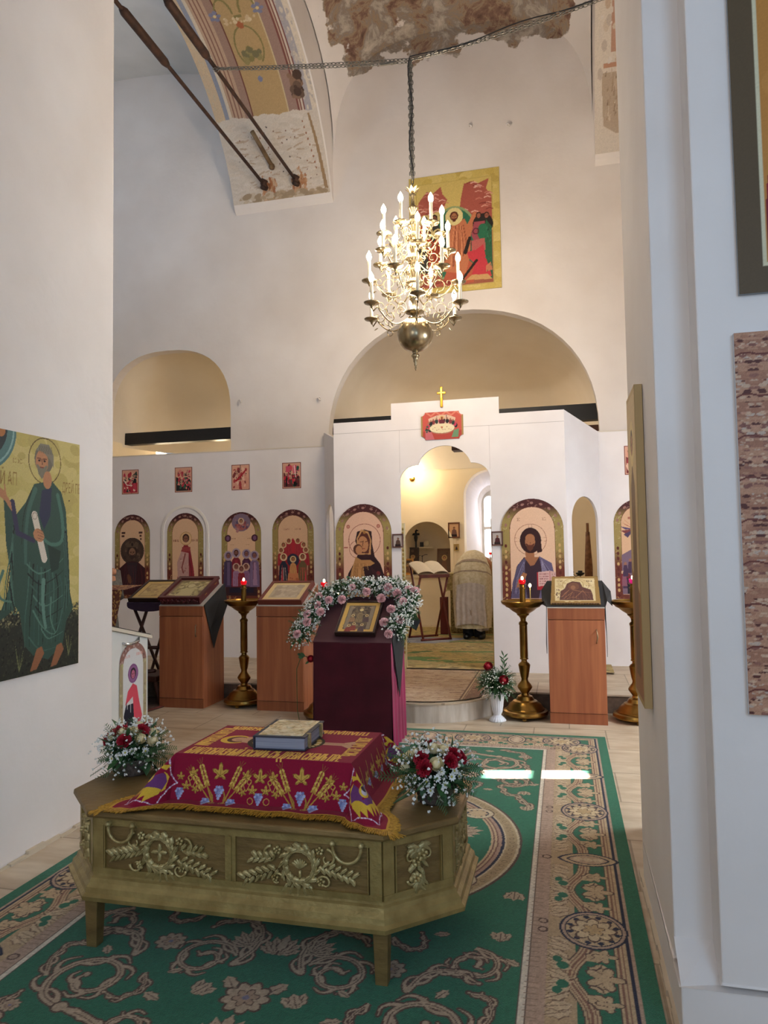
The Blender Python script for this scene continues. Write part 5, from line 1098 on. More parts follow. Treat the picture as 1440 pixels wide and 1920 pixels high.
def cherub(cx, cy, ang, s=1.0):
    ca, sa = math.cos(ang), math.sin(ang); T = lambda u, v: (cx+s*(u*ca-v*sa), cy+s*(u*sa+v*ca)); PP = lambda P: [T(u, v) for u, v in P]
    pts_ = []
    R_ = [(0, -.125), (.055, -.075), (.105, -.062), (.088, 0), (.092, .055), (.04, .062), (0, .10), (-.04, .062), (-.092, .055), (-.088, 0), (-.105, -.062), (-.055, -.075), (0, -.125)]
    for i in range(12):
        a_, b_ = R_[i], R_[i+1]; m = ((a_[0]+b_[0])/2*.88, (a_[1]+b_[1])/2*.88)
        for t in np.linspace(0, 1, 7):
            u = (1-t)**2*a_[0]+2*t*(1-t)*m[0]+t*t*b_[0]; v = (1-t)**2*a_[1]+2*t*(1-t)*m[1]+t*t*b_[1]; pts_.append(T(u, v))
    cv.line(pts_, .0045, '#c4a6c2')
    for q in pts_[::2]: cv.ell(q[0], q[1], .0035, .0035, '#e6d8e6')
    for f in (-1, 1):
        cv.poly(PP([(0, -.02), (f*.03, -.03), (f*.065, .02), (f*.075, -.02), (f*.06, -.075), (f*.05, -.05), (f*.035, -.085), (f*.025, -.055), (f*.008, -.09), (0, -.05)]), '#d8b23c')
        cv.poly(PP([(0, .02), (f*.012, .05), (f*.03, .05), (f*.028, .075), (f*.012, .06), (0, .085)]), '#d8b23c'); cv.poly(PP([(f*.012, .0), (f*.03, .038), (f*.06, .035), (f*.075, 0), (f*.055, -.01), (f*.03, -.025)]), '#6d3a72'); cv.poly(PP([(f*.03, .042), (f*.055, .046), (f*.078, .01), (f*.075, -.01), (f*.062, .03)]), '#d8b23c')
    cv.poly(PP([(-.035, -.022), (.035, -.022), (.02, -.045), (-.02, -.045)]), '#6d3a72'); cv.ell(*T(0, .005), .024*s, .027*s, '#d8b23c'); cv.ell(*T(0, .005), .0155*s, .019*s, '#c4bccb'); cv.ell(*T(0, .012), .015*s, .010*s, '#3a2c3c')
    for q in (-.005, .005): cv.ell(*T(q, .004), .002, .002, '#2a2030')
cherub(x1+.098, y0-.088, PI/4, 1.15); cherub(x0-.098, y0-.088, -PI/4, 1.15); cherub(x1+.082, y1+.066, PI*.75); cherub(x0-.082, y1+.066, -PI*.75)
for k in range(5):
    y = y0+.05+.095*k
    for X_ in (x1+.10, x0-.10):
        leafg(X_, y, .035, k); cv.line([(X_-.06, y+.03), (X_+.06, y+.05)], .006, '#b58e44'); grape(X_+.03, y+.045, .8)
e_ = .010
for r_ in ((0, 0, FW, e_), (0, FH-e_, FW, FH), (0, 0, e_, FH), (FW-e_, 0, FW, FH)): cv.rect(*r_, '#c79a36')
cv.jitter(.05)
cl = thing('shroud_cloth', 'crimson velvet cover with gold lettering and grapevine embroidery over the gilded tomb', 'cloth')
vgrid('velvet', cv, lambda X, Y: clothpos(X, Y), CLOTHM, cl)
FRM = pm('gold_fringe', '#c8982f', .6, col2='#9c7020', scale=90)
mb = MB(); per = 2*(FW+FH); n = 1500
for i in range(n):
    t = per*i/n+random.uniform(-.0012, .0012)
    if t < FW: p, o = (t, 0), (0, -1)
    elif t < FW+FH: p, o = (FW, t-FW), (1, 0)
    elif t < 2*FW+FH: p, o = (2*FW+FH-t, FH), (0, 1)
    else: p, o = (0, per-t), (-1, 0)
    L2 = .044+random.uniform(-.004, .008); j = random.uniform(-.007, .007)
    P = []
    for s in (0, .5, 1):
        x, y = p[0]+o[0]*L2*s+(j*s if o[0] == 0 else 0), p[1]+o[1]*L2*s+(j*s if o[1] == 0 else 0); q = clothpos(np.array(x), np.array(y)); P.append((float(q[0]), float(q[1]), max(.5665, float(q[2])-.004+random.uniform(0, .004))))
    mb.tube(P, [.0022, .0024, .0016], 4, cap=False)
o = mb.build('fringe', FRM, cl); o['kind'] = 'stuff'
mb = MB()
for X, Y, ax, ay in ((0, 0, -1, -1), (FW, 0, 1, -1), (FW, FH, 1, 1), (0, FH, -1, 1)):
    for k in range(26):
        a = math.atan2(ay, ax)+random.uniform(-.5, .5); q = clothpos(np.array(X), np.array(Y)); L2 = random.uniform(.05, .075)
        b0 = Vector((float(q[0]), float(q[1]), .572)); mb.tube([b0, b0+Vector((math.cos(a)*L2*.5, math.sin(a)*L2*.5, .002)), b0+Vector((math.cos(a+.1)*L2, math.sin(a+.1)*L2, -.005))], .0018, 4, cap=False)
o = mb.build('corner_tassels', FRM, cl); o['kind'] = 'stuff'
# gospel book
bk = thing('gospel_book', 'thick navy book with embossed gold cover lying on the crimson cover', 'book', (-1.205, 3.055, ZT+.011), rz=math.radians(3)); bk.scale = (1, 1, 1)
NVY = pm('navy_binding', '#23263a', .5, bump=.15, bscale=90)
MB().b2(-.115, .115, -.15, .15, 0, .006).b2(-.115, .115, -.15, .15, .052, .058).b2(-.118, -.110, -.15, .15, .0, .058).build('cover', NVY, bk, bevel=.002)
MB().b2(-.108, .110, -.144, .144, .006, .052).build('page_block', pm('page_edges', '#9fa4b4', .8, col2='#7d8294', scale=3, stretch=(1, 1, 160)), bk)
mb = MB().b2(-.098, .098, -.132, .132, .058, .0605)
for x, y, r in ((0, 0, .05), (-.07, -.1, .02), (.07, -.1, .02), (-.07, .1, .02), (.07, .1, .02)):
    mb.tube([(x+r*math.cos(2*PI*k/20), y+r*1.2*math.sin(2*PI*k/20), .061) for k in range(20)], .003, 5, closed=True)
mb.ball((0, .01, .062), (.02, .03, .006), 8)
for _ in range(40):
    a = random.uniform(0, 6.28); r = random.uniform(.055, .09); mb.leaf((r*math.cos(a), r*1.3*math.sin(a), .062), (math.cos(a+1.2), math.sin(a+1.2), 0), (0, 0, 1), .025, .010)
mb.build('metal_cover', pm('pale_gilt', '#efe4c6', .4, metal=.25, col2='#cdb583', scale=40), bk)
for y in (-.09, .09): MB().b2(.105, .122, y-.008, y+.008, .0, .060).build('clasp', GHI, bk)
# ================================================================ FLOWERS
LEAFM = pm('leaf_green', '#3f6b38', .55, col2='#294a2a', scale=30); FERN = pm('dark_fern', '#2f5230', .6, col2='#456b3f', scale=40)
RED = pm('red_petals', '#c21c34', .6, col2='#8e1026', scale=60); PINK = pm('pink_petals', '#f8d5d4', .6, col2='#f0b6b8', scale=60); CRM = pm('cream_petals', '#f4e8c4', .6, col2='#e6d59c', scale=60)
WHT = pm('white_petals', '#f4f4ee', .6); YEL = pm('yellow_green_centre', '#b9b352', .7)
def flower_mesh(r, seed, kind='carnation'):
    rr = random.Random(seed); mb = MB()
    if kind == 'carnation':
        for lay, (n, el, L_, w_) in enumerate(((11, .15, 1.0, .62), (11, .45, .96, .58), (9, .8, .88, .52), (7, 1.1, .78, .46), (5, 1.4, .7, .4))):
            for k in range(n):
                a = 2*PI*k/n+lay*.4+rr.uniform(-.15, .15); e = el+rr.uniform(-.1, .1); d = Vector((math.cos(a)*math.cos(e), math.sin(a)*math.cos(e), math.sin(e))); sd = Vector((-math.sin(a), math.cos(a), 0)); up = sd.cross(d)
                b = d*r*.15; vs = [b, b]; vs = []
                for i in range(3):
                    t = i/2
                    for j in range(5):
                        q = (j-2)/2; zig = (rr.uniform(-.10, .10) if i == 2 else 0)
                        vs.append(d*r*L_*(.2+.8*t+zig)+sd*r*w_*q*(.25+.75*t)*.75+up*r*(.12*(-1)**j*t-.10*q*q*t))
                mb.add(vs, [(i*5+j, i*5+j+1, i*5+j+6, i*5+j+5) for i in range(2) for j in range(4)])
    elif kind == 'rose':
        mb.ball((0, 0, r*.2), (r*.62, r*.62, r*.75), 12)
        for lay, (n, rad, tip) in enumerate(((3, .45, .95), (4, .62, .8), (5, .8, .55))):
            for k in range(n):
                a0 = 2*PI*k/n+lay; 
                mb.grid(lambda u, v: ((rad+.14*v*v*(lay+1)*.5)*r*math.cos(a0+(u-.5)*2.2)*(.55+.45*math.sin(PI*.5*min(1, v*1.6))), (rad+.14*v*v*(lay+1)*.5)*r*math.sin(a0+(u-.5)*2.2)*(.55+.45*math.sin(PI*.5*min(1, v*1.6))), r*(-.5+(tip+.5)*v*(1-.5*(2*u-1)**2))), 6, 4)
    else:
        for k in range(9):
            a = 2*PI*k/9; mb.leaf((0, 0, 0), (math.cos(a), math.sin(a), .25), (0, 0, 1), r, r*.5, n=3)
    return mb
_FM = {}
def flower(name, m, par, loc, r, up, kind='carnation', lab=None):
    key = (kind, m.name, random.randint(0, 2))
    if key not in _FM:
        me = flower_mesh(1.0, hash(key[2]) % 97+len(_FM), kind).build(name, m); _FM[key] = me.data; bpy.data.objects.remove(me)
    o = bpy.data.objects.new(name, _FM[key]); COL.objects.link(o); o.parent = par; o.location = loc; o.scale = (r, r, r)
    o.rotation_mode = 'QUATERNION'; o.rotation_quaternion = Vector(up).to_track_quat('Z', 'Y') @ Matrix.Rotation(random.uniform(0, 6), 4, 'Z').to_quaternion()
    if kind == 'daisy':
        c = bpy.data.objects.new('centre', DC.data); COL.objects.link(c); c.parent = o
    if lab: o['label'] = lab
    return o
_d = MB().ball((0, 0, .12), (.28, .28, .15), 8).build('centre', YEL); DC = _d; _d.name = 'tmp_centre'
def gyps(par, pts, rad, n, sz=.0065, name='gypsophila'):
    """sprigs: thin stems ending in clusters of tiny white blossoms"""
    mb = MB(); st_ = MB()
    for _ in range(n):
        p = Vector(random.choice(pts)); d = Vector((random.gauss(0, 1), random.gauss(0, 1), random.gauss(.3, 1))).normalized(); q = p+d*rad*random.uniform(.65, 1.1)
        if random.random() < .4: st_.tube([p+d*rad*.2, q], .0009, 3, cap=False)
        s_ = sz*random.uniform(.6, 1.25)
        for k in range(4):
            a = Vector((random.gauss(0, 1), random.gauss(0, 1), random.gauss(0, 1))).normalized(); mb.ball(tuple(q+a*s_*.7), s_*.75, 5)
    o = mb.build(name, WHT, par); o['kind'] = 'stuff'; o = st_.build('gypsophila_stems', FERN, par); o['kind'] = 'stuff'
def fronds(par, pts, rad, n, L_=.10, name='foliage', w_=.022, m=None, zb=.2):
    mb = MB()
    for _ in range(n):
        p = Vector(random.choice(pts)); d = Vector((random.gauss(0, 1), random.gauss(0, 1), random.gauss(zb, .8))).normalized(); b = p+d*rad*random.uniform(.1, .55)
        if random.random() < .5: mb.leaf(b, d, (0, 0, 1) if abs(d.z) < .9 else (1, 0, 0), L_*random.uniform(.6, 1.1), w_*random.uniform(.9, 1.8), bend=random.uniform(-.4, .1))
        else:
            e = b+d*L_*random.uniform(.8, 1.2); mb.tube([b, e], .001, 3, cap=False); sd = d.orthogonal().normalized()
            for k in range(7):
                t = .25+.75*k/7; q = b.lerp(e, t)
                for s_ in (-1, 1): mb.leaf(q, d*.6+sd*s_, (0, 0, 1), L_*.28*(1.2-t*.7), w_*.28, n=2)
    o = mb.build(name, m or LEAFM, par); o['kind'] = 'stuff'; return o
def bouquet(name, lab, loc, reds, creams, daisies, R_=.125, seed=1):
    random.seed(seed); b = thing(name, lab, 'flower arrangement', loc)
    WK = pm('wicker', '#6d6058', .7, col2='#4c423d', scale=60, bump=.5, bscale=150)
    MB().lathe([(.0, 0), (.062, 0), (.068, .01), (.080, .055), (.088, .075), (.080, .078), (.07, .05), (.0, .045)], 24, flute=.03, fn=12).build('basket', WK, b)
    c = [(x, y, .115+.02*random.random()) for x, y in ((0, 0), (.05, 0), (-.05, 0), (0, .05), (0, -.05), (.04, .04), (-.04, -.04))]
    fronds(b, c, R_*.9, 150, .09, zb=.1); fronds(b, [(x*1.2, y*1.2, .085) for x, y, z in c], R_, 60, .12, 'fern_sprays', .02, FERN, zb=-.15)
    for n_, m_, k_, r_, kk in (('red_carnation', RED, reds, .034, 'carnation'), ('cream_rose', CRM, creams, .027, 'rose'), ('white_daisy', WHT, daisies, .018, 'daisy')):
        for az, el in k_:
            d = Vector((math.cos(az)*math.cos(el), math.sin(az)*math.cos(el), math.sin(el))); rr = R_*(1.0 if kk != 'daisy' else .93)
            flower(n_, m_, b, Vector((0, 0, .105))+Vector((d.x*rr, d.y*rr, d.z*rr*.88)), r_*random.uniform(.9, 1.1), d, kk)
    gyps(b, c, R_*1.04, 480, .0055); random.seed(seed+50); return b
D = math.radians
bouquet('flower_basket', 'low basket of red carnations and cream roses on the left end of the gilded tomb', (-2.005, 3.075, .561),
        [(D(-80), D(38)), (D(-130), D(62)), (D(-20), D(62)), (D(200), D(32)), (D(60), D(50)), (D(-170), D(40))],
        [(D(-105), D(60)), (D(-50), D(62)), (D(-40), D(40)), (D(-150), D(40)), (D(20), D(45)), (D(90), D(70)), (D(-10), D(30)), (D(185), D(12))],
        [(D(-120), D(20)), (D(-135), D(10)), (D(-90), D(2)), (D(-60), D(15)), (D(-30), D(10)), (D(-100), D(44)), (D(-75), D(12)), (D(-150), D(18)), (D(-110), D(-5))], .125, 3)
bouquet('flower_basket', 'fuller basket of red carnations, roses and daisies on the right end of the gilded tomb', (-.545, 2.985, .561),
        [(D(-115), D(48)), (D(-100), D(30)), (D(-10), D(50)), (D(10), D(38)), (D(-40), D(42)), (D(120), D(60))],
        [(D(-150), D(50)), (D(-80), D(75)), (D(-75), D(38)), (D(-30), D(68)), (D(-150), D(20)), (D(190), D(40)), (D(60), D(50))],
        [(D(-120), D(8)), (D(-95), D(4)), (D(-75), D(12)), (D(-60), D(-2)), (D(-45), D(12)), (D(-88), D(-14)), (D(-25), D(8)), (D(-105), D(-6)), (D(-65), D(24)), (D(-35), D(22))], .13, 9)

# ================================================================ CRIMSON ANALOY with bordered icon and garland
VM = pm('maroon_velvet', '#4e0f20', .85, col2='#400b1a', scale=5, sheen=.3, spec=.2); SAT = pm('crimson_satin', '#a32457', .42, col2='#7e1a42', scale=6, stretch=(8, 8, .4), sheen=.2)
BKC = pm('black_cloth', '#101014', .9, sheen=.1); DMC = pm('dark_plum_cloth', '#4a1c24', .8, sheen=.2)
AX, AY = -1.69, 5.64
an = thing('draped_lectern', 'lectern draped in maroon velvet with crimson sides, in front of the doorway', 'lectern', (AX, AY, 0))
hw = .327; zt0, zt1, dp = .845, 1.18, .45
MB().grid(lambda u, v: ((2*u-1)*hw, -.004*math.sin(u*9)*(1-v), .012+(zt0-.012)*v), 40, 20).build('front_cloth', VM, an)
for s in (-1, 1):
    MB().grid(lambda u, v: (s*(hw+.012*(1-v)*math.sin(u*26)+.010*(1-v)), dp*u, .01+(zt0+(zt1-zt0)*u-.01)*v), 48, 12).build('side_cloth', SAT, an)
MB().b2(-hw+.02, hw-.02, .02, dp-.02, 0, .84).b2(-hw, hw, dp-.02, dp, .0, zt1-.01).build('body', pm('dark_wood_body', '#3a2018', .6), an)
MB().prism([(0, zt0+.004), (0, zt0-.006), (dp, zt1-.006), (dp, zt1+.004)], lambda a, b: (-hw-.003, a, b), (2*hw+.006, 0, 0)).build('sloping_top', DMC, an)
sl = math.atan2(zt1-zt0, dp)
mb = MB()
mb.add([(hw+.006, .02, zt0+.02), (hw+.004, dp-.01, zt1-.005), (hw+.018, dp-.02, .86), (hw+.022, .19, .385), (hw+.016, .10, .62)], [(0, 1, 2, 3, 4)])
mb.add([(hw+.006, dp-.02, zt1-.03), (hw+.15, dp+.02, .98), (hw+.12, dp-.02, .90), (hw+.01, dp-.06, .98)], [(0, 1, 2, 3)])
mb.grid(lambda u, v: ((2*u-1)*(hw+.005), dp-.04+.05*v, zt1-.028+.03*v+.004*math.sin(u*20)), 20, 2)
o = mb.build('black_cloth', BKC, an); sd = o.modifiers.new('s', 'SOLIDIFY'); sd.thickness = .003
# the icon on it
w, h = .30, .36; cv = Cv(w, h, .003, '#d0a95c'); cv.rect(.035, .035, w-.035, h-.035, '#6b5a48'); cv.blot(160, .012, ['#7a6a54', '#5a4c44', '#8c7a60', '#4a4038'], (.04, .04, w-.04, h-.04)); cv.rect(.04, .04, .07, h-.04, '#8c7f6c'); cv.rect(w-.07, .04, w-.04, h-.04, '#8c7f6c')
robe(cv, .15, .24, .12, .02, .03, '#8c7a5c', '#4a3c30', 3); cv.ell(.15, .27, .016, .018, '#d8c48c')
for x, y in ((.09, .20), (.21, .20), (.12, .10), (.19, .09), (.08, .08)): robe(cv, x, y-.02, y-.08, .02, .028, random.choice(['#8c4038', '#5a4a4c', '#9c7a5c']), '#4a2c28', 2); cv.ell(x, y, .014, .015, '#dcc88c'); cv.ell(x, y, .008, .009, '#6b4030')
for x in (.07, .15, .23): cv.ell(x, .30, .018, .010, '#a08c74')
cv.jitter(.06)
def sloped(x, y, z, up=0): return Matrix.Translation((x, y, z)) @ Matrix.Rotation(-(PI/2-sl)+0, 4, 'X')
# painting faces -y at tilt 0; leaning back on the slope
painting('framed_icon', 'small icon with gold mat in dark frame, encircled by the flower garland', 'icon', cv, Matrix.Translation((AX+.02, AY+.055-.018*math.sin(sl)*2, zt0+.046+.036)) @ Matrix.Rotation(-(PI/2-sl), 4, 'X'), thick=.024, frame_w=.018, frame_c='#2e1a18', m=PAINTG)
# garland
random.seed(21)
gl = thing('flower_garland', 'arched garland of pink carnations and gypsophila round the icon on the maroon lectern', 'garland', (AX, AY, 0))
KP = [(-.485, .08, .87), (-.44, .16, .98), (-.40, .24, 1.09), (-.35, .33, 1.18), (-.24, .42, 1.235), (-.10, .46, 1.26), (.05, .46, 1.265), (.20, .46, 1.26), (.33, .43, 1.24), (.42, .38, 1.18), (.40, .28, 1.09), (.36, .18, .99), (.32, .09, .92)]
GP = []
for i in range(len(KP)-1):
    for t in (0, .34, .67): GP.append(tuple(Vector(KP[i]).lerp(Vector(KP[i+1]), t)))
fronds(gl, GP, .095, 560, .09); fronds(gl, GP, .085, 90, .11, 'broad_leaves', .045); fronds(gl, GP[:5]+GP[-5:], .08, 70, .13, 'fern_sprays', .02, FERN, zb=-.6)
gyps(gl, GP, .100, 2300, .0064)
gyps(gl, GP[20:34]+[(.36, .25, 1.0), (.34, .2, .95)], .10, 400, .005, 'gypsophila')
for x, y, z in [(-.47, .02, .905), (-.40, .06, 1.0), (-.42, .12, 1.06), (-.315, .16, 1.075), (-.36, .21, 1.13), (-.27, .25, 1.17), (-.17, .30, 1.17), (-.36, .26, 1.20), (-.10, .38, 1.27), (.04, .34, 1.235), (.17, .33, 1.18), (.22, .38, 1.27), (.31, .33, 1.22), (.38, .25, 1.16), (.29, .18, 1.10), (.38, .12, 1.02), (.25, .10, 1.0), (.31, .0, .92), (.46, .36, 1.24), (.40, .36, 1.25)]:
    flower('pink_carnation', PINK, gl, (x, y, z), random.uniform(.033, .040), (random.uniform(-.25, .25)+x*.4, -1, random.uniform(.1, .7)))
for k in range(46):
    p = random.choice(GP); flower('white_daisy', WHT, gl, (p[0]+random.uniform(-.06, .06), p[1]-.075+random.uniform(-.02, .03), p[2]+random.uniform(-.07, .06)), .015, (random.uniform(-.5, .5), -1, random.uniform(-.2, .7)), 'daisy')
rl_ = thing('single_rose', 'lone red rose with leaves poking out beside the maroon lectern', 'flower', (-2.06, 5.70, .70))
flower('rose_head', RED, rl_, (0, 0, 0), .030, (.2, -1, .2), 'rose')
MB().tube([(0, .02, 0), (-.05, .03, .012), (-.10, .05, .02)], .003, 5).leaf((-.06, .02, .015), (-1, 0, .8), (0, -1, 0), .05, .028).leaf((-.07, .02, .015), (-1, 0, -.2), (0, -1, 0), .05, .03).leaf((-.02, .02, -.02), (-1, 0, -.7), (0, -1, 0), .045, .018).leaf((-.10, .05, .02), (-1, 0, .3), (0, -1, 0), .04, .026).build('leaves', LEAFM, rl_)
MB().tube([(-.10, .05, .02), (-.16, .09, -.10), (-.17, .12, -.45), (-.13, .14, -.70)], .003, 5).build('stem', LEAFM, rl_)

# ================================================================ CABINET LECTERNS
def wood(name, a, b_):
    return pm(name, a, .42, col2=b_, scale=3.0, detail=9, stretch=(9, 9, .45), lo=.25, hi=.75, spec=.4)
WD = wood('orange_beech', '#b5714a', '#95553a'); WD2 = wood('orange_beech_edge', '#a3623f', '#8a4e33'); DKW = pm('dark_joint', '#4a2418', .8)
def cabinet(lab, x, y, cloth=0, handle=True, w=.50, d=.45, h=1.04):
    t = thing('lectern_cabinet', lab, 'lectern', (x, y, 0)); hx = w/2; zt = h+.20
    MB().prism([(0, .0), (d, .0), (d, zt), (0, h)], lambda a, b: (-hx, a+.004, b), (.018, 0, 0)).prism([(0, .0), (d, .0), (d, zt), (0, h)], lambda a, b: (hx-.018, a+.004, b), (.018, 0, 0)).b2(-hx+.018, hx-.018, d-.02, d, 0, zt-.01).b2(-hx+.018, hx-.018, .01, d-.02, .02, .04).build('body', WD, t)
    MB().b2(-hx, hx, -.014, .004, h-.102, h).build('top_rail', WD2, t, bevel=.0015)
    MB().b2(-hx, hx, -.010, .004, 0, .095).build('plinth', WD2, t, bevel=.0015)
    dr = MB().b2(-hx+.003, hx-.003, -.016, .003, .099, h-.107).build('door', WD, t, bevel=.002)
    if handle: MB().tube([(hx-.075, -.018, h-.19), (hx-.073, -.038, h-.21), (hx-.066, -.046, h-.25), (hx-.073, -.038, h-.29), (hx-.075, -.018, h-.31)], [.006, .005, .0065, .005, .006], 8).build('handle', pm('aged_silver', '#a08c70', .35, metal=.8), dr)
    MB().prism([(.0, h-.004), (.0, h+.006), (d, zt+.006), (d, zt-.004)], lambda a, b: (-hx-.002, a-.01, b), (w+.004, 0, 0)).build('sloping_top', pm('white_edge_top', '#b9b2aa', .5), t)
    return t
c1 = cabinet('left wooden lectern cabinet, ornate maroon icon case on top and black cloth down its side', -3.868, 6.79)
c2 = cabinet('middle wooden lectern cabinet with a plain framed icon, behind the left side of the garland', -2.79, 6.82, handle=False)
c3 = cabinet('right wooden lectern cabinet with silver handle, beside the brass candle stand', .085, 6.79, h=1.035)
def hang(lab, vs, fs, loc):
    o = MB().add(vs, fs).build('black_cloth', BKC); o.location = loc; s_ = o.modifiers.new('s', 'SOLIDIFY'); s_.thickness = .004; tag(o, lab, 'cloth'); return o
hang('black cloth hanging to a point over the side of the left lectern cabinet', [(.256, .0, 1.052), (.26, .46, 1.255), (.285, .47, 1.02), (.275, .41, .93), (.268, .28, .74), (.262, .20, .585), (.258, .12, .78)],
     [(0, 1, 2, 3, 4, 5, 6)], (-3.868, 6.79, 0))
o = MB().add([(-.257, -.004, 1.05), (-.300, .16, 1.06), (-.31, .30, 1.18), (-.257, .46, 1.262), (.257, .46, 1.262), (.325, .30, 1.17), (.33, .16, 1.045), (.28, .05, 1.10), (.257, -.004, 1.05),
              (-.262, .02, .62), (-.268, .1, .70), (.262, .02, .60), (.268, .12, .72)], [(0, 3, 2, 1), (4, 8, 7, 6, 5), (0, 9, 10, 3), (8, 4, 12, 11), (0, 8, 4, 3)]).build('black_cloth', BKC)
o.location = (.085, 6.79, 0); s_ = o.modifiers.new('s', 'SOLIDIFY'); s_.thickness = .004; tag(o, 'black cloth with stiff corners sticking out behind the icon on the right lectern', 'cloth')
S2 = math.atan2(.20, .45)
def lay(x, y, z, sl_): return Matrix.Translation((x, y, z)) @ Matrix.Rotation(-(PI/2-sl_), 4, 'X')
# left: carved icon case
t = thing('icon_case', 'deep maroon carved icon case with tarnished relief icon, on the left lectern cabinet', 'icon case'); t.matrix_world = lay(-3.885, 6.80, 1.058, S2)
MR = pm('maroon_lacquer', '#5a1a22', .35, col2='#451218', scale=8); w, h, T_ = .45, .47, .10
cv = Cv(w-.06, h-.06, .004, '#8a6f5a'); cv.rect(.03, .03, w-.09, h-.09, '#9a8a58'); cv.blot(150, .02, ['#a89a66', '#7a6c44', '#b5a878', '#6a5a3c', '#c2b68c'], (.04, .04, w-.1, h-.1)); cv.poly([(.1, .04), (.28, .04), (.26, .22), (.19, .28), (.13, .2)], '#b5a878'); cv.ring(.19, .27, .05, .012, '#7d6c42'); cv.ell(.19, .27, .035, .04, '#c0b48a'); cv.jitter(.08)
vgrid('relief_icon', cv, flat(cv, -.062, None, .03), PAINTG, t)
MB().b2(-w/2, w/2, -.06, 0, 0, h).build('case', MR, t)
mb = MB().prism([(-w/2-.012, -.012), (w/2+.012, -.012), (w/2+.012, h+.012), (-w/2-.012, h+.012)], XZ(-.085), (0, .028, 0), holes=[[(-w/2+.03, .03), (w/2-.03, .03), (w/2-.03, h-.03), (-w/2+.03, h-.03)]])
mb.build('frame', MR, t, bevel=.006)
mb = MB()
for k in range(26): mb.ball((-w/2+.02+(w-.04)*k/25, -.045+.008*math.sin(k*2.1), -.018), (.014, .018, .010+.006*math.sin(k*1.7)), 6)
for k in range(12): mb.leaf((.02+.016*k, -.05, h+.01), (math.sin(k*1.3)*.7, -.2, 1), (0, -1, 0), .04, .016)
mb.build('carving', MR, t)
for z in (.12, .36): MB().b2(w/2, w/2+.006, -.05, -.04, z, z+.05).build('latch', pm('brass_bits', '#b09050', .35, metal=.9), t)
# middle: framed pale icon
cv = Cv(.41, .38, .004, '#cdb27c'); cv.rect(.05, .05, .36, .33, '#a3907a'); cv.rect(.055, .055, .355, .325, '#ab9880'); cv.blot(60, .03, ['#a5937b', '#b5a48c', '#9c8972'], (.07, .07, .34, .31)); cv.jitter(.03)
painting('framed_icon', 'pale glazed icon in a reddish wooden frame on the middle lectern cabinet', 'icon', cv, lay(-2.79, 6.835, 1.102, S2), thick=.05, frame_w=.028, frame_c='#6b2a20', m=PAINTG, board='#5a241a')
# right: icon standing like an open board
w, h = .44, .40; cv = Cv(w, h, .0032, '#8f7040'); cv.rect(.04, .045, w-.04, h-.035, '#c9b68c'); cv.blot(80, .02, ['#c2ad80', '#cfbf98', '#b8a276'], (.05, .05, w-.05, h-.05))
cv.ring(.205, .27, .095, .006, '#a3885a'); cv.ring(.27, .27, .08, .006, '#a3885a')
cv.poly([(.08, .055), (w-.06, .055), (w-.065, .15), (.36, .205), (.29, .24), (.27, .31), (.20, .325), (.15, .29), (.13, .22), (.09, .18)], '#5c3b36'); cv.ell(.21, .25, .05, .055, '#6f4a3a'); cv.ell(.205, .235, .022, .028, '#8c6248')
for P in ([(.10, .10), (.17, .20), (.12, .14)], [(.12, .08), (.20, .17), (.16, .08)], [(.22, .09), (.29, .19), (.34, .09)], [(.20, .20), (.30, .17), (.37, .16)], [(.14, .07), (.20, .10), (.26, .07)]): cv.line(P, .009, '#8c6248', .004)
for k in range(14): cv.line([(.10+.02*k, .06), (.13+.016*k, .16)], .004, random.choice(['#44282a', '#7a5244']), .002)
cv.blot(12, .012, ['#6a4a40', '#4a3a38'], (.05, .07, .11, .2), .5); lbl(cv, .055, .315, .045, .018, '#6d4a30'); lbl(cv, .33, .315, .05, .022, '#4a3424', 1); lbl(cv, .07, .28, .03, .008, '#7a5a40', 2); lbl(cv, .32, .255, .06, .010, '#6d4a30'); cv.line([(.22, h), (.22, h-.03)], .006, '#5a4426'); cv.jitter(.06)
t = painting('panel_icon', 'old brown and gold panel icon, shaped like an open book, on the right lectern cabinet', 'icon', cv, lay(.085, 6.80, 1.07, math.radians(37)), thick=.028, board='#6b5230', out=[(0, 0), (w, 0), (w-.008, h-.004), (w*.75, h-.002), (w*.52, h-.012), (w*.5, h-.002), (.22, h), (.012, h-.008)])
mb = MB()
for k in range(18): mb.ball((-w/2+.02+(w-.04)*k/17, -.004, .004), (.014, .007, .007+.003*math.sin(k*2.2)), 6)
mb.build('carved_edge', pm('brown_carving', '#5a3a20', .5), t)

# ================================================================ BRASS CANDLE STANDS
BR_ = pm('dull_brass', '#a5803f', .28, metal=.95, col2='#7d5c2a', scale=5, bump=.08, bscale=30)
RG = pm('red_lamp_glass', '#b0101c', .15, trans=.4, emit=.35); FL = pm('flame', '#ffe0a8', .5, emit=14); WAX = pm('beeswax', '#d9b866', .5); 
prof = [(.0, .035), (.205, .035), (.212, .05), (.206, .072), (.180, .080), (.180, .088), (.165, .100), (.150, .128), (.118, .150), (.112, .158), (.085, .168), (.068, .200), (.040, .212), (.034, .228), (.045, .245), (.066, .275), (.070, .29), (.055, .315), (.034, .34), (.030, .36), (.038, .385), (.046, .43), (.053, .475), (.056, .49), (.046, .505), (.028, .52), (.026, .535), (.040, .545), (.038, .555), (.034, .56),
        (.036, .57), (.0355, .86), (.040, .865), (.041, .88), (.035, .89), (.024, .90), (.026, .925), (.040, .945), (.055, .955), (.060, .97), (.10, .995), (.13, 1.02), (.16, 1.035), (.165, 1.045), (.195, 1.065), (.205, 1.085), (.200, 1.09), (.19, 1.075), (.05, 1.07), (.0, 1.07)]
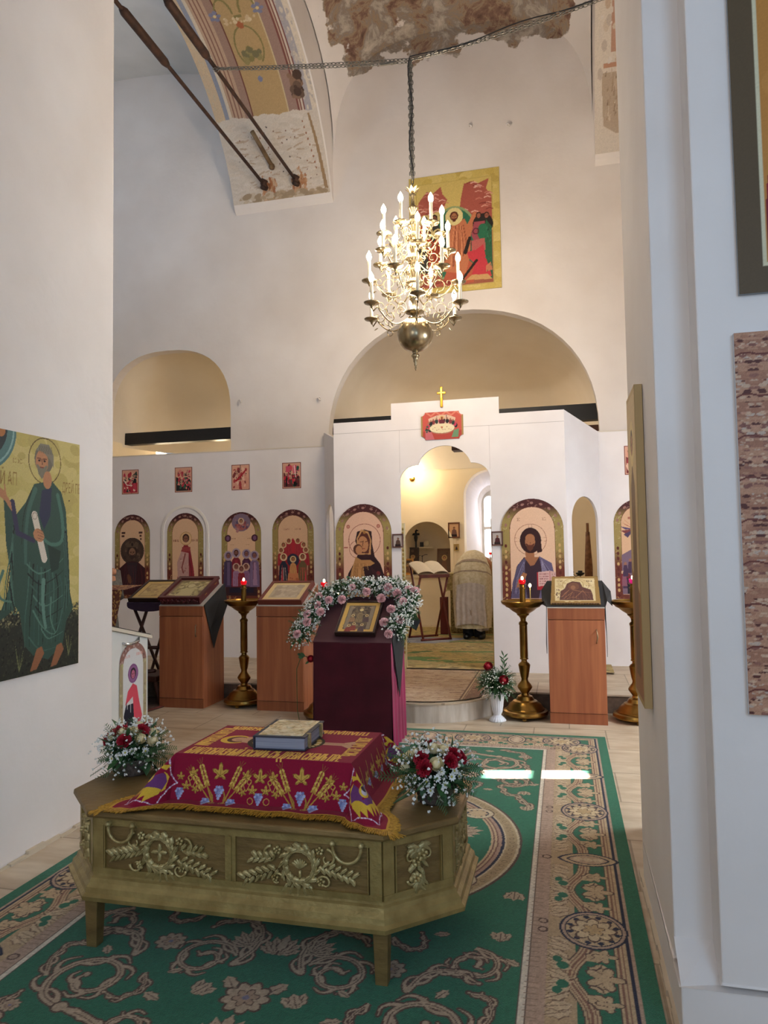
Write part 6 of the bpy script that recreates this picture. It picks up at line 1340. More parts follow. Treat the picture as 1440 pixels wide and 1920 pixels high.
def stand(lab, x, y, cands=(), lampc=RG):
    t = thing('candle_stand', lab, 'candle stand', (x, y, 0))
    MB().lathe(prof[:29], 40).build('base', BR_, t); MB().lathe([(.034, .555)]+prof[29:37], 40, flute=.03, fn=10).build('column', BR_, t); MB().lathe([(.024, .92)]+prof[37:], 40).build('dish', BR_, t)
    for k in range(3):
        a = PI*2*k/3-PI/2; MB().ball((.17*math.cos(a), .17*math.sin(a), .018), (.024, .024, .018), 10).build('foot', BR_, t)
    MB().lathe([(.0, 1.07), (.027, 1.07), (.027, 1.20), (.034, 1.205), (.034, 1.212), (.024, 1.216), (.024, 1.235), (.040, 1.245), (.0, 1.246)], 20).build('lamp_holder', BR_, t)
    g = MB().lathe([(.0, 1.246), (.022, 1.247), (.032, 1.262), (.034, 1.285), (.031, 1.287), (.029, 1.265), (.0, 1.254)], 20).build('red_glass', lampc, t)
    MB().ball((0, 0, 1.30), (.011, .011, .019), 10).build('flame', FL, g)
    for q_ in t.children:
        if q_.type == 'MESH': q_.modifiers.new('crisp', 'EDGE_SPLIT').split_angle = .55
    for cx_, cy_, hh in cands:
        c = MB().tube([(cx_, cy_, 1.075), (cx_, cy_, 1.075+hh)], .004, 8).build('taper', WAX, t); MB().ball((cx_, cy_, 1.075+hh+.012), (.012, .012, .018), 10).build('flame', FL, c)
    return t
stand('brass candle stand with a burning taper and red lamp, left of the right lectern cabinet', -.395, 6.965, [(.075, -.08, .15)])
stand('brass candle stand with red lamp and stub holder, between the two left lectern cabinets', -3.275, 7.02)
stand('brass candle stand half hidden behind the right pillar edge', .60, 7.0, lampc=pm('magenta_lamp_glass', '#c02a7a', .15, trans=.4, emit=.2))
stand('brass candle stand behind the garland, only its red lamp showing', -2.25, 6.62, [(.26*.6, -.05, .09)])
# vase with bouquet on the floor
random.seed(44)
v = thing('flower_vase', 'white fluted vase with two red roses and greenery, on the floor beside a candle stand', 'vase', (-.64, 6.79, 0))
MB().lathe([(.0, 0), (.076, 0), (.078, .008), (.060, .03), (.036, .05), (.034, .062), (.046, .09), (.054, .14), (.062, .22), (.068, .26), (.064, .262), (.05, .15), (.0, .08)], 72, flute=.035, fn=18).build('vase_body', pm('white_plastic', '#e9ecf2', .3), v)
c = [(x, y, .34) for x, y in ((0, 0), (.04, 0), (-.04, 0), (0, -.04), (0, .04))]; fronds(v, c, .14, 210, .13, zb=.25, m=FERN); fronds(v, [(0, 0, .27)], .1, 40, .12, zb=.9)
gyps(v, c, .15, 420, .005); 
mb = MB()
for k in range(9): b = Vector((.07, 0, .45+.018*k)); mb.leaf(b, (math.cos(k*2.6)*.8, .1, .7), (0, -1, 0), .055, .014)
mb.tube([(.03, 0, .3), (.07, 0, .6)], .002, 4); mb.build('sprig', FERN, v)
flower('red_rose', RED, v, (-.065, -.06, .50), .042, (-.1, -.8, .5), 'rose'); flower('red_rose', RED, v, (.075, -.11, .395), .042, (.1, -1, .2), 'rose')
# ================================================================ CHANDELIER
CHM = pm('chandelier_brass', '#b3a384', .24, metal=.9, col2='#8c7c60', scale=6); CW_ = pm('candle_sleeve', '#f2ead6', .6, bump=.3, bscale=70); BLB = pm('lit_bulb', '#ffe9bf', .4, emit=22)
CXh, CYh = -1.290, 6.5
ch = thing('chandelier', 'brass candelabra chandelier with tiers of lit candle bulbs and polished ball, hanging from chains', 'chandelier', (CXh, CYh, 0))
stem_p = [(.0, 3.245), (.006, 3.25), (.010, 3.27), (.006, 3.28), (.014, 3.30), (.012, 3.315), (.022, 3.335), (.018, 3.345), (.030, 3.37), (.040, 3.385), (.030, 3.40), (.022, 3.41), (.035, 3.425)]
MB().lathe(stem_p, 24).build('finial', CHM, ch)
bp = [(.035, 3.42)]+[(.165*math.sin(a), 3.583-.165*math.cos(a)) for a in [.25+(PI-.5)*i/18 for i in range(19)]]+[(.03, 3.745)]
MB().lathe(bp, 40).build('ball', CHM, ch)
up = [(.03, 3.74), (.022, 3.76), (.05, 3.775), (.085, 3.79), (.09, 3.80), (.05, 3.81), (.03, 3.83), (.026, 3.88), (.045, 3.91), (.05, 3.94), (.03, 3.97), (.028, 4.02), (.055, 4.04), (.085, 4.06), (.085, 4.075), (.04, 4.09), (.028, 4.12), (.048, 4.16), (.05, 4.19), (.028, 4.22), (.045, 4.26), (.08, 4.29), (.08, 4.30), (.035, 4.32), (.026, 4.36), (.045, 4.40), (.03, 4.44), (.05, 4.48), (.078, 4.50), (.078, 4.51), (.035, 4.53), (.026, 4.57), (.05, 4.61), (.052, 4.64), (.026, 4.68), (.022, 4.74), (.042, 4.775), (.045, 4.79), (.02, 4.82), (.014, 4.90), (.03, 4.915), (.014, 4.93), (.008, 4.98), (.0, 4.985)]
MB().lathe(up, 24).build('stem', CHM, ch)
mb = MB()
for k in range(8):
    a = k*PI/4; mb.leaf((0, 0, 4.93), (math.cos(a), math.sin(a), .35), (0, 0, 1), .085, .035, bend=.25)
mb.build('leaf_crown', CHM, ch)
def arm_src(R_, hook):
    """one arm: scrolling branch, drip pan, candle sleeve, bulb"""
    mb = MB(); P = []
    for i in range(22):
        t = i/21; x = .05+(R_-.05)*t; z = -.02-.10*math.sin(PI*min(1, t*1.15))*(1 if t < .87 else .6)+.06*t**3-.03; P.append((x, 0, z))
    P[-1] = (R_, 0, -.012); P[-2] = (R_*.995, 0, -.035); P[-3] = (R_*.97, 0, -.065)
    mb.tube(P, [.0065]*22, 6)
    for c_, r_, a0, tr in (((R_*.55, -.02), R_*.16, -PI/2, 1), ((R_*.32, .03), R_*.13, -PI/2, -1), ((R_*.78, .0), R_*.10, PI, 1), ((R_*.55, -.16), R_*.09, PI/2, -1)):
        mb.tube([(c_[0]+r_*(1-.65*i/16)*math.cos(a0+tr*i*.42), .004, c_[1]+r_*(1-.65*i/16)*math.sin(a0+tr*i*.42)) for i in range(17)], [.0042*(1-.4*i/16) for i in range(17)], 5)
    for x, z, dx, dz in ((R_*.5, -.10, .3, .8), (R_*.7, -.08, .7, .5), (R_*.35, -.02, -.5, .8), (R_*.62, .04, .2, 1), (R_*.85, -.09, .8, -.4), (R_*.5, .06, -.6, .6)): mb.leaf((x, 0, z), (dx, .15, dz), (0, 1, 0), .045, .014)
    return mb
R_s = [(.462, 3.80, -15), (.418, 4.08, 18), (.345, 4.30, -12), (.275, 4.53, 18)]
pan = MB().lathe([(.0, -.045), (.008, -.04), (.012, -.025), (.022, -.012), (.03, -.006), (.068, .004), (.073, .012), (.066, .010), (.016, .004), (.016, .03), (.0, .03)], 20)
can = MB().lathe([(.0, .02), (.0155, .02), (.0150, .20), (.0, .202)], 12); blb = MB().lathe([(.0, .200), (.012, .202), (.020, .215), (.0245, .236), (.021, .258), (.010, .278), (.0, .296)], 12)
src = None
for ti, (R_, z, a0) in enumerate(R_s):
    am = arm_src(R_, 0).build('arm', CHM); a_me = am.data; bpy.data.objects.remove(am)
    if ti == 0:
        q = [m.build(n_, mt) for m, n_, mt in ((pan, 'drip_pan', CHM), (can, 'candle', CW_), (blb, 'bulb', BLB))]; datas = [(o.name.split('.')[0], o.data) for o in q]; [bpy.data.objects.remove(o) for o in q]
    for k in range(6):
        a = math.radians(a0+60*k); o = bpy.data.objects.new('arm', a_me); COL.objects.link(o); o.parent = ch; o.location = (0, 0, z); o.rotation_euler = (0, 0, a)
        for nm, me in datas:
            c = bpy.data.objects.new(nm, me); COL.objects.link(c); c.parent = o; c.location = (R_, 0, 0)
    l = lamp('chandelier_light', 'POINT', (0, 0, z+.16), 0, (1, .80, .55), .30); l.data.energy = (27, 26, 23, 20)[ti]; l.data.color = (1, .83, .64); l.parent = ch
# chains
STL = pm('galvanised_chain', '#8d8a82', .35, metal=.8); WIRE = pm('black_cable', '#22242a', .6)
LK = [(.014*math.cos(2*PI*i/10)*(1 if True else 1), .0, .022*math.sin(2*PI*i/10)) for i in range(10)]
def chain(mb, p, q, sag=0, step=.040, w_=.0045):
    p, q = Vector(p), Vector(q); L_ = (q-p).length; n = int(L_/step); d = (q-p).normalized(); s_ = d.orthogonal().normalized(); t2 = d.cross(s_)
    for i in range(n):
        t = (i+.5)/n; c = p.lerp(q, t)-Vector((0, 0, sag*4*t*(1-t))); u = s_ if i % 2 else t2; u = (u+.5*(t2 if i % 2 else -s_)).normalized()
        mb.tube([c+u*.0125*math.cos(2*PI*k/8)+d*.026*math.sin(2*PI*k/8) for k in range(8)], w_, 4, closed=True)
A = Vector((CXh, CYh, 6.235)); Lp = (-3.345, 6.60, 6.585); Rp = (1.05, 6.42, 6.55)
mb = MB(); chain(mb, Lp, A+Vector((0, 0, .0)), .01); chain(mb, (Lp[0], 6.52, Lp[2]-.06), A+Vector((0, 0, -.03)), .02)
mb.tube([(-3.345+.03*math.cos(a), 6.6, 6.575+.03*math.sin(a)) for a in [2*PI*k/12 for k in range(12)]], .004, 5, closed=True)
chain(mb, A, Rp, .045); chain(mb, A-Vector((0, 0, .012)), (Rp[0], 6.36, Rp[2]-.05), .06); mb.box((-1.50, 6.5, 6.232), (.16, .02, .02))
tag(mb.build('span_chain', STL), 'pair of steel chains stretched across the nave from the tie rod to the right arch', 'chain')
mb = MB(); chain(mb, A, (CXh, CYh, 4.98)); chain(mb, A+Vector((.012, 0, -.01)), (CXh+.014, CYh, 5.1)); chain(mb, A+Vector((-.012, 0, -.01)), (CXh-.012, CYh, 5.1))
tag(mb.build('hanging_chain', STL), 'bundle of steel chain running straight down to the top of the chandelier', 'chain')
P = [Rp]+[tuple(Vector(Rp).lerp(A, t)+Vector((0, -.01, .02*math.sin(t*14)-.12*t*(1-t)))) for t in np.linspace(.05, 1, 20)]+[(CXh+.018*math.sin(z*9), CYh-.02, z) for z in np.linspace(6.2, 5.05, 20)]
tag(MB().tube(P, .005, 5).build('power_cable', WIRE), 'thin dark cable twisted along the chains above the chandelier', 'cable')
t = thing('tie_rod', 'iron tie rod beyond the right arch where the chains end', 'iron rod', (1.05, 8.86, 6.54)); MB().tube([(0, 0, 0), (0, -4.7, .06)], .021, 8).build('rod', IRON, t)

# ================================================================ ALTAR ROOM
# folding lectern with open book
MH = pm('mahogany_bars', '#7a2f1e', .45, col2='#5c2014', scale=10, stretch=(1, 1, .3))
fl = thing('folding_lectern', 'folding reddish wooden lectern with crossed legs inside the altar, open book on it', 'lectern', (-2.06, 11.12, .196))
for xs in (-.23, .23):
    for (y0, z0), (y1, z1) in (((-.22, 0), (.20, 1.14)), ((.24, 0), (-.20, .98))):
        MB().tube([(xs+(.02 if y0 < 0 else -.02)+.0, y0, z0), (xs, y1, z1)], .017, 6).build('leg', MH, fl)
fl.rotation_euler = (0, 0, math.radians(35))
MB().tube([(-.25, -.22, .015), (.25, -.22, .015)], .018, 6).tube([(-.25, .24, .015), (.25, .24, .015)], .018, 6).build('foot_bar', MH, fl)
MB().b2(-.25, .25, -.225, -.195, .95, 1.0).b2(-.25, .25, .19, .21, 1.12, 1.16).prism([(-.20, .985), (-.20, .975), (.20, 1.14), (.20, 1.15)], lambda a, b: (-.25, a, b), (.5, 0, 0)).build('book_rest', MH, fl)
ob = thing('open_book', 'open service book with cream pages on the folding lectern in the altar', 'book', (-2.06, 11.12, .196), rz=math.radians(35))
PG = pm('paper_pages', '#e9dcc6', .8, col2='#d6c5aa', scale=30, stretch=(1, 20, 1))
MB().grid(lambda u, v: ((2*u-1)*.26, -.19+.37*v, 1.012+.155*v+.035*abs(math.sin(PI*u*2))**.7*1.0), 40, 10).build('pages', PG, ob)
MB().grid(lambda u, v: ((2*u-1)*.27, -.195+.38*v, 1.0+.157*v), 4, 4).build('cover', pm('book_cover', '#a58a6c', .7), ob)
MB().grid(lambda u, v: ((-1 if u < .5 else 1)*(.03+.2*abs(2*u-1)), -.16+.31*v, 1.0165+.155*v+.035*abs(math.sin(PI*(.5+(-1 if u < .5 else 1)*(.03+.2*abs(2*u-1))/.52)*2))**.7), 24, 16)
# holy table
BRC = pm('ochre_brocade', '#a8955c', .6, col2='#7d6c3c', scale=34, detail=2, lo=.45, hi=.55)
ht = thing('altar_table', 'square altar table under ochre brocade, behind the bowing priest', 'table', (-1.30, 12.38, .196))
MB().b2(-.55, .55, -.5, .5, 0, .96).build('brocade_cover', BRC, ht, bevel=.02)
MB().b2(-.60, .60, -.55, .55, .70, .99).build('top_cloth', pm('ochre_overcloth', '#b8a56c', .6, col2='#8c7a48', scale=30, detail=2), ht, bevel=.015)
mb = MB(); mb.add([(-.61, -.56, .72), (-.53, -.57, .72), (-.66, -.60, .66)], [(0, 1, 2)]); mb.build('corner_tassel', BRC, ht)
rb = thing('red_chest', 'small dark red box standing behind the folding lectern in the altar', 'box', (-1.93, 11.75, .196)); MB().b2(-.06, .06, -.06, .06, 0, .60).build('body', pm('dark_red_paint', '#6b2018', .5), rb)
lb_ = [(-1.30, 12.1, 1.44, 'nearest'), (-1.13, 12.25, 1.56, 'middle'), (-.88, 12.3, 1.52, 'rightmost')]
cs = thing('branched_candlestick', 'seven-branched style stand with small red lamps behind the priest', 'candlestick', (-1.15, 12.55, 1.186))
MB().tube([(0, 0, 0), (0, 0, .5)], .012, 8).tube([(-.16, 0, .22), (-.10, 0, .12), (0, 0, .08), (.10, 0, .12), (.20, 0, .30)], .008, 6).lathe([(0, 0), (.07, 0), (.05, .02), (.012, .03)], 12).build('frame', BR_, cs)
for x, z in ((-.27, .20), (-.09, .28), (.11, .38), (.24, .28)):
    MB().tube([(x, 0, z-.10), (x, 0, z)], .007, 6).build('branch', BR_, cs); g = MB().lathe([(.0, z), (.022, z+.005), (.028, z+.045), (.025, z+.045), (.0, z+.01)], 12).build('red_glass', RG, cs); MB().ball((x, 0, z+.055) if False else (0, 0, z+.058), (.022, .022, .022), 8).build('flame', FL, g)
    g.location = (x, 0, 0)
tb = thing('tabernacle', 'pale lilac glass-sided reliquary case with pointed top behind the priest', 'reliquary', (-1.06, 12.72, 1.186))
MB().b2(-.10, .10, -.05, .05, 0, .50).add([(-.10, -.05, .5), (.10, -.05, .5), (.10, .05, .5), (-.10, .05, .5), (0, 0, .56)], [(0, 1, 4), (1, 2, 4), (2, 3, 4), (3, 0, 4)]).build('case', pm('lilac_glass', '#c3bbe4', .1, col2='#8c86c0', scale=14), tb)
mb = MB()
for x in (-.10, .10, 0): mb.b2(x-.008, x+.008, -.06, -.05, 0, .5)
mb.tube([(0, 0, .55), (0, 0, .70)], .005, 6).tube([(-.03, 0, .66), (.03, 0, .66)], .004, 6); mb.build('gilt_ribs', GOLD, tb)
# sconce lamp
sc = thing('wall_lamp', 'glaring warm wall lamp high on the altar wall, left of the doorway top', 'lamp', (-2.72, 13.19, 2.90))
MB().lathe([(.0, 0), (.05, 0), (.05, .02), (0, .02)], 16, M=Matrix.Rotation(PI/2, 4, 'X')).tube([(0, -.02, 0), (0, -.10, -.02), (0, -.14, .02)], .008, 6).build('bracket', GOLD, sc)
MB().ball((0, -.14, .08), (.075, .075, .08), 16).build('globe', pm('glowing_globe', '#ffdf9c', .3, emit=14), sc)
# things standing in the cupboard niche
def slab(lab, x, y, z, w, h, tilt, c1_, fc, cat='icon', n='standing_icon', rz=0):
    cv = Cv(w, h, .006, c1_); cv.blot(30, .03, [c1_, '#3f3128', '#5a4636'], (w*.1, h*.1, w*.9, h*.9)); cv.poly([(w*.25, h*.1), (w*.75, h*.1), (w*.65, h*.55), (w*.35, h*.55)], '#6b4a34'); head(cv, w*.5, h*.66, w*.11, halo='#a88a58'); cv.jitter(.06)
    return painting(n, lab, cat, cv, at(x, y, z, rz=rz, tilt=-tilt), thick=.02, frame_w=.018, frame_c=fc)
slab('dark icon leaning at the left of the cupboard niche', -2.82, 13.55, 1.12, .20, .48, .12, '#3a2c22', '#2c1e16')
slab('brown carved frame icon leaning at the right of the cupboard niche', -2.20, 13.42, 1.12, .26, .45, .14, '#5c4434', '#5a351f', rz=-.25)
slab('small amber icon at the lower left of the cupboard niche', -2.86, 13.30, 1.12, .15, .27, .2, '#a8702c', '#c08a3c')
slab('small low dark-framed picture in the cupboard niche', -2.47, 13.45, 1.12, .13, .14, .1, '#b0a088', '#2a2018', 'picture', 'small_picture')
sf = thing('corner_shelf', 'little pale bracket shelf inside the cupboard niche', 'shelf', (-2.58, 13.72, 1.60)); MB().b2(-.14, .14, -.12, .06, 0, .025).build('board', pm('shelf_cream', '#d9c9a4', .6), sf); MB().prism([(0, 0), (.12, 0), (0, -.06)], lambda a, b: (-a, 0, b), (0, .03, 0)).build('bracket', MATS['shelf_cream'], sf)
ck = thing('round_clock', 'round white clock on the little shelf in the niche', 'clock', (-2.56, 13.68, 1.63)); MB().lathe([(.0, 0), (.055, 0), (.06, .01), (.055, .025), (0, .025)], 24, M=Matrix.Translation((0, 0, .06)) @ Matrix.Rotation(PI/2, 4, 'X')).build('dial', pm('dial_cream', '#e0d6b8', .5), ck)
bx = thing('dark_box', 'small black box beside the clock on the niche shelf', 'box', (-2.66, 13.68, 1.625)); MB().b2(-.03, .03, -.03, .03, 0, .09).build('body', BLK, bx)
cx_ = thing('standing_cross', 'black carved cross above the dark icon in the cupboard niche', 'cross', (-2.76, 13.62, 1.60)); MB().b2(-.015, .015, -.01, .01, 0, .40).b2(-.07, .07, -.01, .01, .25, .29).b2(-.045, .045, -.01, .01, .33, .35).ball((0, -.01, .2), (.035, .02, .09), 8).build('cross_body', BLK, cx_)
cn = thing('little_candelabrum', 'tiny two-armed metal candelabrum in the cupboard niche', 'candlestick', (-2.62, 13.50, 1.105)); MB().tube([(0, 0, 0), (0, 0, .36)], .007, 6).tube([(-.10, 0, .30), (-.05, 0, .36), (0, 0, .34), (.05, 0, .37), (.10, 0, .37)], .006, 6).build('stem', pm('dark_metal', '#3a3028', .4, metal=.6), cn)
# seen through the right side opening: bracket lamp and rolled banner
oc = thing('tall_candle_holder', 'small black iron lamp holder seen through the right side opening', 'lamp holder', (.19, 9.6, .18))
MB().tube([(0, 0, 0), (0, 0, 1.03)], .010, 8).lathe([(.0, 0), (.10, 0), (.09, .02), (.02, .04)], 16).build('pole', IRON, oc); MB().lathe([(.0, 1.03), (.03, 1.04), (.055, 1.06), (.055, 1.075), (.03, 1.075), (.028, 1.10), (.0, 1.10)], 16).build('cup', BLK, oc)
MB().tube([(.04, 0, 1.05), (-.06, 0, 1.03), (-.09, 0, 1.06), (-.08, 0, 1.09)], .005, 5).build('hook', IRON, oc)
bn = thing('rolled_banner', 'rolled brown banner leaning in the room behind the right side opening', 'banner', (.34, 11.0, .18)); MB().tube([(0, 0, 0), (0, .0, 1.1), (0, 0, 1.62)], [.045, .06, .03], 10).tube([(0, 0, 1.6), (0, 0, 1.75)], .02, 8).build('roll', pm('banner_brown', '#8a5c3a', .7, col2='#6a4228', scale=20), bn)

# ================================================================ PRIEST bowing at the altar, seen from behind
pr = thing('person', 'person in cream brocade vestment bowing deeply at the altar, back turned, black trousers', 'person', (-1.40, 11.20, .196))
def skinmesh(name, J, E, m, par, sub=2):
    me = bpy.data.meshes.new(name); me.from_pydata([j[:3] for j in J], E, [])
    o = bpy.data.objects.new(name, me); COL.objects.link(o); o.parent = par; a = o.modifiers.new('skin', 'SKIN')
    for i, j in enumerate(J): sv_ = me.skin_vertices[0].data[i]; r = j[3]; sv_.radius = r if isinstance(r, tuple) else (r, r)
    me.skin_vertices[0].data[0].use_root = True
    a.use_smooth_shade = True; b = o.modifiers.new('sub', 'SUBSURF'); b.levels = sub; b.render_levels = sub; me.materials.append(m); return o
SKM = pm('skin', '#c08a68', .55); TRO = pm('black_trousers', '#15161b', .8)
J = [(0, .05, .90, .13), (0, .12, 1.06, .14), (0, .28, 1.20, .15), (0, .44, 1.22, .12), (0, .54, 1.14, .055), (0, .60, 1.09, .075), (0, .65, 1.02, .085),
     (-.09, .02, .82, .095), (-.08, .0, .48, .065), (-.07, .02, .10, .045), (-.075, -.07, .035, .025), (.09, .02, .82, .095), (.08, .0, .48, .065), (.10, .02, .10, .045), (.125, -.06, .035, .025),
     (-.20, .42, 1.18, .065), (-.30, .52, .98, .05), (-.20, .70, .90, .035), (-.17, .76, .90, .04), (.20, .42, 1.18, .065), (.30, .52, .98, .05), (.20, .70, .90, .035), (.17, .76, .90, .04)]
E_ = [(0, 1), (1, 2), (2, 3), (3, 4), (4, 5), (5, 6), (0, 7), (7, 8), (8, 9), (9, 10), (0, 11), (11, 12), (12, 13), (13, 14), (3, 15), (15, 16), (16, 17), (17, 18), (3, 19), (19, 20), (20, 21), (21, 22)]
skinmesh('body', J, E_, SKM, pr)
MB().tube([(-.09, .02, .5), (-.075, .02, .10), (-.07, .02, .03)], [.095, .085, .088], 14).tube([(.09, .02, .5), (.10, .02, .10), (.105, .02, .03)], [.095, .085, .088], 14).build('trousers', TRO, pr)
mb = MB()
for x, a in ((-.09, .35), (.13, -.35)): mb.ball((x, -.0, .040), (.064, .155, .062), 14, M=Matrix.Rotation(0, 4, 'Z'))
mb.build('shoes', pm('black_leather', '#0d0d10', .35), pr)
VST = pm('cream_brocade', '#d3c4a4', .62, col2='#c4b28c', scale=26, detail=3, lo=.4, hi=.6, bump=.3, bscale=60, sheen=.2); ALB = pm('pale_vestment', '#c4b6ac', .7, col2='#b3a498', scale=18, sheen=.2, bump=.2, bscale=40)
# skirt: folded loft from hem to hips
def skirt(u, v):
    a = 2*PI*u; z = .20+.74*v; rx = .235+.055*v+.01*math.sin(v*5); ry = .17+.05*v; f = (1-v)**.6*.022+.004
    q = 1+f/.2*(math.sin(a*11+1.3*math.sin(v*3))+.4*math.sin(a*23+v*4)); zz = z+(.03*math.sin(a*3+1)-(.05 if math.sin(a) < -.2 and math.cos(a) > .2 else 0))*(1-v)+(.05*math.exp(-((a-4.85)/.16)**2))*(1-v)
    return (rx*q*math.cos(a), .03+ry*q*math.sin(a)+.03*v, zz)
MB().grid(skirt, 150, 30).build('underrobe', ALB, pr)
# cope over the bent back: rings sweeping forward
RINGS = [((0, .0, .17), .27, .20, .0), ((0, .0, .50), .29, .22, .0), ((0, .0, .74), .30, .235, .0), ((0, .01, .90), .30, .24, .15), ((0, .06, 1.03), .285, .225, .55), ((0, .15, 1.13), .25, .20, .95), ((0, .27, 1.20), .205, .17, 1.3), ((0, .38, 1.22), .16, .14, 1.5), ((0, .50, 1.20), .10, .09, 1.7), ((0, .56, 1.17), .05, .04, 1.8)]
def cope(u, v):
    t = v*(len(RINGS)-1); i = min(len(RINGS)-2, int(t)); f = t-i; A_, B_ = RINGS[i], RINGS[i+1]; c = Vector(A_[0]).lerp(Vector(B_[0]), f); rx = A_[1]*(1-f)+B_[1]*f; ry = A_[2]*(1-f)+B_[2]*f; th = A_[3]*(1-f)+B_[3]*f
    a = 2*PI*u; fo = 1+.035*(1-v)*(math.sin(a*9+v*2)+.5*math.sin(a*17)); x = rx*math.cos(a)*fo; y = ry*math.sin(a)*fo; z0 = (.05*math.sin(a)-.10*abs(math.cos(a))**2)*(1-v)
    return (x, c.y+y*math.cos(th)*1.0, c.z-y*math.sin(th)+z0*0)
o = MB().grid(lambda u, v: cope(u, v), 120, 56).build('cope', VST, pr)
# long back panel of the vestment with trim bands
o = MB().grid(lambda u, v: ((2*u-1)*(.235-.02*v)+.006*math.sin(v*9), -.222-.03*math.sin(u*PI)-.016*math.sin(u*PI*11)*(1.1-v)+.005*v, .21+.62*v+.04*math.sin(u*PI)), 70, 20).build('back_panel', ALB, pr)
TRM = pm('taupe_trim', '#a8927c', .6, col2='#8c7868', scale=60)
for v0, v1 in ((.475, .50),):
    MB().grid(lambda u, v: tuple(Vector(cope(.5+.5*u, v0+(v1-v0)*v))*1.0+Vector((0, -.006, .004))), 60, 3).build('trim_band', TRM, pr)
MB().grid(lambda u, v: tuple(Vector(cope(.5+.5*u, .385+(.012)*v))+Vector((0, -.006, .002))), 60, 3).build('trim_band', TRM, pr)
mb = MB()
for k in range(6): mb.leaf((.0, -.245, .42), (math.cos(k*1.05), 0, math.sin(k*1.05)), (0, -1, 0), .07, .03)
mb.build('embroidered_cross', TRM, pr)
MB().ball((0, .64, 1.03), (.085, .09, .10), 14).build('hair', pm('dark_hair', '#4a3a2c', .8), pr)

# ================================================================ LEFT: people, folding lectern, chair, candle box
dx, dy = -4.40, 6.45
ps = thing('person', 'person mostly hidden behind the left wall, raised hand and grey sleeve showing', 'person', (-4.83, 6.75, 0))
J = [(0, 0, .92, .13), (0, 0, 1.15, .13), (0, 0, 1.38, .14), (0, .0, 1.50, .05), (0, .01, 1.58, .075), (0, .01, 1.66, .085), (-.09, 0, .84, .09), (-.09, 0, .48, .06), (-.09, .01, .09, .045), (-.09, -.12, .04, .035), (.09, 0, .84, .09), (.09, 0, .48, .06), (.09, .01, .09, .045), (.09, -.12, .04, .035),
     (-.19, 0, 1.38, .06), (-.26, 0, 1.12, .045), (-.22, -.12, .95, .035), (.17, 0, 1.38, .06), (.25, -.06, 1.14, .045), (.245, -.10, 1.32, .032), (.24, -.10, 1.37, .036)]
E_ = [(0, 1), (1, 2), (2, 3), (3, 4), (4, 5), (0, 6), (6, 7), (7, 8), (8, 9), (0, 10), (10, 11), (11, 12), (12, 13), (2, 14), (14, 15), (15, 16), (2, 17), (17, 18), (18, 19), (19, 20)]
skinmesh('body', J, E_, SKM, ps)
mb = MB()
for k in range(4): mb.tube([(.245, -.125+.022*k, 1.375), (.255, -.130+.022*k, 1.415-.004*abs(k-1)), (.25, -.128+.022*k, 1.44-.005*abs(k-1)), (.228, -.127+.022*k, 1.437-.005*abs(k-1))], [.0105, .010, .009, .007], 7)
mb.tube([(.235, -.13, 1.36), (.215, -.15, 1.39), (.205, -.145, 1.42)], [.011, .010, .008], 7); mb.build('fingers', SKM, ps)
GRY = pm('grey_knit', '#6f6a62', .85, col2='#57534d', scale=40)
MB().tube([(.17, 0, 1.40), (.26, -.05, 1.13), (.252, -.085, 1.20), (.245, -.10, 1.31)], [.085, .075, .060, .045], 12).tube([(-.19, 0, 1.40), (-.27, 0, 1.12), (-.23, -.10, .98)], [.08, .06, .045], 12).lathe([(.0, 1.48), (.08, 1.46), (.18, 1.40), (.20, 1.25), (.19, 1.0), (.21, .85), (.24, .30), (.23, .28)], 24).build('grey_coat', GRY, ps)
MB().ball((0, .03, 1.68), (.095, .10, .105), 14).build('headscarf', pm('pale_scarf', '#b9b0a4', .8), ps)
BRO = pm('red_gold_brocade', '#6d3a30', .7, col2='#c29a5c', scale=34, detail=1.5, lo=.52, hi=.58)
bt = thing('brocade_stand', 'lectern draped in red and gold patterned brocade at the left wall edge', 'lectern', (-4.36, 6.20, 0))
MB().grid(lambda u, v: (-.30+.52*u-.10*v*u, -.02*math.sin(u*14)-.02, 1.245-.42*v-.06*v*math.sin(u*2.2)), 30, 12).grid(lambda u, v: (-.30+.52*u, .3*v, 1.245+.03*v), 6, 6).build('brocade', BRO, bt)
MB().b2(-.28, -.06, .02, .25, 0, 1.23).build('body', pm('dark_olive_stand', '#4f4636', .7), bt)
MB().grid(lambda u, v: (-.30+.36*u, -.035-.01*math.sin(u*9), .85-.2*v), 20, 6).build('plum_underlay', pm('plum_cloth', '#3a2030', .8), bt)
fk = thing('folding_lectern', 'dark folding lectern with purple cloth and slanted framed icon, left of the first wooden cabinet', 'lectern', (-4.62, 7.38, 0))
for x0, x1, y in ((-.22, .24, .03), (-.02, -.38, .03), (.14, -.20, .28), (-.06, .36, .28)): MB().tube([(x1, y, 0), (x0, y, 1.0+.08*(y > .1))], .018, 6).build('leg', pm('dark_bars', '#3f1f16', .5), fk)
MB().grid(lambda u, v: ((2*u-1)*.26, -.03-.004*math.sin(u*20), 1.03-.10*v*(.4+.6*math.sin(PI*u)**.5)), 30, 6).grid(lambda u, v: ((2*u-1)*.26, -.03+.42*v, 1.03+.185*v), 6, 6).build('purple_cloth', pm('purple_cloth', '#33203c', .7), fk)
cv = Cv(.44, .42, .005, '#c6a765'); cv.rect(.06, .05, .38, .36, '#8c6c3c'); cv.rect(.07, .06, .37, .35, '#b59a62'); cv.blot(40, .02, ['#a88c58', '#c2aa72', '#94784a'], (.08, .07, .36, .34)); cv.jitter(.04)
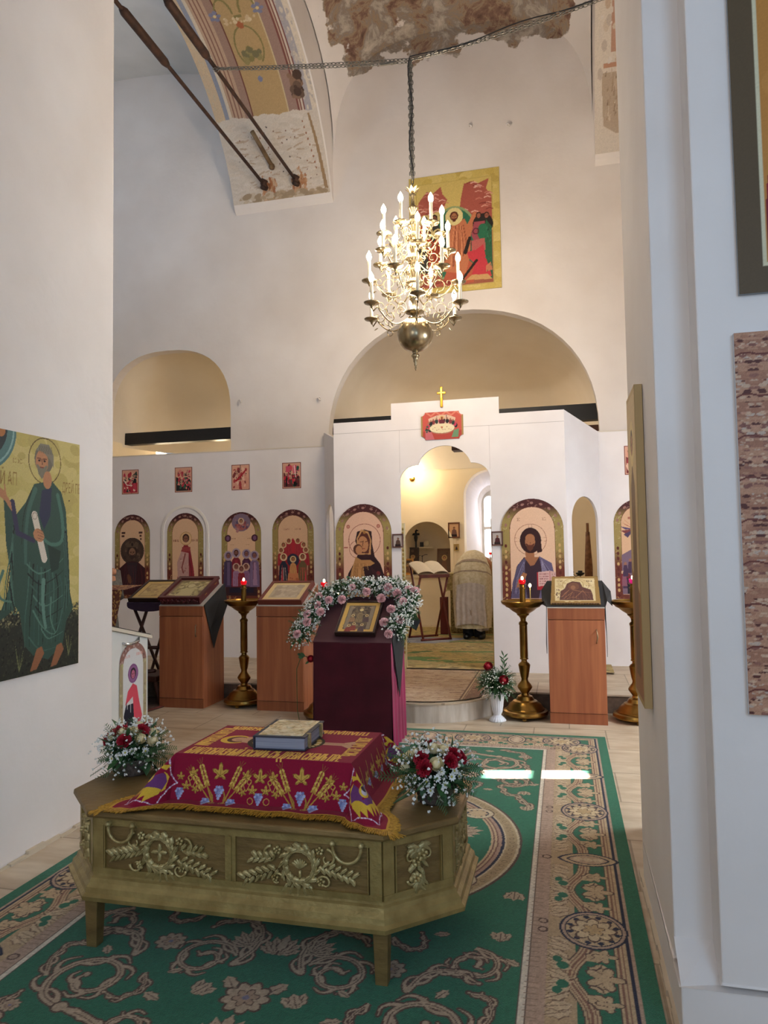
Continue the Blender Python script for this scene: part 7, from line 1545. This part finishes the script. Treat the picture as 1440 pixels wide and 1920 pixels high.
painting('framed_icon', 'gold-matted icon in dark frame lying on the dark folding lectern', 'icon', cv, Matrix.Translation((-4.62, 7.37, 1.08)) @ Matrix.Rotation(-(PI/2-.42), 4, 'X'), thick=.03, frame_w=.025, frame_c='#2a1512', m=PAINTG, board='#2a1512')
cw = pm('carved_chair_wood', '#4a261a', .5)
arm_ = thing('wooden_armchair', 'dark carved wooden armchair half hidden behind the first cabinet', 'chair', (-4.43, 7.05, 0))
MB().b2(-.22, .24, -.22, .22, .24, .30).build('seat', cw, arm_, bevel=.01)
mb = MB().tube([(-.26, -.20, .60)]+[(-.26+.52*t, -.20, .60+.0) for t in (.2, .4, .6, .8, 1)], [.02, .026, .018, .026, .018, .02], 8); mb.build('armrest', cw, arm_)
for x in (-.20, .22): MB().tube([(x+.06*(1 if x > 0 else -1), -.2, 0), (x, -.2, .25)], .02, 8).build('leg', cw, arm_)
for x in (-.20, .22): MB().tube([(x, .2, 0), (x, .2, .25)], .02, 8).build('leg', cw, arm_)
MB().tube([(-.20, -.2, .60), (-.14, -.2, .40), (-.10, -.2, .32), (.0, -.2, .33), (.22, -.2, .36)], [.02, .028, .03, .022, .02], 8).build('side_rail', cw, arm_)
MB().b2(-.30, -.26, -.22, .22, .26, .52).build('backrest', cw, arm_, bevel=.01)
rg = thing('floor_mat', 'dark patterned mat under the armchair at the left', 'rug'); MB().prism([(-5.6, 6.2), (-4.15, 6.2), (-4.0, 7.2), (-5.6, 7.2)], lambda a, b: (a, b, .001), (0, 0, .010)).build('mat', pm('mat_brown', '#5a4438', .95, col2='#3c2c28', scale=14), rg)
MB().prism([(-4.19, 6.2), (-4.15, 6.2), (-4.0, 7.2), (-4.04, 7.2)], lambda a, b: (a, b, .0112), (0, 0, .002)).build('mat_edge', pm('mat_red', '#6b2a24', .9), rg)
# white candle box with arched saint picture
cb = thing('candle_box', 'white sloping-top cabinet with arched painted saint, at the edge of the left wall', 'cabinet', (-2.95, 4.13, 0), rz=PI/2)
WP = pm('white_laminate', '#d4d2cc', .45)
MB().prism([(0, 0), (.565, 0), (.565, .985), (0, 1.115)], XZ(0), (0, .40, 0)).build('body', WP, cb, bevel=.004)
MB().prism([(-.02, 1.12), (.60, .977), (.60, .999), (-.02, 1.142)], XZ(-.02), (0, .44, 0)).build('top_board', pm('pale_worktop', '#cfc6b4', .4), cb, bevel=.004)
MB().prism([(-.02, 1.142), (.59, 1.0), (.59, 1.008), (-.02, 1.15)], XZ(-.012), (0, .43, 0)).build('dark_inlay', pm('dark_inlay', '#2a2422', .5), cb)
MB().tube([(.26, 0, .985), (.27, -.02, .975), (.34, -.03, .972), (.42, -.025, .98), (.46, 0, 1.0)], [.007, .009, .010, .008, .005], 8).build('handle', pm('chrome', '#c9ccd0', .15, metal=1), cb)
w, h = .325, .92; cv = Cv(w, h, .003, '#cfcac6'); bb = .042; cv.a[:] = lin('#9c8c6c'); cv.blot(300, .010, ['#8c7a5c', '#b5a884', '#a89c78', '#a3a06c']); 
j, i, x, y = cv.sub(0, w, h-.16, h); cv.put(j, i, np.broadcast_to(y > h-.13, np.broadcast(x, y).shape), '#8c6358')
cv.blot(60, .008, ['#a88078', '#6d4a44', '#b59a90'], (0, h-.13, w, h)); cv.blot(80, .01, ['#8c5f54', '#c9a8a0', '#a06c60'], (0, 0, w, h*.4)); cv.poly(arch(bb, w-bb, -.01, h-bb, 24, rise=.115), '#cdcbc9')
class _Up:
    """draws with everything a little larger and higher"""
    def __init__(s, c): s.c = c
    def __getattr__(s, n):
        T = lambda x, y: (.163+(x-.155)*1.2, .0+y*1.14+.02)
        def f(*a, **k):
            a = list(a)
            if n in ('poly', 'line'): a[0] = [T(*p) for p in a[0]]
            elif n == 'rect': a[0], a[1] = T(a[0], a[1]); a[2], a[3] = T(a[2], a[3])
            elif n in ('ell', 'ring'): a[0], a[1] = T(a[0], a[1]); a[2] *= 1.15; a[3] *= 1.15 if n == 'ell' else 1
            return getattr(s.c, n)(*a, **k)
        return f
_cv = cv; cv = _Up(_cv)
cv.ell(w*.47, .60, .052, .058, '#8a5a86'); cv.ring(w*.47, .60, .052, .004, '#6a3f68', .058)
cv.poly([(.085, 0), (.215, 0), (.205, .30), (.185, .42), (.10, .42), (.085, .30)], '#1f1d2b'); cv.poly([(.06, 0), (.10, 0), (.095, .36), (.065, .30)], '#c8424e'); cv.poly([(.15, .54), (.10, .50), (.075, .42), (.11, .44), (.15, .46), (.165, .30), (.185, .25), (.19, .0), (.225, .0), (.215, .26), (.245, .33), (.215, .42), (.19, .52)], '#d24a5a'); cv.poly([(.09, .44), (.06, .36), (.075, .28), (.10, .33)], '#1f1d2b')
head(cv, w*.47, .597, .030, '#1f1820', '#b0607c'); cv.rect(.125, .37, .13, .43, '#c9c4c4'); cv.rect(.225, .0, .255, .30, '#bfc4cc')
for k in range(12): cv.rect(.232, .02+.023*k, .25, .028+.023*k, '#9aa2ae')
lbl(cv, .07, .70, .055, .018, '#c87c74'); lbl(cv, .185, .705, .06, .016, '#d09088'); cv = _cv; cv.jitter(.03)
o = vgrid('saint_picture', cv, lambda X, Y: (X+.225, 0*X-.003, Y+.055), PAINT, cb, mask=arch(0, w, 0, h, 24, rise=.14))
bpy.data.objects.remove(DC)
for o in list(bpy.data.objects):
    if o.type == 'MESH' and o.parent is None and 'kind' not in o and 'label' not in o: print('UNTAGGED', o.name)
